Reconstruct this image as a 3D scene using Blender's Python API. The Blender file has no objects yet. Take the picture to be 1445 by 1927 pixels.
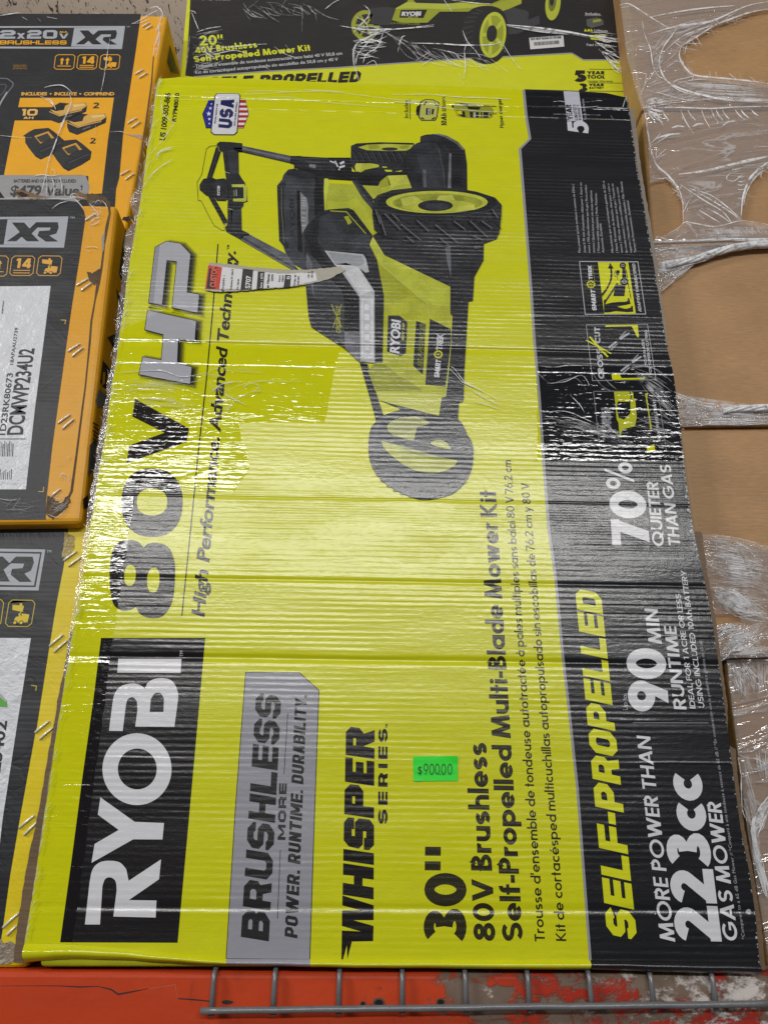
import bpy, math, random
from mathutils import Vector, Euler, Matrix
from mathutils.geometry import tessellate_polygon, delaunay_2d_cdt

random.seed(7)
scene = bpy.context.scene
COL = scene.collection

# ------------------------------------------------------------------ camera
FOCAL_PX, PHOTO_W, PHOTO_H = 1448.0, 1445.0, 1927.0
CAM_LOC = Vector((-0.03599, -0.88559, 0.14570))
CAM_ROT = Euler((math.radians(111.42094), math.radians(-0.49938), math.radians(-1.60578)), 'XYZ')
cam_data = bpy.data.cameras.new('camera')
cam = bpy.data.objects.new('camera', cam_data)
COL.objects.link(cam)
cam.location = CAM_LOC
cam.rotation_euler = CAM_ROT
cam_data.sensor_fit = 'VERTICAL'
cam_data.sensor_height = 36.0
cam_data.lens = 36.0 * FOCAL_PX / PHOTO_H
cam_data.clip_start = 0.02
cam_data.clip_end = 200
scene.camera = cam

# ------------------------------------------------------------------ world, strip lamps of the shop ceiling, added fill lamps
world = bpy.data.worlds.new('World')
scene.world = world
world.use_nodes = True
bg = world.node_tree.nodes['Background']
bg.inputs[0].default_value = (0.96, 0.98, 1.0, 1)
bg.inputs[1].default_value = 0.075

def strip_lamp(name, elev, dist, length, width, power, x=0.0):
    d = bpy.data.lights.new(name, 'AREA')
    d.shape = 'RECTANGLE'
    d.size = length
    d.size_y = width
    d.energy = power
    d.color = (1.0, 0.985, 0.96)
    o = bpy.data.objects.new(name, d)
    COL.objects.link(o)
    e = math.radians(elev)
    o.location = (x, CAM_LOC.y - dist * math.cos(e), CAM_LOC.z + dist * math.sin(e))
    aim = Vector((0.0, 0.0, 0.6)) - o.location
    o.rotation_euler = aim.to_track_quat('-Z', 'Y').to_euler()
    return o
strip_lamp('ceiling_strip_light', 27.5, 5.6, 6.0, 0.42, 228)
strip_lamp('ceiling_strip_light', 11.0, 11.0, 8.0, 0.5, 34)
def fill_lamp(name, loc, aim, sx, sy, power):
    d = bpy.data.lights.new(name, 'AREA')
    d.shape = 'RECTANGLE'; d.size = sx; d.size_y = sy; d.energy = power; d.color = (1.0, 0.985, 0.96)
    o = bpy.data.objects.new(name, d); COL.objects.link(o)
    o.location = loc
    o.rotation_euler = (Vector(aim) - Vector(loc)).to_track_quat('-Z', 'Y').to_euler()
fill_lamp('side_fill_light', (-4.2, -2.6, 2.6), (0, 0, .6), 1.2, .6, 122)  # unseen lamp added on the left as diffuse fill
fill_lamp('side_fill_light', (4.2, -2.6, 2.6), (0, 0, .6), 1.2, .6, 14)  # weaker added fill from the right, also unseen
fill_lamp('ceiling_fill_light', (-.5, -.1, 1.75), (-.5, .5, 2.7), 1.6, .6, 20)  # unseen upward lamp added to brighten the ceiling

scene.view_settings.view_transform = 'Standard'
scene.view_settings.look = 'None'
scene.view_settings.exposure = -0.12
scene.view_settings.gamma = 1.0
scene.view_settings.use_curve_mapping = False
scene.cycles.max_bounces = 6
scene.cycles.transparent_max_bounces = 16

# ------------------------------------------------------------------ geometry helpers
ROT = CAM_ROT.to_matrix()
def ray(px, py):
    return ROT @ Vector(((px - PHOTO_W / 2) / FOCAL_PX, -(py - PHOTO_H / 2) / FOCAL_PX, -1.0))

class Face:
    """a real plane of a box; photo measurements are turned into points of that plane"""
    def __init__(self, point, normal):
        self.p = Vector(point)
        self.n = Vector(normal).normalized()
        if abs(self.n.y) >= abs(self.n.x):
            self.ux = Vector((0, 0, 1)).cross(self.n).normalized() * (1 if self.n.y > 0 else 1)
        else:
            self.ux = Vector((0, 0, 1)).cross(self.n).normalized()
        self.uy = self.n.cross(self.ux).normalized()
    def at(self, px, py):
        d = ray(px, py)
        t = (self.p - CAM_LOC).dot(self.n) / d.dot(self.n)
        return CAM_LOC + d * t
    def uv(self, px, py):
        q = self.at(px, py) - self.p
        return Vector((q.dot(self.ux), q.dot(self.uy)))
    def xyz(self, u, v, lift=0.0):
        return self.p + self.ux * u + self.uy * v + self.n * lift

def srgb(r, g, b, gain=1.0):
    f = lambda c: ((c / 255.0) / 12.92 if c <= 10.3 else (((c / 255.0) + 0.055) / 1.055) ** 2.4)
    return (min(f(r) * gain, .85), min(f(g) * gain, .85), min(f(b) * gain, .85), 1)

def crop(ox, oy, s):
    def f(pts):
        return [(ox + x / s, oy + y / s) for x, y in pts]
    return f

def smooth(pts, n=5, closed=True):
    out = []
    N = len(pts)
    rng = range(N if closed else N - 1)
    for i in rng:
        if closed:
            p0, p1, p2, p3 = pts[i - 1], pts[i], pts[(i + 1) % N], pts[(i + 2) % N]
        else:
            p0, p1, p2, p3 = pts[max(i - 1, 0)], pts[i], pts[i + 1], pts[min(i + 2, N - 1)]
        for k in range(n):
            t = k / n
            t2, t3 = t * t, t * t * t
            out.append(tuple(0.5 * ((2 * p1[a]) + (-p0[a] + p2[a]) * t + (2 * p0[a] - 5 * p1[a] + 4 * p2[a] - p3[a]) * t2
                             + (-p0[a] + 3 * p1[a] - 3 * p2[a] + p3[a]) * t3) for a in (0, 1)))
    if not closed:
        out.append(tuple(pts[-1]))
    return out

def ell(cx, cy, rx, ry, n=36, rot=0.0, sup=2.0):
    out = []
    for i in range(n):
        a = 2 * math.pi * i / n
        c, s_ = math.cos(a), math.sin(a)
        x = rx * math.copysign(abs(c) ** (2 / sup), c)
        y = ry * math.copysign(abs(s_) ** (2 / sup), s_)
        out.append((cx + x * math.cos(rot) - y * math.sin(rot), cy + x * math.sin(rot) + y * math.cos(rot)))
    return out

def line_poly(pts, w):
    """stroke of width w along an open polyline, mitred"""
    L, R = [], []
    n = len(pts)
    for i in range(n):
        a = Vector(pts[max(i - 1, 0)]); b = Vector(pts[i]); c = Vector(pts[min(i + 1, n - 1)])
        d1 = (b - a).normalized() if i > 0 else (c - b).normalized()
        d2 = (c - b).normalized() if i < n - 1 else d1
        m = (d1 + d2)
        m = m.normalized() if m.length > 1e-6 else d1
        nrm = Vector((-m.y, m.x))
        k = 1.0 / max(0.45, nrm.dot(Vector((-d1.y, d1.x))))
        ww = w[i] if isinstance(w, (list, tuple)) else w
        L.append(tuple(b + nrm * (ww / 2 * k)))
        R.append(tuple(b - nrm * (ww / 2 * k)))
    return L + R[::-1]

def set_props(o, label=None, cat=None, group=None, kind=None):
    if label: o['label'] = label
    if cat: o['category'] = cat
    if group: o['group'] = group
    if kind: o['kind'] = kind
    return o

def thing(name, loc, label, cat, group=None):
    o = bpy.data.objects.new(name, None)
    o.empty_display_size = 0.05
    COL.objects.link(o)
    o.location = loc
    return set_props(o, label, cat, group)

def link(name, me, parent=None):
    o = bpy.data.objects.new(name, me)
    COL.objects.link(o)
    if parent is not None:
        o.parent = parent
        o.matrix_parent_inverse = Matrix.Translation(-Vector(parent.location))
    return o

class MB:
    """collects world-space faces with materials and links them as one mesh object"""
    def __init__(self):
        self.v, self.f, self.m, self.mats, self.sm = [], [], [], [], []
    def mi(self, mat):
        if mat not in self.mats: self.mats.append(mat)
        return self.mats.index(mat)
    def add(self, verts, faces, mat, smooth=False):
        b = len(self.v)
        self.v += [tuple(x) for x in verts]
        k = self.mi(mat)
        for fc in faces:
            self.f.append([b + i for i in fc]); self.m.append(k); self.sm.append(smooth)
    def build(self, name, parent=None):
        me = bpy.data.meshes.new(name)
        me.from_pydata(self.v, [], self.f)
        for mt in self.mats: me.materials.append(mt)
        me.polygons.foreach_set('material_index', self.m)
        me.polygons.foreach_set('use_smooth', self.sm)
        me.update()
        return link(name, me, parent)
    # ---- flat print on a face
    def tri(self, face, loops_uv, mat, lift):
        pts = [Vector((p[0], p[1], 0)) for lp in loops_uv for p in lp]
        tris = tessellate_polygon([[Vector((p[0], p[1], 0)) for p in lp] for lp in loops_uv])
        self.flat(face, pts, tris, mat, lift)
    def flat(self, face, pts, tris, mat, lift):
        V = [face.xyz(p[0], p[1], lift) for p in pts]
        F = []
        for t in tris:
            t = list(t)
            for j in range(1, len(t) - 1):
                a, b, c = t[0], t[j], t[j + 1]
                ar = (pts[b][0] - pts[a][0]) * (pts[c][1] - pts[a][1]) - (pts[b][1] - pts[a][1]) * (pts[c][0] - pts[a][0])
                if abs(ar) < 1e-14: continue
                F.append([a, b, c] if ar > 0 else [a, c, b])
        self.add(V, F, mat)
    def poly(self, face, px, mat, k, holes=()):
        loops = [[face.uv(*p) for p in px]] + [[face.uv(*p) for p in h] for h in holes]
        self.tri(face, loops, mat, k * LAYER)
    def line(self, face, px, w, mat, k):
        self.poly(face, line_poly(px, w), mat, k)
    def glyphs(self, face, geo, p0, p1, p2, mat, k):
        """geo = (points, tris, x0, x1, cap): set along baseline p0 -> p1 with the capital's top at p2"""
        pts, tris, x0, x1, cap = geo
        a, b, c = face.uv(*p0), face.uv(*p1), face.uv(*p2)
        ex = (b - a) / (x1 - x0)
        ey = (c - a) / cap
        q = [a + ex * (p[0] - x0) + ey * p[1] for p in pts]
        self.flat(face, q, tris, mat, k * LAYER)
    # ---- solids
    def tube(self, pts, r, mat, seg=10, cap=True):
        pts = [Vector(p) for p in pts]
        rings = []
        prev = None
        for i, p in enumerate(pts):
            d = (pts[min(i + 1, len(pts) - 1)] - pts[max(i - 1, 0)]).normalized()
            up = prev if prev is not None else (Vector((0, 0, 1)) if abs(d.z) < 0.9 else Vector((1, 0, 0)))
            s_ = d.cross(up).normalized(); t = s_.cross(d).normalized(); prev = t
            rr = r[i] if isinstance(r, (list, tuple)) else r
            rings.append([p + s_ * (rr * math.cos(2 * math.pi * j / seg)) + t * (rr * math.sin(2 * math.pi * j / seg)) for j in range(seg)])
        V = [v for rg in rings for v in rg]
        F = []
        for i in range(len(pts) - 1):
            for j in range(seg):
                F.append([i * seg + j, i * seg + (j + 1) % seg, (i + 1) * seg + (j + 1) % seg, (i + 1) * seg + j])
        if cap:
            F.append(list(range(seg))[::-1]); F.append([(len(pts) - 1) * seg + j for j in range(seg)])
        self.add(V, F, mat, True)
    def slab(self, quad, back, mat, bev=0.0, seg=3):
        """box from a front quad (TL,TR,BR,BL world points) pushed back by vector, edges rounded"""
        import bmesh
        bm = bmesh.new()
        q = [Vector(p) for p in quad]
        vs = [bm.verts.new(p) for p in q] + [bm.verts.new(p + Vector(back)) for p in q]
        for f in ((0, 3, 2, 1), (4, 5, 6, 7), (0, 1, 5, 4), (1, 2, 6, 5), (2, 3, 7, 6), (3, 0, 4, 7)):
            bm.faces.new([vs[i] for i in f])
        bmesh.ops.recalc_face_normals(bm, faces=bm.faces)
        if bev > 0:
            bmesh.ops.bevel(bm, geom=list(bm.edges), offset=bev, segments=seg, affect='EDGES', profile=0.5)
        bm.verts.index_update()
        self.add([v.co.copy() for v in bm.verts], [[v.index for v in f.verts] for f in bm.faces], mat, False)
        bm.free()

LAYER = 0.00012

# ------------------------------------------------------------------ lettering: two stroke alphabets and the built-in one
def union(polys):
    V, Fc = [], []
    for p in polys:
        b = len(V)
        ar = sum(p[i][0] * p[(i + 1) % len(p)][1] - p[(i + 1) % len(p)][0] * p[i][1] for i in range(len(p)))
        if abs(ar) < 1e-9: continue
        if ar < 0: p = p[::-1]
        V += [Vector((x, y)) for x, y in p]
        Fc.append(list(range(b, b + len(p))))
    r = delaunay_2d_cdt(V, [], Fc, 1, 1e-5)
    return [tuple(v) for v in r[0]], [list(f) for f, o in zip(r[2], r[5]) if len(o)]

def stroke(pts, w, closed=False):
    """mitred quads along a polyline"""
    n = len(pts)
    L, R = [], []
    for i in range(n):
        if closed:
            a, b, c = Vector(pts[i - 1]), Vector(pts[i]), Vector(pts[(i + 1) % n])
            d1, d2 = (b - a).normalized(), (c - b).normalized()
        else:
            b = Vector(pts[i])
            d1 = (b - Vector(pts[i - 1])).normalized() if i else (Vector(pts[1]) - b).normalized()
            d2 = (Vector(pts[i + 1]) - b).normalized() if i < n - 1 else d1
        m = (d1 + d2).normalized()
        nr = Vector((-m.y, m.x))
        k = 1 / max(0.5, nr.dot(Vector((-d1.y, d1.x))))
        L.append(tuple(b + nr * (w / 2 * k))); R.append(tuple(b - nr * (w / 2 * k)))
    out = []
    for i in range(n if closed else n - 1):
        j = (i + 1) % n
        out.append([L[i], L[j], R[j], R[i]])
    return out

def arc(cx, cy, rx, ry, a0, a1, n=10):
    return [(cx + rx * math.cos(math.radians(a0 + (a1 - a0) * i / n)), cy + ry * math.sin(math.radians(a0 + (a1 - a0) * i / n))) for i in range(n + 1)]

def geo_glyph(ch, w):
    """round geometric alphabet, cap height 1, stem w"""
    h = w / 2
    X = 0.68
    P = []
    S = lambda pts, closed=False, ww=w: P.extend(stroke(pts, ww, closed))
    def dg(x0, y0, x1, y1, ww=None):
        ww = (ww or w) * 1.12
        P.append([(x0 - ww / 2, y0), (x0 + ww / 2, y0), (x1 + ww / 2, y1), (x1 - ww / 2, y1)])
    r = (X - w) / 2
    ring = lambda cx=None: S([(h + r + r * math.cos(2 * math.pi * i / 24), X / 2 + r * math.sin(2 * math.pi * i / 24)) for i in range(24)], True)
    acc = None
    if ch in 'áàéèó':
        acc = ch; ch = {'á': 'a', 'à': 'a', 'é': 'e', 'è': 'e', 'ó': 'o'}[ch]
    if ch == 'o': ring()
    elif ch in 'adq':
        ring(); S([(2 * r + h, -0.28 if ch == 'q' else 0), (2 * r + h, 1.04 if ch == 'd' else X)])
    elif ch in 'bp':
        ring(); S([(h, -0.28 if ch == 'p' else 0), (h, 1.04 if ch == 'b' else X)])
    elif ch == 'g':
        ring(); S([(2 * r + h, X), (2 * r + h, -0.05)] + arc(h + r, -0.05, r, 0.2, 0, -150, 8)[1:])
    elif ch == 'c': S(arc(h + r, X / 2, r, r, 48, 312, 16))
    elif ch == 'e':
        S(arc(h + r, X / 2, r, r, 0, 318, 18)); S([(h, X / 2 - .02), (h + 2 * r + h * .9, X / 2 - .02)], ww=w * .8)
    elif ch in 'hn':
        R = r * .86
        S([(h, 0), (h, 1.04 if ch == 'h' else X)]); S(arc(h + R, X - h - R, R, R, 180, 0, 10) + [(h + 2 * R, 0)])
    elif ch == 'm':
        R = r * .72
        S([(h, 0), (h, X)])
        S(arc(h + R, X - h - R, R, R, 180, 0, 10) + [(h + 2 * R, 0)]); S(arc(h + 3 * R, X - h - R, R, R, 180, 0, 10) + [(h + 4 * R, 0)])
    elif ch == 'u':
        R = r * .86
        S([(h, X)] + arc(h + R, h + R, R, R, 180, 360, 10)); S([(h + 2 * R, 0), (h + 2 * R, X)])
    elif ch == 'r':
        R = r * .75
        S([(h, 0), (h, X)]); S(arc(h + R, X - h - R, R, R, 180, 62, 8))
    elif ch == 's':
        a = .15; c = (X - w) / 4
        S(arc(h + a, X - h - c, a + .02, c, 35, 270, 10)[:-1] + arc(h + a, h + c, a + .02, c, 90, -145, 10))
    elif ch == 't': S([(h + .09, 0), (h + .09, .95)]); S([(0, X - w * .4), (w + .18, X - w * .4)], ww=w * .8)
    elif ch == 'f': S([(h + .07, 0), (h + .07, .8)] + arc(h + .22, .8, .15, .24 - h, 180, 85, 6)[1:]); S([(0, X - w * .4), (w + .2, X - w * .4)], ww=w * .8)
    elif ch == 'i': S([(h, 0), (h, X)]); P.append(ell(h, X + w * .85, w * .56, w * .56, 12))
    elif ch == 'l' : S([(h, 0), (h, 1.04)])
    elif ch == 'k': S([(h, 0), (h, 1.04)]); dg(w + .3, 0, w * .9, .38); dg(w * .9, .3, w + .26, X)
    elif ch == 'v' or ch == 'y':
        dg(w * .6, X, w * .6 + .22, 0); dg(w * .6 + .44, X, w * .6 + .22, 0)
        if ch == 'y': dg(w * .6 + .22, 0, w * .6 + .11, -.28)
    elif ch == 'w':
        for k in (0, 1): dg(w * .6 + k * .36, X, w * .6 + .18 + k * .36, 0); dg(w * .6 + .36 + k * .36, X, w * .6 + .18 + k * .36, 0)
    elif ch == 'x': dg(w * .6, X, w * .6 + .4, 0); dg(w * .6, 0, w * .6 + .4, X)
    elif ch == 'O' or ch == 'Q':
        S([(0.52 + (.52 - h) * math.cos(2 * math.pi * i / 28), .5 + (.5 - h) * math.sin(2 * math.pi * i / 28)) for i in range(28)], True)
        if ch == 'Q': dg(.96, -.02, .6, .36)
    elif ch == 'C': S(arc(.5, .5, .5 - h, .5 - h, 48, 312, 18))
    elif ch == 'G': S(arc(.52, .5, .52 - h, .5 - h, 45, 345, 20)); S([(.55, .46), (1.04 - h * .6, .46)], ww=w * .85)
    elif ch == '0': S([(.34 + (.34 - h) * math.cos(2 * math.pi * i / 24), .5 + (.5 - h) * math.sin(2 * math.pi * i / 24)) for i in range(24)], True)
    elif ch == '9' or ch == '6':
        pl = [(.33 + (.33 - h) * math.cos(2 * math.pi * i / 24), .66 + (.34 - h) * math.sin(2 * math.pi * i / 24)) for i in range(24)]
        q = [[(.62 + w * .05, .55), (.62 - w, .45), (.18, 0), (.18 + w * 1.15, 0)]]
        P.extend(stroke(pl, w, True)); P.extend(q)
        if ch == '6':
            for i in range(len(P)): P[i] = [(.66 - x, 1 - y) for x, y in P[i]]
    elif ch == '8':
        S([(.33 + (.3 - h) * math.cos(2 * math.pi * i / 20), .74 + (.26 - h) * math.sin(2 * math.pi * i / 20)) for i in range(20)], True)
        S([(.33 + (.33 - h) * math.cos(2 * math.pi * i / 20), .28 + (.29 - h * 1.02) * math.sin(2 * math.pi * i / 20)) for i in range(20)], True)
    elif ch == '3':
        S(arc(.3, .74, .27 - h * .6, .26 - h, 150, -90, 12)); S(arc(.3, .28, .31 - h * .6, .28 - h, 90, -150, 12))
    elif ch == '2':
        S(arc(.31, .69, .31 - h, .31 - h, 165, -38, 12) + [(.12, h * .9)]); S([(.02, h), (.66, h)])
    elif ch == '7': S([(0, 1 - h), (.62, 1 - h)]); dg(.22, 0, .62 - w * .56, 1 - h)
    elif ch == '5':
        S([(.58, 1 - h), (.12 + h * .4, 1 - h), (.12 + h * .2, .58)]); S(arc(.3, .33, .31 - h * .5, .33 - h, 120, -150, 12))
    elif ch == '1': S([(.3, 0), (.3, 1)]); P.append([(.3 - h, 1), (.3 - h, 1 - w * 1.1), (.05, .76), (.05, .9)])
    elif ch == '4': S([(.5, 0), (.5, 1)]); S([(0, .26), (.68, .26)]); dg(.06, .26, .5 - h * .2, 1)
    elif ch == 'B':
        S([(h, 0), (h, 1)]); S([(0, 1 - h), (.28, 1 - h)] + arc(.28, .75, .2, .25 - h, 90, -90, 8) + [(0, .5)], ww=w * .95)
        S([(0, .5 + h * .2), (.32, .5 + h * .2)] + arc(.32, .27, .22, .27 - h, 90, -90, 8) + [(0, h)], ww=w * .95)
    elif ch in 'PR':
        S([(h, 0), (h, 1)]); S([(0, 1 - h), (.3, 1 - h)] + arc(.3, .7, .22, .3 - h, 90, -90, 8) + [(0, .4 + h)])
        if ch == 'R': dg(.52, 0, .3, .45)
    elif ch == 'D': S([(h, 0), (h, 1)]); S([(0, 1 - h), (.28, 1 - h)] + arc(.28, .5, .46 - h * .4, .5 - h, 90, -90, 12) + [(0, h)])
    elif ch == 'S':
        a = .21; c = (1 - w) / 4
        S(arc(h + a, 1 - h - c, a + .03, c, 28, 270, 10)[:-1] + arc(h + a, h + c, a + .03, c, 90, -150, 10))
    elif ch == 'U': S([(h, 1), (h, .34)] + arc(.36, .36, .36 - h, .36 - h, 180, 360, 12) + [(.72 - h, 1)])
    elif ch == 'J': S([(.3, 1), (.3, .3)] + arc(.1, .25, .2, .25 - h, 0, -90, 6))
    elif ch == 'E': S([(h, 0), (h, 1)]); [S([(0, y), (.5, y)], ww=w * .92) for y in (h * .92, .5, 1 - h * .92)]
    elif ch == 'F': S([(h, 0), (h, 1)]); [S([(0, y), (.5, y)], ww=w * .92) for y in (.48, 1 - h * .92)]
    elif ch == 'L': S([(h, 0), (h, 1)]); S([(0, h), (.48, h)])
    elif ch == 'T': S([(.3, 0), (.3, 1)]); S([(0, 1 - h), (.6, 1 - h)])
    elif ch == 'I': S([(h, 0), (h, 1)])
    elif ch == 'H': S([(h, 0), (h, 1)]); S([(.72 - h, 0), (.72 - h, 1)]); S([(0, .5), (.7, .5)])
    elif ch == 'K': S([(h, 0), (h, 1)]); dg(.62, 0, w * .8, .6); dg(w * .8, .42, .58, 1)
    elif ch == 'N': S([(h, 0), (h, 1)]); S([(.78 - h, 0), (.78 - h, 1)]); dg(h * 1.1, 1, .78 - h * 1.1, 0)
    elif ch == 'M':
        dg(w * .6, 0, w * .6 + .12, 1); dg(w * .6 + .12, 1, w * .6 + .4, 0, w * .9); dg(w * .6 + .68, 1, w * .6 + .4, 0, w * .9); dg(w * .6 + .8, 0, w * .6 + .68, 1)
    elif ch == 'W':
        for k in (0, 1): dg(w * .6 + k * .48, 1, w * .6 + .24 + k * .48, 0); dg(w * .6 + .48 + k * .48, 1, w * .6 + .24 + k * .48, 0)
    elif ch == 'V': dg(w * .6, 1, w * .6 + .31, 0); dg(w * .6 + .62, 1, w * .6 + .31, 0)
    elif ch == 'A': dg(w * .6, 0, w * .6 + .34, 1); dg(w * .6 + .68, 0, w * .6 + .34, 1); S([(w * .6 + .1, .27), (w * .6 + .58, .27)], ww=w * .8)
    elif ch == 'Y': dg(w * .6, 1, w * .6 + .3, .4); dg(w * .6 + .6, 1, w * .6 + .3, .4); S([(w * .6 + .3, 0), (w * .6 + .3, .45)])
    elif ch == '-': S([(0, .33), (.3, .33)])
    elif ch == '.': P.append([(0, 0), (w, 0), (w, w), (0, w)])
    elif ch == ',': P.append([(.02, -w), (w * .6, -w), (w, w * .8), (0.01, w * .8)])
    elif ch == "'": P.append([(0, .66), (w * .7, .66), (w, 1), (0, 1)])
    elif ch == '"': P.append([(0, .62), (w * .8, .62), (w * .8, 1), (0, 1)]); P.append([(w * 1.3, .62), (w * 2.1, .62), (w * 2.1, 1), (w * 1.3, 1)])
    elif ch == '%':
        for cx, cy in ((.24, .74), (.92, .26)):
            S([(cx + (.24 - h * .7) * math.cos(2 * math.pi * i / 18), cy + (.26 - h * .7) * math.sin(2 * math.pi * i / 18)) for i in range(18)], True, w * .7)
        dg(.36, -.02, .82, 1.02, w * .5)
    else: return None
    if acc:
        x = h + r; s = 1 if acc in 'áéó' else -1
        P.append([(x - s * .06 - .05, X + .06), (x - s * .06 + .06, X + .06), (x + s * .08 + .08, X + .26), (x + s * .08 - .06, X + .26)])
    return P

def blk_glyph(ch, t, W=0.72, c=0.14):
    """squared alphabet with cut corners"""
    h = t / 2
    P = []
    S = lambda pts, closed=False, ww=t: P.extend(stroke(pts, ww, closed))
    x0, x1, y0, y1, m = h, W - h, h, 1 - h, .5
    def dg(a0, b0, a1, b1, ww=None):
        ww = (ww or t) * 1.1
        P.append([(a0 - ww / 2, b0), (a0 + ww / 2, b0), (a1 + ww / 2, b1), (a1 - ww / 2, b1)])
    if ch in 'O0': S([(x0, y0 + c), (x0 + c, y0), (x1 - c, y0), (x1, y0 + c), (x1, y1 - c), (x1 - c, y1), (x0 + c, y1), (x0, y1 - c)], True)
    elif ch == 'D': S([(x0, y0), (x1 - c, y0), (x1, y0 + c), (x1, y1 - c), (x1 - c, y1), (x0, y1)], True)
    elif ch in 'PR':
        S([(x0, 0), (x0, 1)]); S([(0, y1), (x1 - c, y1), (x1, y1 - c), (x1, .42 + c), (x1 - c, .42), (0, .42)])
        if ch == 'R': dg(x1, 0, x1 - .12, .45)
    elif ch == 'B':
        S([(x0, 0), (x0, 1)]); S([(0, y1), (x1 - c, y1), (x1, y1 - c), (x1, m + c), (x1 - c * .8, m), (x1, m - c), (x1, y0 + c), (x1 - c, y0), (0, y0)]); S([(0, m), (x1 - c * .8, m)])
    elif ch == 'S': S([(x1, .7), (x1, y1 - c), (x1 - c, y1), (x0 + c, y1), (x0, y1 - c), (x0, m + c * .7), (x0 + c * .7, m), (x1 - c * .7, m), (x1, m - c * .7), (x1, y0 + c), (x1 - c, y0), (x0 + c, y0), (x0, y0 + c), (x0, .3)])
    elif ch == '2': S([(x0, .7), (x0, y1 - c), (x0 + c, y1), (x1 - c, y1), (x1, y1 - c), (x1, m + c), (x1 - c, m), (x0 + c, m), (x0, m - c), (x0, y0), (W, y0)])
    elif ch == 'E': S([(x0, 0), (x0, 1)]); [S([(0, y), (W * .94, y)]) for y in (y0, m, y1)]
    elif ch == 'F': S([(x0, 0), (x0, 1)]); [S([(0, y), (W * .94, y)]) for y in (.46, y1)]
    elif ch == 'L': S([(x0, 1), (x0, y0), (W * .9, y0)])
    elif ch == 'H': S([(x0, 0), (x0, 1)]); S([(x1, 0), (x1, 1)]); S([(0, m), (W, m)])
    elif ch == 'I': S([(x0, 0), (x0, 1)])
    elif ch == '1': S([(x0 + .12, 0), (x0 + .12, 1)]); S([(0, y1), (.2, y1)])
    elif ch == 'U': S([(x0, 1), (x0, y0 + c), (x0 + c, y0), (x1 - c, y0), (x1, y0 + c), (x1, 1)])
    elif ch == 'C': S([(x1, .7), (x1, y1 - c), (x1 - c, y1), (x0 + c, y1), (x0, y1 - c), (x0, y0 + c), (x0 + c, y0), (x1 - c, y0), (x1, y0 + c), (x1, .3)])
    elif ch == 'T': S([(W / 2, 0), (W / 2, 1)]); S([(0, y1), (W, y1)])
    elif ch == 'A': dg(h * 1.1, 0, W / 2 - h * .3, 1); dg(W - h * 1.1, 0, W / 2 + h * .3, 1); S([(.12, .28), (W - .12, .28)])
    elif ch == 'M': S([(x0, 0), (x0, 1)]); S([(W * 1.3 - h, 0), (W * 1.3 - h, 1)]); dg(x0, 1, W * .65, .2, t * .9); dg(W * 1.3 - h, 1, W * .65, .2, t * .9)
    elif ch == 'N': S([(x0, 0), (x0, 1)]); S([(x1, 0), (x1, 1)]); dg(x0, 1, x1, 0)
    elif ch == 'W':
        for k in (0, 1): dg(h * 1.1 + k * .44, 1, h * 1.1 + .2 + k * .44, 0); dg(h * 1.1 + .42 + k * .44, 1, h * 1.1 + .22 + k * .44, 0)
    elif ch == 'Y': dg(h, 1, W / 2, .4); dg(W - h, 1, W / 2, .4); S([(W / 2, 0), (W / 2, .48)])
    elif ch == 'K': S([(x0, 0), (x0, 1)]); dg(x1, 0, x0 + .1, .6); dg(x0 + .1, .4, x1, 1)
    elif ch == 'X': dg(h, 0, W - h, 1); dg(W - h, 0, h, 1)
    elif ch == '-': S([(0, .45), (.34, .45)])
    elif ch == '.': P.append([(0, 0), (t, 0), (t, t), (0, t)])
    else: return None
    return P

def compose(text, fn, gap, space=0.34):
    V, F, x = [], [], 0.0
    for ch in text:
        if ch == ' ':
            x += space; continue
        P = fn(ch)
        if P is None: continue
        v, f = union(P)
        lo = min(p[0] for p in v); hi = max(p[0] for p in v)
        b = len(V)
        V += [(p[0] - lo + x, p[1]) for p in v]
        F += [[b + i for i in t] for t in f]
        x += hi - lo + gap
    return V, F, 0.0, x - gap, 1.0

def geo(text, w=.2, gap=.07, space=.3): return compose(text, lambda c: geo_glyph(c, w), gap, space)
def blk(text, t=.22, W=.72, c=.14, gap=.06, space=.4): return compose(text, lambda ch: blk_glyph(ch, t, W, c), gap, space)

def font(text, bold=0.0, space=1.0, res=3):
    cu = bpy.data.curves.new('lettering', 'FONT')
    cu.body = text; cu.size = 1.0; cu.offset = bold; cu.space_character = space; cu.resolution_u = res
    ob = bpy.data.objects.new('lettering', cu)
    COL.objects.link(ob)
    bpy.context.view_layer.update()
    ev = ob.evaluated_get(bpy.context.evaluated_depsgraph_get())
    me = ev.to_mesh()
    V = [(v.co.x, v.co.y) for v in me.vertices]
    F = [list(p.vertices) for p in me.polygons]
    ev.to_mesh_clear()
    bpy.data.objects.remove(ob); bpy.data.curves.remove(cu)
    return V, F, min(v[0] for v in V), max(v[0] for v in V), 0.729 + bold

# ------------------------------------------------------------------ materials
FRONT = Face((0, 0, 0), (0, -1, 0))

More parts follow.
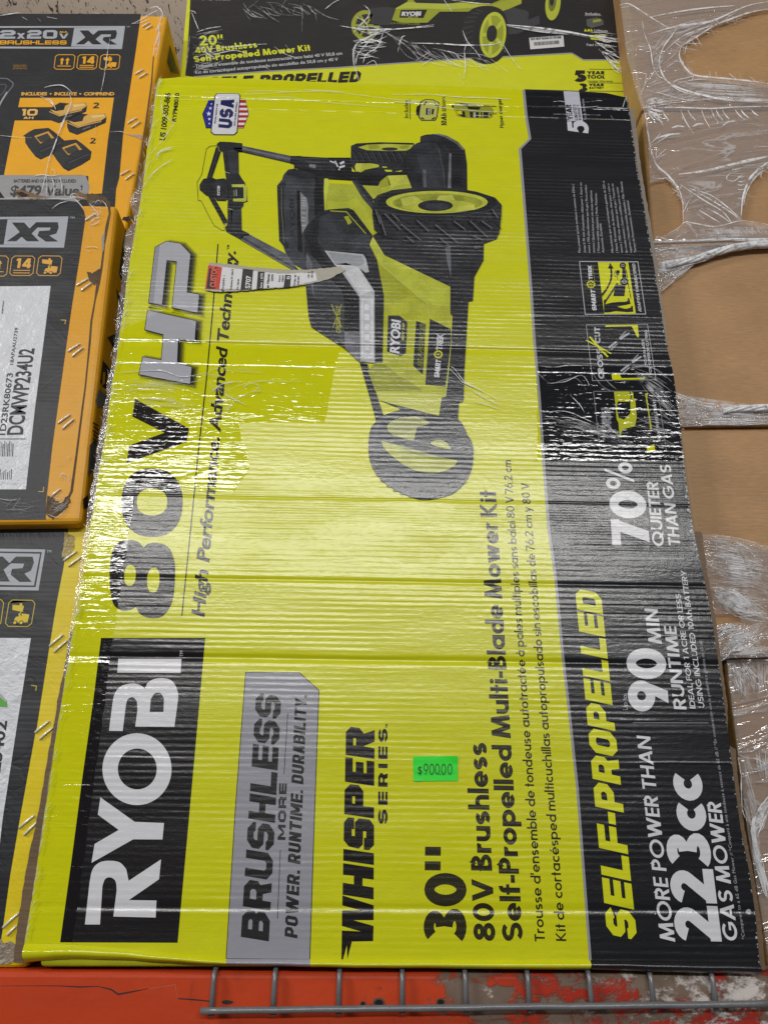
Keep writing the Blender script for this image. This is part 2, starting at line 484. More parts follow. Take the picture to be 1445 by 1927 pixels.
class NT:
    def __init__(self, tree): self.t = tree
    def node(self, kind, **kw):
        n = self.t.nodes.new(kind)
        for k, v in kw.items(): setattr(n, k, v)
        return n
    def put(self, sock, v):
        if hasattr(v, 'is_output') or isinstance(v, bpy.types.NodeSocket): self.t.links.new(v, sock)
        else: sock.default_value = v
    def m(self, op, a, b=None, c=None, clamp=False):
        n = self.node('ShaderNodeMath', operation=op, use_clamp=clamp)
        self.put(n.inputs[0], a)
        if b is not None: self.put(n.inputs[1], b)
        if c is not None: self.put(n.inputs[2], c)
        return n.outputs[0]
    def noise(self, vec, scale, detail=2.0, rough=.5, dim='3D', dist=0.0):
        n = self.node('ShaderNodeTexNoise', noise_dimensions=dim)
        self.put(n.inputs['Vector'], vec); n.inputs['Scale'].default_value = scale
        n.inputs['Detail'].default_value = detail; n.inputs['Roughness'].default_value = rough
        n.inputs['Distortion'].default_value = dist
        return n.outputs[0]
    def scale(self, vec, s, rot=(0, 0, 0)):
        n = self.node('ShaderNodeMapping'); self.put(n.inputs['Vector'], vec)
        n.inputs['Scale'].default_value = s; n.inputs['Rotation'].default_value = rot
        return n.outputs[0]
    def smooth(self, v, a, b):
        n = self.node('ShaderNodeMapRange', interpolation_type='SMOOTHSTEP')
        self.put(n.inputs[0], v); n.inputs[1].default_value = a; n.inputs[2].default_value = b
        n.inputs[3].default_value = 0; n.inputs[4].default_value = 1
        return n.outputs[0]
    def mixf(self, f, a, b):
        n = self.node('ShaderNodeMix', data_type='FLOAT'); self.put(n.inputs[0], f); self.put(n.inputs[2], a); self.put(n.inputs[3], b)
        return n.outputs[0]
    def mixc(self, f, a, b):
        n = self.node('ShaderNodeMix', data_type='RGBA'); self.put(n.inputs[0], f); self.put(n.inputs[6], a); self.put(n.inputs[7], b)
        return n.outputs[2]
    def coords(self):
        n = self.node('ShaderNodeTexCoord')
        return n.outputs['Object']
    def xyz(self, vec):
        n = self.node('ShaderNodeSeparateXYZ'); self.put(n.inputs[0], vec)
        return n.outputs[0], n.outputs[1], n.outputs[2]

def zat(py, px=740): return FRONT.at(px, py).z

def group_outputs(name, outs):
    g = bpy.data.node_groups.new(name, 'ShaderNodeTree')
    for o, ty in outs: g.interface.new_socket(o, in_out='OUTPUT', socket_type=ty)
    go = g.nodes.new('NodeGroupOutput')
    return g, go

# films lying on the printed board, as corner lists measured on the photograph (convex)
FILM_AREAS = [
    [(60, 700), (330, 575), (420, 680), (470, 880), (440, 925), (60, 925)],
    [(200, 640), (640, 655), (610, 795), (200, 795)],
    [(140, 900), (262, 880), (215, 1190), (100, 1190)],
    [(100, 1180), (218, 1170), (190, 1374), (40, 1600)],
    [(60, 1360), (192, 1360), (130, 1830), (20, 1830)],
    [(980, 800), (985, 866), (1330, 866), (1330, 700), (1010, 690), (1010, 800)],
    [(1010, 690), (1330, 690), (1330, 868), (1010, 868)],
    [(290, 150), (1190, 178), (1200, 226), (290, 200)],
]
CREASES = [(655, -.0017, .0034), (692, .0006, .0016), (1192, .0004, .001), (1243, -.0019, .0040), (1095, -.0009, .0026), (1430, .0004, .0014),
           (585, .0004, .0008), (1130, .0003, .001), (1709, -.0009, .0030), (193, .001, .0014), (212, .0006, .001), (172, -.0007, .0022), (940, -.0005, .0015), (1150, -.0004, .0015)]

def build_board_group():
    g, go = group_outputs('printed_board_surface', [('Normal', 'NodeSocketVector'), ('Roughness', 'NodeSocketFloat'), ('Film', 'NodeSocketFloat'), ('Wear', 'NodeSocketFloat')])
    n = NT(g)
    co = n.coords()
    x, y, z = n.xyz(co)
    warp = n.m('MULTIPLY', n.m('SUBTRACT', n.noise(n.scale(co, (5, 1, 22)), 1.0, 2), .5), .0035)
    zz = n.m('ADD', z, warp)
    # film mask
    mask = None
    for area in FILM_AREAS:
        p = [FRONT.at(*q) for q in area]
        cx = sum(q.x for q in p) / len(p); cz = sum(q.z for q in p) / len(p)
        mm = None
        for i in range(len(p)):
            a, b = p[i], p[(i + 1) % len(p)]
            ex, ez = b.x - a.x, b.z - a.z
            L = math.hypot(ex, ez); nx, nz = -ez / L, ex / L
            if nx * (cx - a.x) + nz * (cz - a.z) < 0: nx, nz = -nx, -nz
            d = n.m('ADD', n.m('MULTIPLY', x, nx), n.m('ADD', n.m('MULTIPLY', z, nz), -(nx * a.x + nz * a.z)))
            mm = d if mm is None else n.m('MINIMUM', mm, d)
        mask = mm if mask is None else n.m('MAXIMUM', mask, mm)
    mask = n.m('ADD', mask, n.m('MULTIPLY', n.m('SUBTRACT', n.noise(co, 40, 2), .5), .006))
    film = n.smooth(mask, -.0008, .0008)
    # flutes of the board
    amp = n.smooth(n.noise(n.scale(co, (5, 1, 22)), 1.0, 3), .34, .66)
    flute = n.m('MULTIPLY', n.m('SINE', n.m('MULTIPLY', zz, 2 * math.pi / .0068)), n.m('MULTIPLY', amp, .000100))
    streak = n.m('MULTIPLY', n.m('SUBTRACT', n.noise(n.scale(co, (14, 1, 210)), 1.0, 3, .6), .5), .00026)
    broad = n.m('MULTIPLY', n.m('SUBTRACT', n.noise(n.scale(co, (2.2, 1, 9)), 1.0, 2), .5), .004)
    grain = n.m('MULTIPLY', n.m('SUBTRACT', n.noise(co, 420, 2, .6), .5), .00007)
    mott = n.m('MULTIPLY', n.m('SUBTRACT', n.noise(n.scale(co, (120, 1, 170)), 1.0, 2, .55), .5), .00022)
    h = n.m('ADD', n.m('ADD', flute, streak), n.m('ADD', n.m('ADD', broad, mott), grain))
    for py, dep, wid in CREASES:
        zi = zat(py)
        q = n.m('DIVIDE', n.m('SUBTRACT', zz, zi), wid)
        e = n.m('EXPONENT', n.m('MULTIPLY', n.m('MULTIPLY', q, q), -1.0))
        if abs(dep) < .00045: e = n.m('MULTIPLY', e, n.smooth(n.noise(n.scale(co, (3.2, 1, .1)), 1.0 + abs(dep) * 900, 1), .42, .6))
        h = n.m('ADD', h, n.m('MULTIPLY', e, dep * (1.0 if abs(dep) > .0007 else .8)))
    # stretched film wrinkles: sharp, mostly horizontal
    w1 = n.noise(n.scale(co, (17, 1, 165), (0, .05, 0)), 1.0, 2.2, .5, dist=.8)
    ridge = n.m('ABSOLUTE', n.m('SUBTRACT', w1, .5))
    w2 = n.noise(n.scale(co, (30, 1, 84)), 1.0, 2.5, .5, dist=1.2)
    low_ = n.m('SUBTRACT', 1.0, n.smooth(z, zat(820), zat(720)))
    wrk = n.smooth(n.noise(n.scale(co, (5, 1, 46)), 1.0, 2), .44, .60)
    fw = n.m('ADD', n.m('MULTIPLY', n.m('MULTIPLY', ridge, wrk), n.m('ADD', .00026, n.m('MULTIPLY', low_, .00038))), n.m('MULTIPLY', n.m('SUBTRACT', w2, .5), .00042))
    h = n.mixf(film, h, n.m('ADD', n.m('MULTIPLY', h, .5), fw))
    bump = n.node('ShaderNodeBump'); bump.inputs['Strength'].default_value = 1.0; bump.inputs['Distance'].default_value = 1.0
    n.put(bump.inputs['Height'], h)
    rough = n.m('ADD', .19, n.m('MULTIPLY', n.noise(n.scale(co, (5, 1, 60)), 1.0, 3), .12))
    rough = n.mixf(film, rough, .075)
    wear = n.m('MULTIPLY', n.smooth(n.noise(co, 55, 5, .7), .66, .8), n.smooth(n.noise(co, 6, 2), .5, .75))
    n.put(go.inputs['Normal'], bump.outputs[0]); n.put(go.inputs['Roughness'], rough); n.put(go.inputs['Film'], film); n.put(go.inputs['Wear'], wear)
    return g

def build_carton_group(name, rib, rib_amp, dent, rough0, seed):
    g, go = group_outputs(name, [('Normal', 'NodeSocketVector'), ('Roughness', 'NodeSocketFloat'), ('Film', 'NodeSocketFloat'), ('Wear', 'NodeSocketFloat')])
    n = NT(g)
    co = n.scale(n.coords(), (1, 1, 1)); co.node.inputs['Location'].default_value = (seed, seed * .7, seed * 1.3)
    x, y, z = n.xyz(co)
    flute = n.m('MULTIPLY', n.m('SINE', n.m('MULTIPLY', n.m('ADD', z, n.m('MULTIPLY', n.noise(co, 9, 2), .004)), 2 * math.pi / rib)), rib_amp)
    big = n.m('MULTIPLY', n.m('SUBTRACT', n.noise(co, 7, 3, .55), .5), dent)
    streak = n.m('MULTIPLY', n.m('SUBTRACT', n.noise(n.scale(co, (16, 16, 170)), 1.0, 3, .6), .5), .00028)
    cr = n.m('ABSOLUTE', n.m('SUBTRACT', n.noise(co, 14, 4, .6, dist=.8), .5))
    fold = n.m('MULTIPLY', n.smooth(cr, .0, .05), dent * .018)
    h = n.m('ADD', n.m('ADD', flute, big), n.m('ADD', streak, fold))
    bump = n.node('ShaderNodeBump'); bump.inputs['Strength'].default_value = 1.0; bump.inputs['Distance'].default_value = 1.0
    n.put(bump.inputs['Height'], h)
    rough = n.m('ADD', rough0, n.m('MULTIPLY', n.noise(co, 12, 3), .15))
    wear = n.m('MULTIPLY', n.smooth(n.noise(co, 70, 5, .75), .62, .78), n.smooth(n.noise(co, 8, 2), .45, .7))
    n.put(go.inputs['Normal'], bump.outputs[0]); n.put(go.inputs['Roughness'], rough); n.put(go.inputs['Film'], .0); n.put(go.inputs['Wear'], wear)
    return g

G_MAIN = build_board_group()
G_TOOL = build_carton_group('tool_carton_surface', .006, .00002, .0065, .36, 3.1)
G_BACK = build_carton_group('back_carton_surface', .0055, .00002, .004, .32, 8.7)

INKS = {}
def ink(col, surf='main', spec=.5, pic=False):
    """printing ink of one colour on a carton (sRGB as printed)"""
    key = (col, surf, spec, pic)
    if key in INKS: return INKS[key]
    mt = bpy.data.materials.new('ink_%s' % surf)
    mt.use_nodes = True
    n = NT(mt.node_tree)
    b = mt.node_tree.nodes['Principled BSDF']
    gn = n.node('ShaderNodeGroup'); gn.node_tree = {'main': G_MAIN, 'tool': G_TOOL, 'back': G_BACK}[surf]
    c = srgb(*col)
    co = n.coords()
    if pic:     # a printed photograph: soft uneven tones inside every patch
        tone = n.smooth(n.m('ADD', n.m('MULTIPLY', n.noise(n.scale(co, (34, 34, 34), (0, .5, 0)), 1.0, 4, .55), .75), n.m('MULTIPLY', n.noise(co, 260, 2), .25)), .32, .68)
        d_ = .16 if max(c[:3]) > .2 else .42
        lo = tuple(v * (1 - d_) for v in c[:3]) + (1,); hi = tuple(min(v * (1 + d_), .9) for v in c[:3]) + (1,)
    else:
        tone = n.noise(n.scale(co, (30, 30, 60)), 1.0, 3, .6)
        lo = tuple(v * .90 for v in c[:3]) + (1,); hi = tuple(min(v * 1.06, .9) for v in c[:3]) + (1,)
    base = n.mixc(tone, lo, hi)
    scuff = tuple(min(v * .75 + .07, .8) for v in c[:3]) + (1,)
    base = n.mixc(n.m('MULTIPLY', gn.outputs['Wear'], .35 if surf != 'main' else .22), base, scuff)
    n.put(b.inputs['Base Color'], base)
    n.put(b.inputs['Roughness'], gn.outputs['Roughness'])
    n.put(b.inputs['Normal'], gn.outputs['Normal'])
    b.inputs['Specular IOR Level'].default_value = .75 if surf == 'main' else spec
    INKS[key] = mt
    return mt

def simple(name, col, rough=.5, metal=0.0, bump=None, var=.12, vscale=40, stretch=(1, 1, 1), spec=.5):
    mt = bpy.data.materials.new(name); mt.use_nodes = True
    n = NT(mt.node_tree); b = mt.node_tree.nodes['Principled BSDF']
    co = n.scale(n.coords(), stretch)
    t = n.noise(co, vscale, 4, .6)
    c = col
    n.put(b.inputs['Base Color'], n.mixc(t, tuple(v * (1 - var) for v in c[:3]) + (1,), tuple(min(1, v * (1 + var)) for v in c[:3]) + (1,)))
    b.inputs['Roughness'].default_value = rough; b.inputs['Metallic'].default_value = metal; b.inputs['Specular IOR Level'].default_value = spec
    if bump:
        bp = n.node('ShaderNodeBump'); bp.inputs['Strength'].default_value = 1; bp.inputs['Distance'].default_value = 1
        n.put(bp.inputs['Height'], n.m('MULTIPLY', n.noise(co, bump[0], 4, .6), bump[1])); n.put(b.inputs['Normal'], bp.outputs[0])
    return mt

def kraft_mat(name='kraft_board', col=(172, 133, 90)):
    mt = bpy.data.materials.new(name); mt.use_nodes = True
    n = NT(mt.node_tree); b = mt.node_tree.nodes['Principled BSDF']
    co = n.coords(); c = srgb(*col)
    fib = n.noise(n.scale(co, (60, 60, 620)), 1.0, 4, .65)
    blot = n.noise(n.scale(co, (7, 7, 14)), 1.0, 3)
    f = n.m('ADD', n.m('MULTIPLY', fib, .6), n.m('MULTIPLY', blot, .4))
    base = n.mixc(n.smooth(f, .3, .7), tuple(v * .80 for v in c[:3]) + (1,), tuple(v * 1.16 for v in c[:3]) + (1,))
    spk = n.smooth(n.noise(co, 260, 2), .76, .82)
    base = n.mixc(n.m('MULTIPLY', spk, .35), base, tuple(min(.8, v * 1.7) for v in c[:3]) + (1,))
    scr = n.smooth(n.noise(n.scale(co, (9, 9, 160), (0, .25, 0)), 1.0, 3, .6), .70, .76)
    base = n.mixc(n.m('MULTIPLY', scr, .3), base, tuple(min(.8, v * 1.45) for v in c[:3]) + (1,))
    dirt = n.smooth(n.noise(co, 16, 5, .7), .58, .8)
    base = n.mixc(n.m('MULTIPLY', dirt, .4), base, tuple(v * .55 for v in c[:3]) + (1,))
    n.put(b.inputs['Base Color'], base); b.inputs['Roughness'].default_value = .55
    bp = n.node('ShaderNodeBump'); bp.inputs['Strength'].default_value = 1; bp.inputs['Distance'].default_value = 1
    h = n.m('ADD', n.m('MULTIPLY', n.noise(n.scale(co, (4, 4, 9)), 1.0, 2), .006), n.m('ADD', n.m('MULTIPLY', n.noise(n.scale(co, (20, 20, 330)), 1.0, 3), .0003), n.m('MULTIPLY', n.m('SINE', n.m('MULTIPLY', n.xyz(co)[2], 2 * math.pi / .0062)), .000035)))
    n.put(bp.inputs['Height'], h); n.put(b.inputs['Normal'], bp.outputs[0])
    return mt

def film_mat(name, scale, rot, veil=.14, fold=.55, stretch=1.0, amp=.003):
    """clear stretch wrap: see-through, glossy, whitened where it is folded"""
    mt = bpy.data.materials.new(name); mt.use_nodes = True
    t = mt.node_tree; n = NT(t)
    t.nodes.remove(t.nodes['Principled BSDF'])
    co = n.scale(n.coords(), (1, 1, 1), (0, rot, 0))
    v = n.scale(co, scale)
    a = n.noise(v, 1.0, 4, .6, dist=.7)
    r = n.m('ABSOLUTE', n.m('SUBTRACT', a, .5))
    crease = n.m('SUBTRACT', 1.0, n.smooth(r, .004, .035 * stretch))
    where = n.smooth(n.noise(co, 11, 3), .42, .68)
    low = n.noise(n.scale(v, (.25, .25, .25)), 1.0, 2)
    bp = n.node('ShaderNodeBump'); bp.inputs['Strength'].default_value = 1; bp.inputs['Distance'].default_value = 1
    n.put(bp.inputs['Height'], n.m('ADD', n.m('MULTIPLY', r, -amp), n.m('MULTIPLY', low, amp * 2)))
    tr = n.node('ShaderNodeBsdfTransparent'); tr.inputs[0].default_value = (.97, .97, .98, 1)
    df = n.node('ShaderNodeBsdfDiffuse'); df.inputs[0].default_value = (.80, .80, .82, 1)
    gl = n.node('ShaderNodeBsdfGlossy'); gl.inputs[0].default_value = (1, 1, 1, 1); gl.inputs['Roughness'].default_value = .10
    n.put(gl.inputs['Normal'], bp.outputs[0]); n.put(df.inputs['Normal'], bp.outputs[0])
    m1 = n.node('ShaderNodeMixShader'); m2 = n.node('ShaderNodeMixShader')
    n.put(m1.inputs[0], n.m('ADD', veil, n.m('MULTIPLY', n.m('MULTIPLY', crease, where), fold), clamp=True))
    n.put(m1.inputs[1], tr.outputs[0]); n.put(m1.inputs[2], df.outputs[0])
    fr = n.node('ShaderNodeFresnel'); fr.inputs[0].default_value = 1.5; n.put(fr.inputs['Normal'], bp.outputs[0])
    n.put(m2.inputs[0], n.m('ADD', n.m('MULTIPLY', fr.outputs[0], 1.0), .05, clamp=True)); n.put(m2.inputs[1], m1.outputs[0]); n.put(m2.inputs[2], gl.outputs[0])
    n.put(t.nodes['Material Output'].inputs[0], m2.outputs[0])
    return mt

def strand_mat(name, alpha, rough=.25):
    mt = bpy.data.materials.new(name); mt.use_nodes = True
    n = NT(mt.node_tree); b = mt.node_tree.nodes['Principled BSDF']
    b.inputs['Base Color'].default_value = (.88, .88, .90, 1)  # white base colour stands in for reflections off the film folds
    b.inputs['Roughness'].default_value = rough
    co = n.coords()
    n.put(b.inputs['Alpha'], n.m('MULTIPLY', n.smooth(n.noise(co, 90, 3, .6), .25, .6), alpha))
    return mt

KRAFT = kraft_mat()
KRAFT_DARK = kraft_mat('torn_board', (112, 92, 72))
STRAND = strand_mat('film_fold_glint', .9)
STRAND_SOFT = strand_mat('film_fold_soft_glint', .36)
ROPE = strand_mat('film_rope', .92, .35)

# ------------------------------------------------------------------ the big mower carton
YEL, BLK, GREY, WHT, LINE = (207, 209, 12), (24, 25, 30), (152, 152, 161), (216, 216, 221), (40, 38, 32)
Y, K, G, W_, D = ink(YEL), ink(BLK), ink(GREY), ink(WHT), ink(LINE)
DK = ink((34, 31, 28))

LEFT = [(300, 148), (296, 160), (288, 225), (277, 283), (270, 345), (258, 416), (243, 503), (234, 576), (219, 676), (209, 742), (197, 830), (184, 905), (170, 995),
        (158, 1070), (140, 1173), (118, 1313), (104, 1400), (88, 1510), (70, 1633), (58, 1710), (47, 1776)]
RIGHT = [(1179, 184), (1185, 230), (1199, 325), (1220, 447), (1237, 552), (1252, 650), (1265, 702), (1279, 813), (1289, 902), (1303, 998), (1308, 1022),
         (1322, 1084), (1339, 1173), (1359, 1312), (1372, 1414), (1391, 1557), (1408, 1642), (1420, 1728), (1427, 1812)]
TOP = [(337, 145), (434, 147), (572, 153), (676, 157), (830, 161), (987, 169), (1086, 172), (1140, 176)]
CREASE = [(1427, 1812), (1250, 1808), (1110, 1807), (740, 1806), (600, 1805), (427, 1804), (300, 1792), (200, 1782), (110, 1777), (47, 1776)]
BOTTOM = [(1431, 1836), (1250, 1831), (1110, 1827), (740, 1824), (600, 1822), (427, 1818), (300, 1812), (200, 1808), (110, 1806), (44, 1813)]

def rough_edge(pts, step, amp):
    """break a measured edge into short pieces with a little fray"""
    out = []
    for (ax, ay), (bx, by) in zip(pts, pts[1:]):
        L = math.hypot(bx - ax, by - ay); k = max(1, int(L / step))
        for i in range(k):
            t = i / k
            out.append((ax + (bx - ax) * t + random.uniform(-amp, amp), ay + (by - ay) * t + random.uniform(-amp, amp)))
    out.append(pts[-1])
    return out

carton = thing('mower_carton', (0, .24, zat(1830)), 'large worn yellow and black carton with a mower picture, standing upright in the middle', 'carton')

# body behind the front board
mb = MB()
q = [FRONT.at(325, 180), FRONT.at(1155, 205), FRONT.at(1392, 1822), FRONT.at(70, 1822)]
mb.slab([p + Vector((0, .006, 0)) for p in q], (0, .46, 0), ink((188, 190, 24), 'back'), .004)
mb.build('box_body', carton)

# front board: printed face with a cut kraft edge
outline = rough_edge(LEFT, 9, .8)[::-1] + rough_edge([LEFT[0]] + TOP + [RIGHT[0]], 7, .7)[1:-1] + rough_edge(RIGHT, 8, .7) + CREASE[1:-1]
mb = MB()
mb.poly(FRONT, outline, Y, 0)
uv = [FRONT.uv(*p) for p in outline]
n_ = len(uv)
fr = [FRONT.xyz(u[0], u[1], -.0002) for u in uv]; bk = [FRONT.xyz(u[0], u[1], -.0055) for u in uv]
mb.add(fr + bk, [[i, (i + 1) % n_, n_ + (i + 1) % n_, n_ + i] for i in range(n_)], KRAFT)
mb.build('front_panel', carton)

# the bent lower lip of the front board
def lip_strip(i0, i1, mat, mbx, sub=6, rows=7):
    a, b = CREASE[i0:i1 + 1], BOTTOM[i0:i1 + 1]
    cols = []
    for (c0, c1), (b0, b1) in zip(zip(a, a[1:]), zip(b, b[1:])):
        for s in range(sub):
            t = s / sub
            cols.append(((c0[0] + (c1[0] - c0[0]) * t, c0[1] + (c1[1] - c0[1]) * t), (b0[0] + (b1[0] - b0[0]) * t, b0[1] + (b1[1] - b0[1]) * t)))
    cols.append((a[-1], b[-1]))
    V, F = [], []
    for ci, (c, bb) in enumerate(cols):
        wob = .0012 * math.sin(c[0] * .021) + .0008 * math.sin(c[0] * .067 + 1)
        for r in range(rows):
            t = r / (rows - 1)
            p = FRONT.at(c[0] + (bb[0] - c[0]) * t, c[1] + (bb[1] - c[1]) * t)
            bulge = .0045 * math.sin(math.pi * min(t * 1.15, 1)) + wob * t
            p = p + Vector((0, -bulge + .006 * max(0, t - .75) * 4 * max(0, t - .75) * 4, 0))
            V.append(p)
    for i in range(len(cols) - 1):
        for r in range(rows - 1):
            F.append([i * rows + r, i * rows + r + 1, (i + 1) * rows + r + 1, (i + 1) * rows + r])
    mbx.add(V, F, mat, True)
mb = MB()
CREASE.insert(5, (584, 1805)); BOTTOM.insert(5, (585, 1822))
lip_strip(0, 2, K, mb); lip_strip(2, 5, Y, mb); lip_strip(5, 6, G, mb); lip_strip(6, len(CREASE) - 1, Y, mb)
mb.build('bottom_lip', carton)

# inner board edges that show beside the printed face
def edge_board(name, pts_out, pts_in, y0, thick, mat):
    m_ = MB()
    fc = Face((0, y0, 0), (0, -1, 0))
    loop = rough_edge(pts_out, 8, .8) + pts_in[::-1]
    m_.poly(fc, loop, mat, 0)
    uv_ = [fc.uv(*p) for p in loop]; k = len(uv_)
    f_ = [fc.xyz(u[0], u[1], 0) for u in uv_]; b_ = [fc.xyz(u[0], u[1], -thick) for u in uv_]
    m_.add(f_ + b_, [[i, (i + 1) % k, k + (i + 1) % k, k + i] for i in range(k)], mat)
    return m_.build(name, carton)
edge_board('inner_flap', [(133, 1190), (122, 1255), (110, 1310), (102, 1365), (92, 1415), (84, 1462), (76, 1510), (67, 1560), (56, 1605), (46, 1660), (38, 1712), (31, 1762), (26, 1812)],
           [(150, 1190), (130, 1313), (98, 1510), (70, 1700), (54, 1812)], .007, .004, kraft_mat('flap_board', (104, 82, 58)))
edge_board('inner_flap', [(1320, 1000), (1330, 1080), (1347, 1173), (1368, 1325), (1370, 1402), (1384, 1410), (1385, 1440), (1400, 1560), (1418, 1650), (1432, 1740), (1440, 1825)],
           [(1296, 1000), (1326, 1173), (1346, 1312), (1378, 1557), (1410, 1728), (1420, 1825)], .0065, .005, kraft_mat('flap_edge', (118, 96, 72)))
edge_board('inner_flap', [(1192, 205), (1206, 320), (1229, 450), (1243, 552), (1257, 650)], [(1170, 205), (1190, 320), (1210, 450), (1227, 552), (1242, 650)], .0065, .005, kraft_mat('side_edge', (150, 140, 128)))

# ---- black band with its grey border
BORD = [(985, 169), (990, 220), (997, 262), (978, 281), (986, 380), (994, 482), (1000, 560), (1005, 640), (1014, 742), (1023, 876), (1032, 995), (1045, 1087), (1058, 1229), (1071, 1343),
        (1086, 1485), (1099, 1657), (1109, 1790), (1110, 1807)]
mb = MB()
rr = [(RIGHT[i][0] + 1.3, RIGHT[i][1]) for i in range(len(RIGHT))]
band = [(987, 168), (1040, 169.5), (1086, 171), (1140, 175)] + rr + [(1427, 1812.8), (1250, 1808.8), (1110, 1807.8)] + BORD[::-1][1:]
mb.poly(FRONT, band, K, 1)
mb.line(FRONT, BORD, 5.0, ink((150, 150, 158)), 2)
mb.line(FRONT, [(x + 3.2, y) for x, y in BORD], 1.6, ink((20, 20, 24)), 3)
mb.build('printed_band', carton)

# ---- brand block
c7 = crop(100, 1150, 2.676)
mb = MB()
mb.poly(FRONT, c7([(243, 135), (767, 135), (700, 880), (628, 1670), (37, 1668), (95, 1250), (150, 830), (205, 440)]), ink((24, 21, 24)), 1)
I_ = [(330, 240), (648, 240), (643, 312), (325, 310)]
R_ = smooth([(185, 1370), (200, 1302), (235, 1266), (285, 1257), (338, 1266), (370, 1300)], 6, False) + [(382, 1358), (545, 1250), (535, 1350), (383, 1455), (522, 1457), (518, 1543), (305, 1538)] \
    + smooth([(322, 1405), (316, 1360), (291, 1341), (264, 1349), (250, 1385)], 6, False) + [(238, 1578), (162, 1578)]
Y_ = [(240, 938), (412, 1061), (560, 1067), (552, 1150), (405, 1149), (195, 1268), (211, 1172), (332, 1102), (227, 1025)]
B_ = smooth([(300, 470), (312, 415), (345, 378), (400, 364), (440, 373), (464, 392)], 6, False) + smooth([(476, 362), (510, 342), (560, 338), (605, 356), (630, 410), (630, 450)], 6, False) \
    + [(612, 582), (415, 582), (426, 500)] + smooth([(424, 455), (404, 434), (378, 444), (368, 475)], 5, False) + [(352, 604), (283, 603)]
Bh = [(488, 508)] + smooth([(493, 445), (512, 416), (540, 412), (560, 440)], 5, False) + [(557, 508)]
for gph, hole in ((I_, None), (R_, None), (Y_, None), (B_, Bh)):
    mb.poly(FRONT, c7(gph), W_, 2, [c7(hole)] if hole else ())
mb.poly(FRONT, c7(ell(424, 796, 174, 181, 44, .0)), W_, 2, [c7(ell(425.5, 795, 98, 103, 40))])
mb.glyphs(FRONT, font('TM'), *c7([(655, 230), (655, 200), (638, 230)]), W_, 2)
mb.build('brand_block', carton)

# ---- 80V HP
c8 = crop(180, 440, 2.471)
mb = MB()
eight = smooth([(66, 1600), (76, 1490), (105, 1436), (160, 1424), (203, 1434), (224, 1457), (246, 1440), (292, 1438), (340, 1458), (367, 1520), (370, 1610), (356, 1715), (312, 1778), (252, 1786), (208, 1768), (188, 1736), (164, 1749), (118, 1750), (80, 1712)], 5)
mb.poly(FRONT, c8(eight), DK, 2, [c8(ell(161, 1588, 27, 49, 30, .06, 2.4)), c8(ell(269, 1610, 29, 58, 30, .06, 2.4))])
mb.poly(FRONT, c8(ell(263, 1250, 143, 160, 44, .03, 2.3)), DK, 2, [c8(ell(263, 1247, 71, 63, 36, .03, 2.3))])
mb.poly(FRONT, c8([(185, 768), (435, 905), (424, 968), (145, 1066), (157, 985), (322, 925), (172, 850)]), DK, 2)
P_ = [(280, 65), (330, 38), (395, 48), (442, 97), (425, 275), (482, 285), (475, 368), (358, 345), (380, 130), (332, 125), (310, 332), (250, 322)]
H_ = [(245, 358), (468, 408), (462, 497), (385, 490), (380, 605), (448, 622), (440, 700), (204, 655), (222, 575), (308, 590), (318, 470), (232, 447)]
def grow(poly, d):
    n = len(poly); out = []
    ar = sum(poly[i][0] * poly[(i + 1) % n][1] - poly[(i + 1) % n][0] * poly[i][1] for i in range(n))
    sgn = 1 if ar > 0 else -1
    for i in range(n):
        a, b, c = Vector(poly[i - 1]), Vector(poly[i]), Vector(poly[(i + 1) % n])
        d1, d2 = (b - a).normalized(), (c - b).normalized()
        m_ = (d1 + d2).normalized(); nr = Vector((m_.y, -m_.x)) * sgn
        kk = 1 / max(.6, nr.dot(Vector((d1.y, -d1.x)) * sgn))
        out.append(tuple(b + nr * d * kk))
    return out
for i in range(7):
    f = i / 6
    col = tuple(int(YEL[j] * (1 - f) ** 1.3 + 34 * (1 - (1 - f) ** 1.3)) for j in range(3))
    for g_ in (P_, H_):
        mb.poly(FRONT, c8(grow([(x + 18, y + 5) for x, y in g_], 20 - 5.0 * i)), ink(col), 2 + i)
for g_ in (P_, H_):
    mb.poly(FRONT, c8(grow(g_, 3.2)), ink((38, 38, 44)), 9)
    mb.poly(FRONT, c8(g_), ink((172, 172, 180)), 10)
    
mb.poly(FRONT, c8([(280, 65), (300, 55), (270, 326), (250, 322)]), ink((146, 146, 156)), 11)
mb.line(FRONT, c8([(570, 48), (545, 360), (515, 690), (480, 1000), (440, 1400), (402, 1776)]), 2.2, D, 2)
mb.glyphs(FRONT, blk('High Performance. Advanced Technology.'.upper(), .2) if False else font('High Performance. Advanced Technology.', .028, .97), *c8([(505, 1783), (652, 82), (443, 1762)]), ink((44, 42, 34)), 2)
mb.glyphs(FRONT, font('TM', .02), *c8([(622, 74), (622, 52), (611, 74)]), ink((44, 42, 34)), 2)
mb.build('power_lettering', carton)

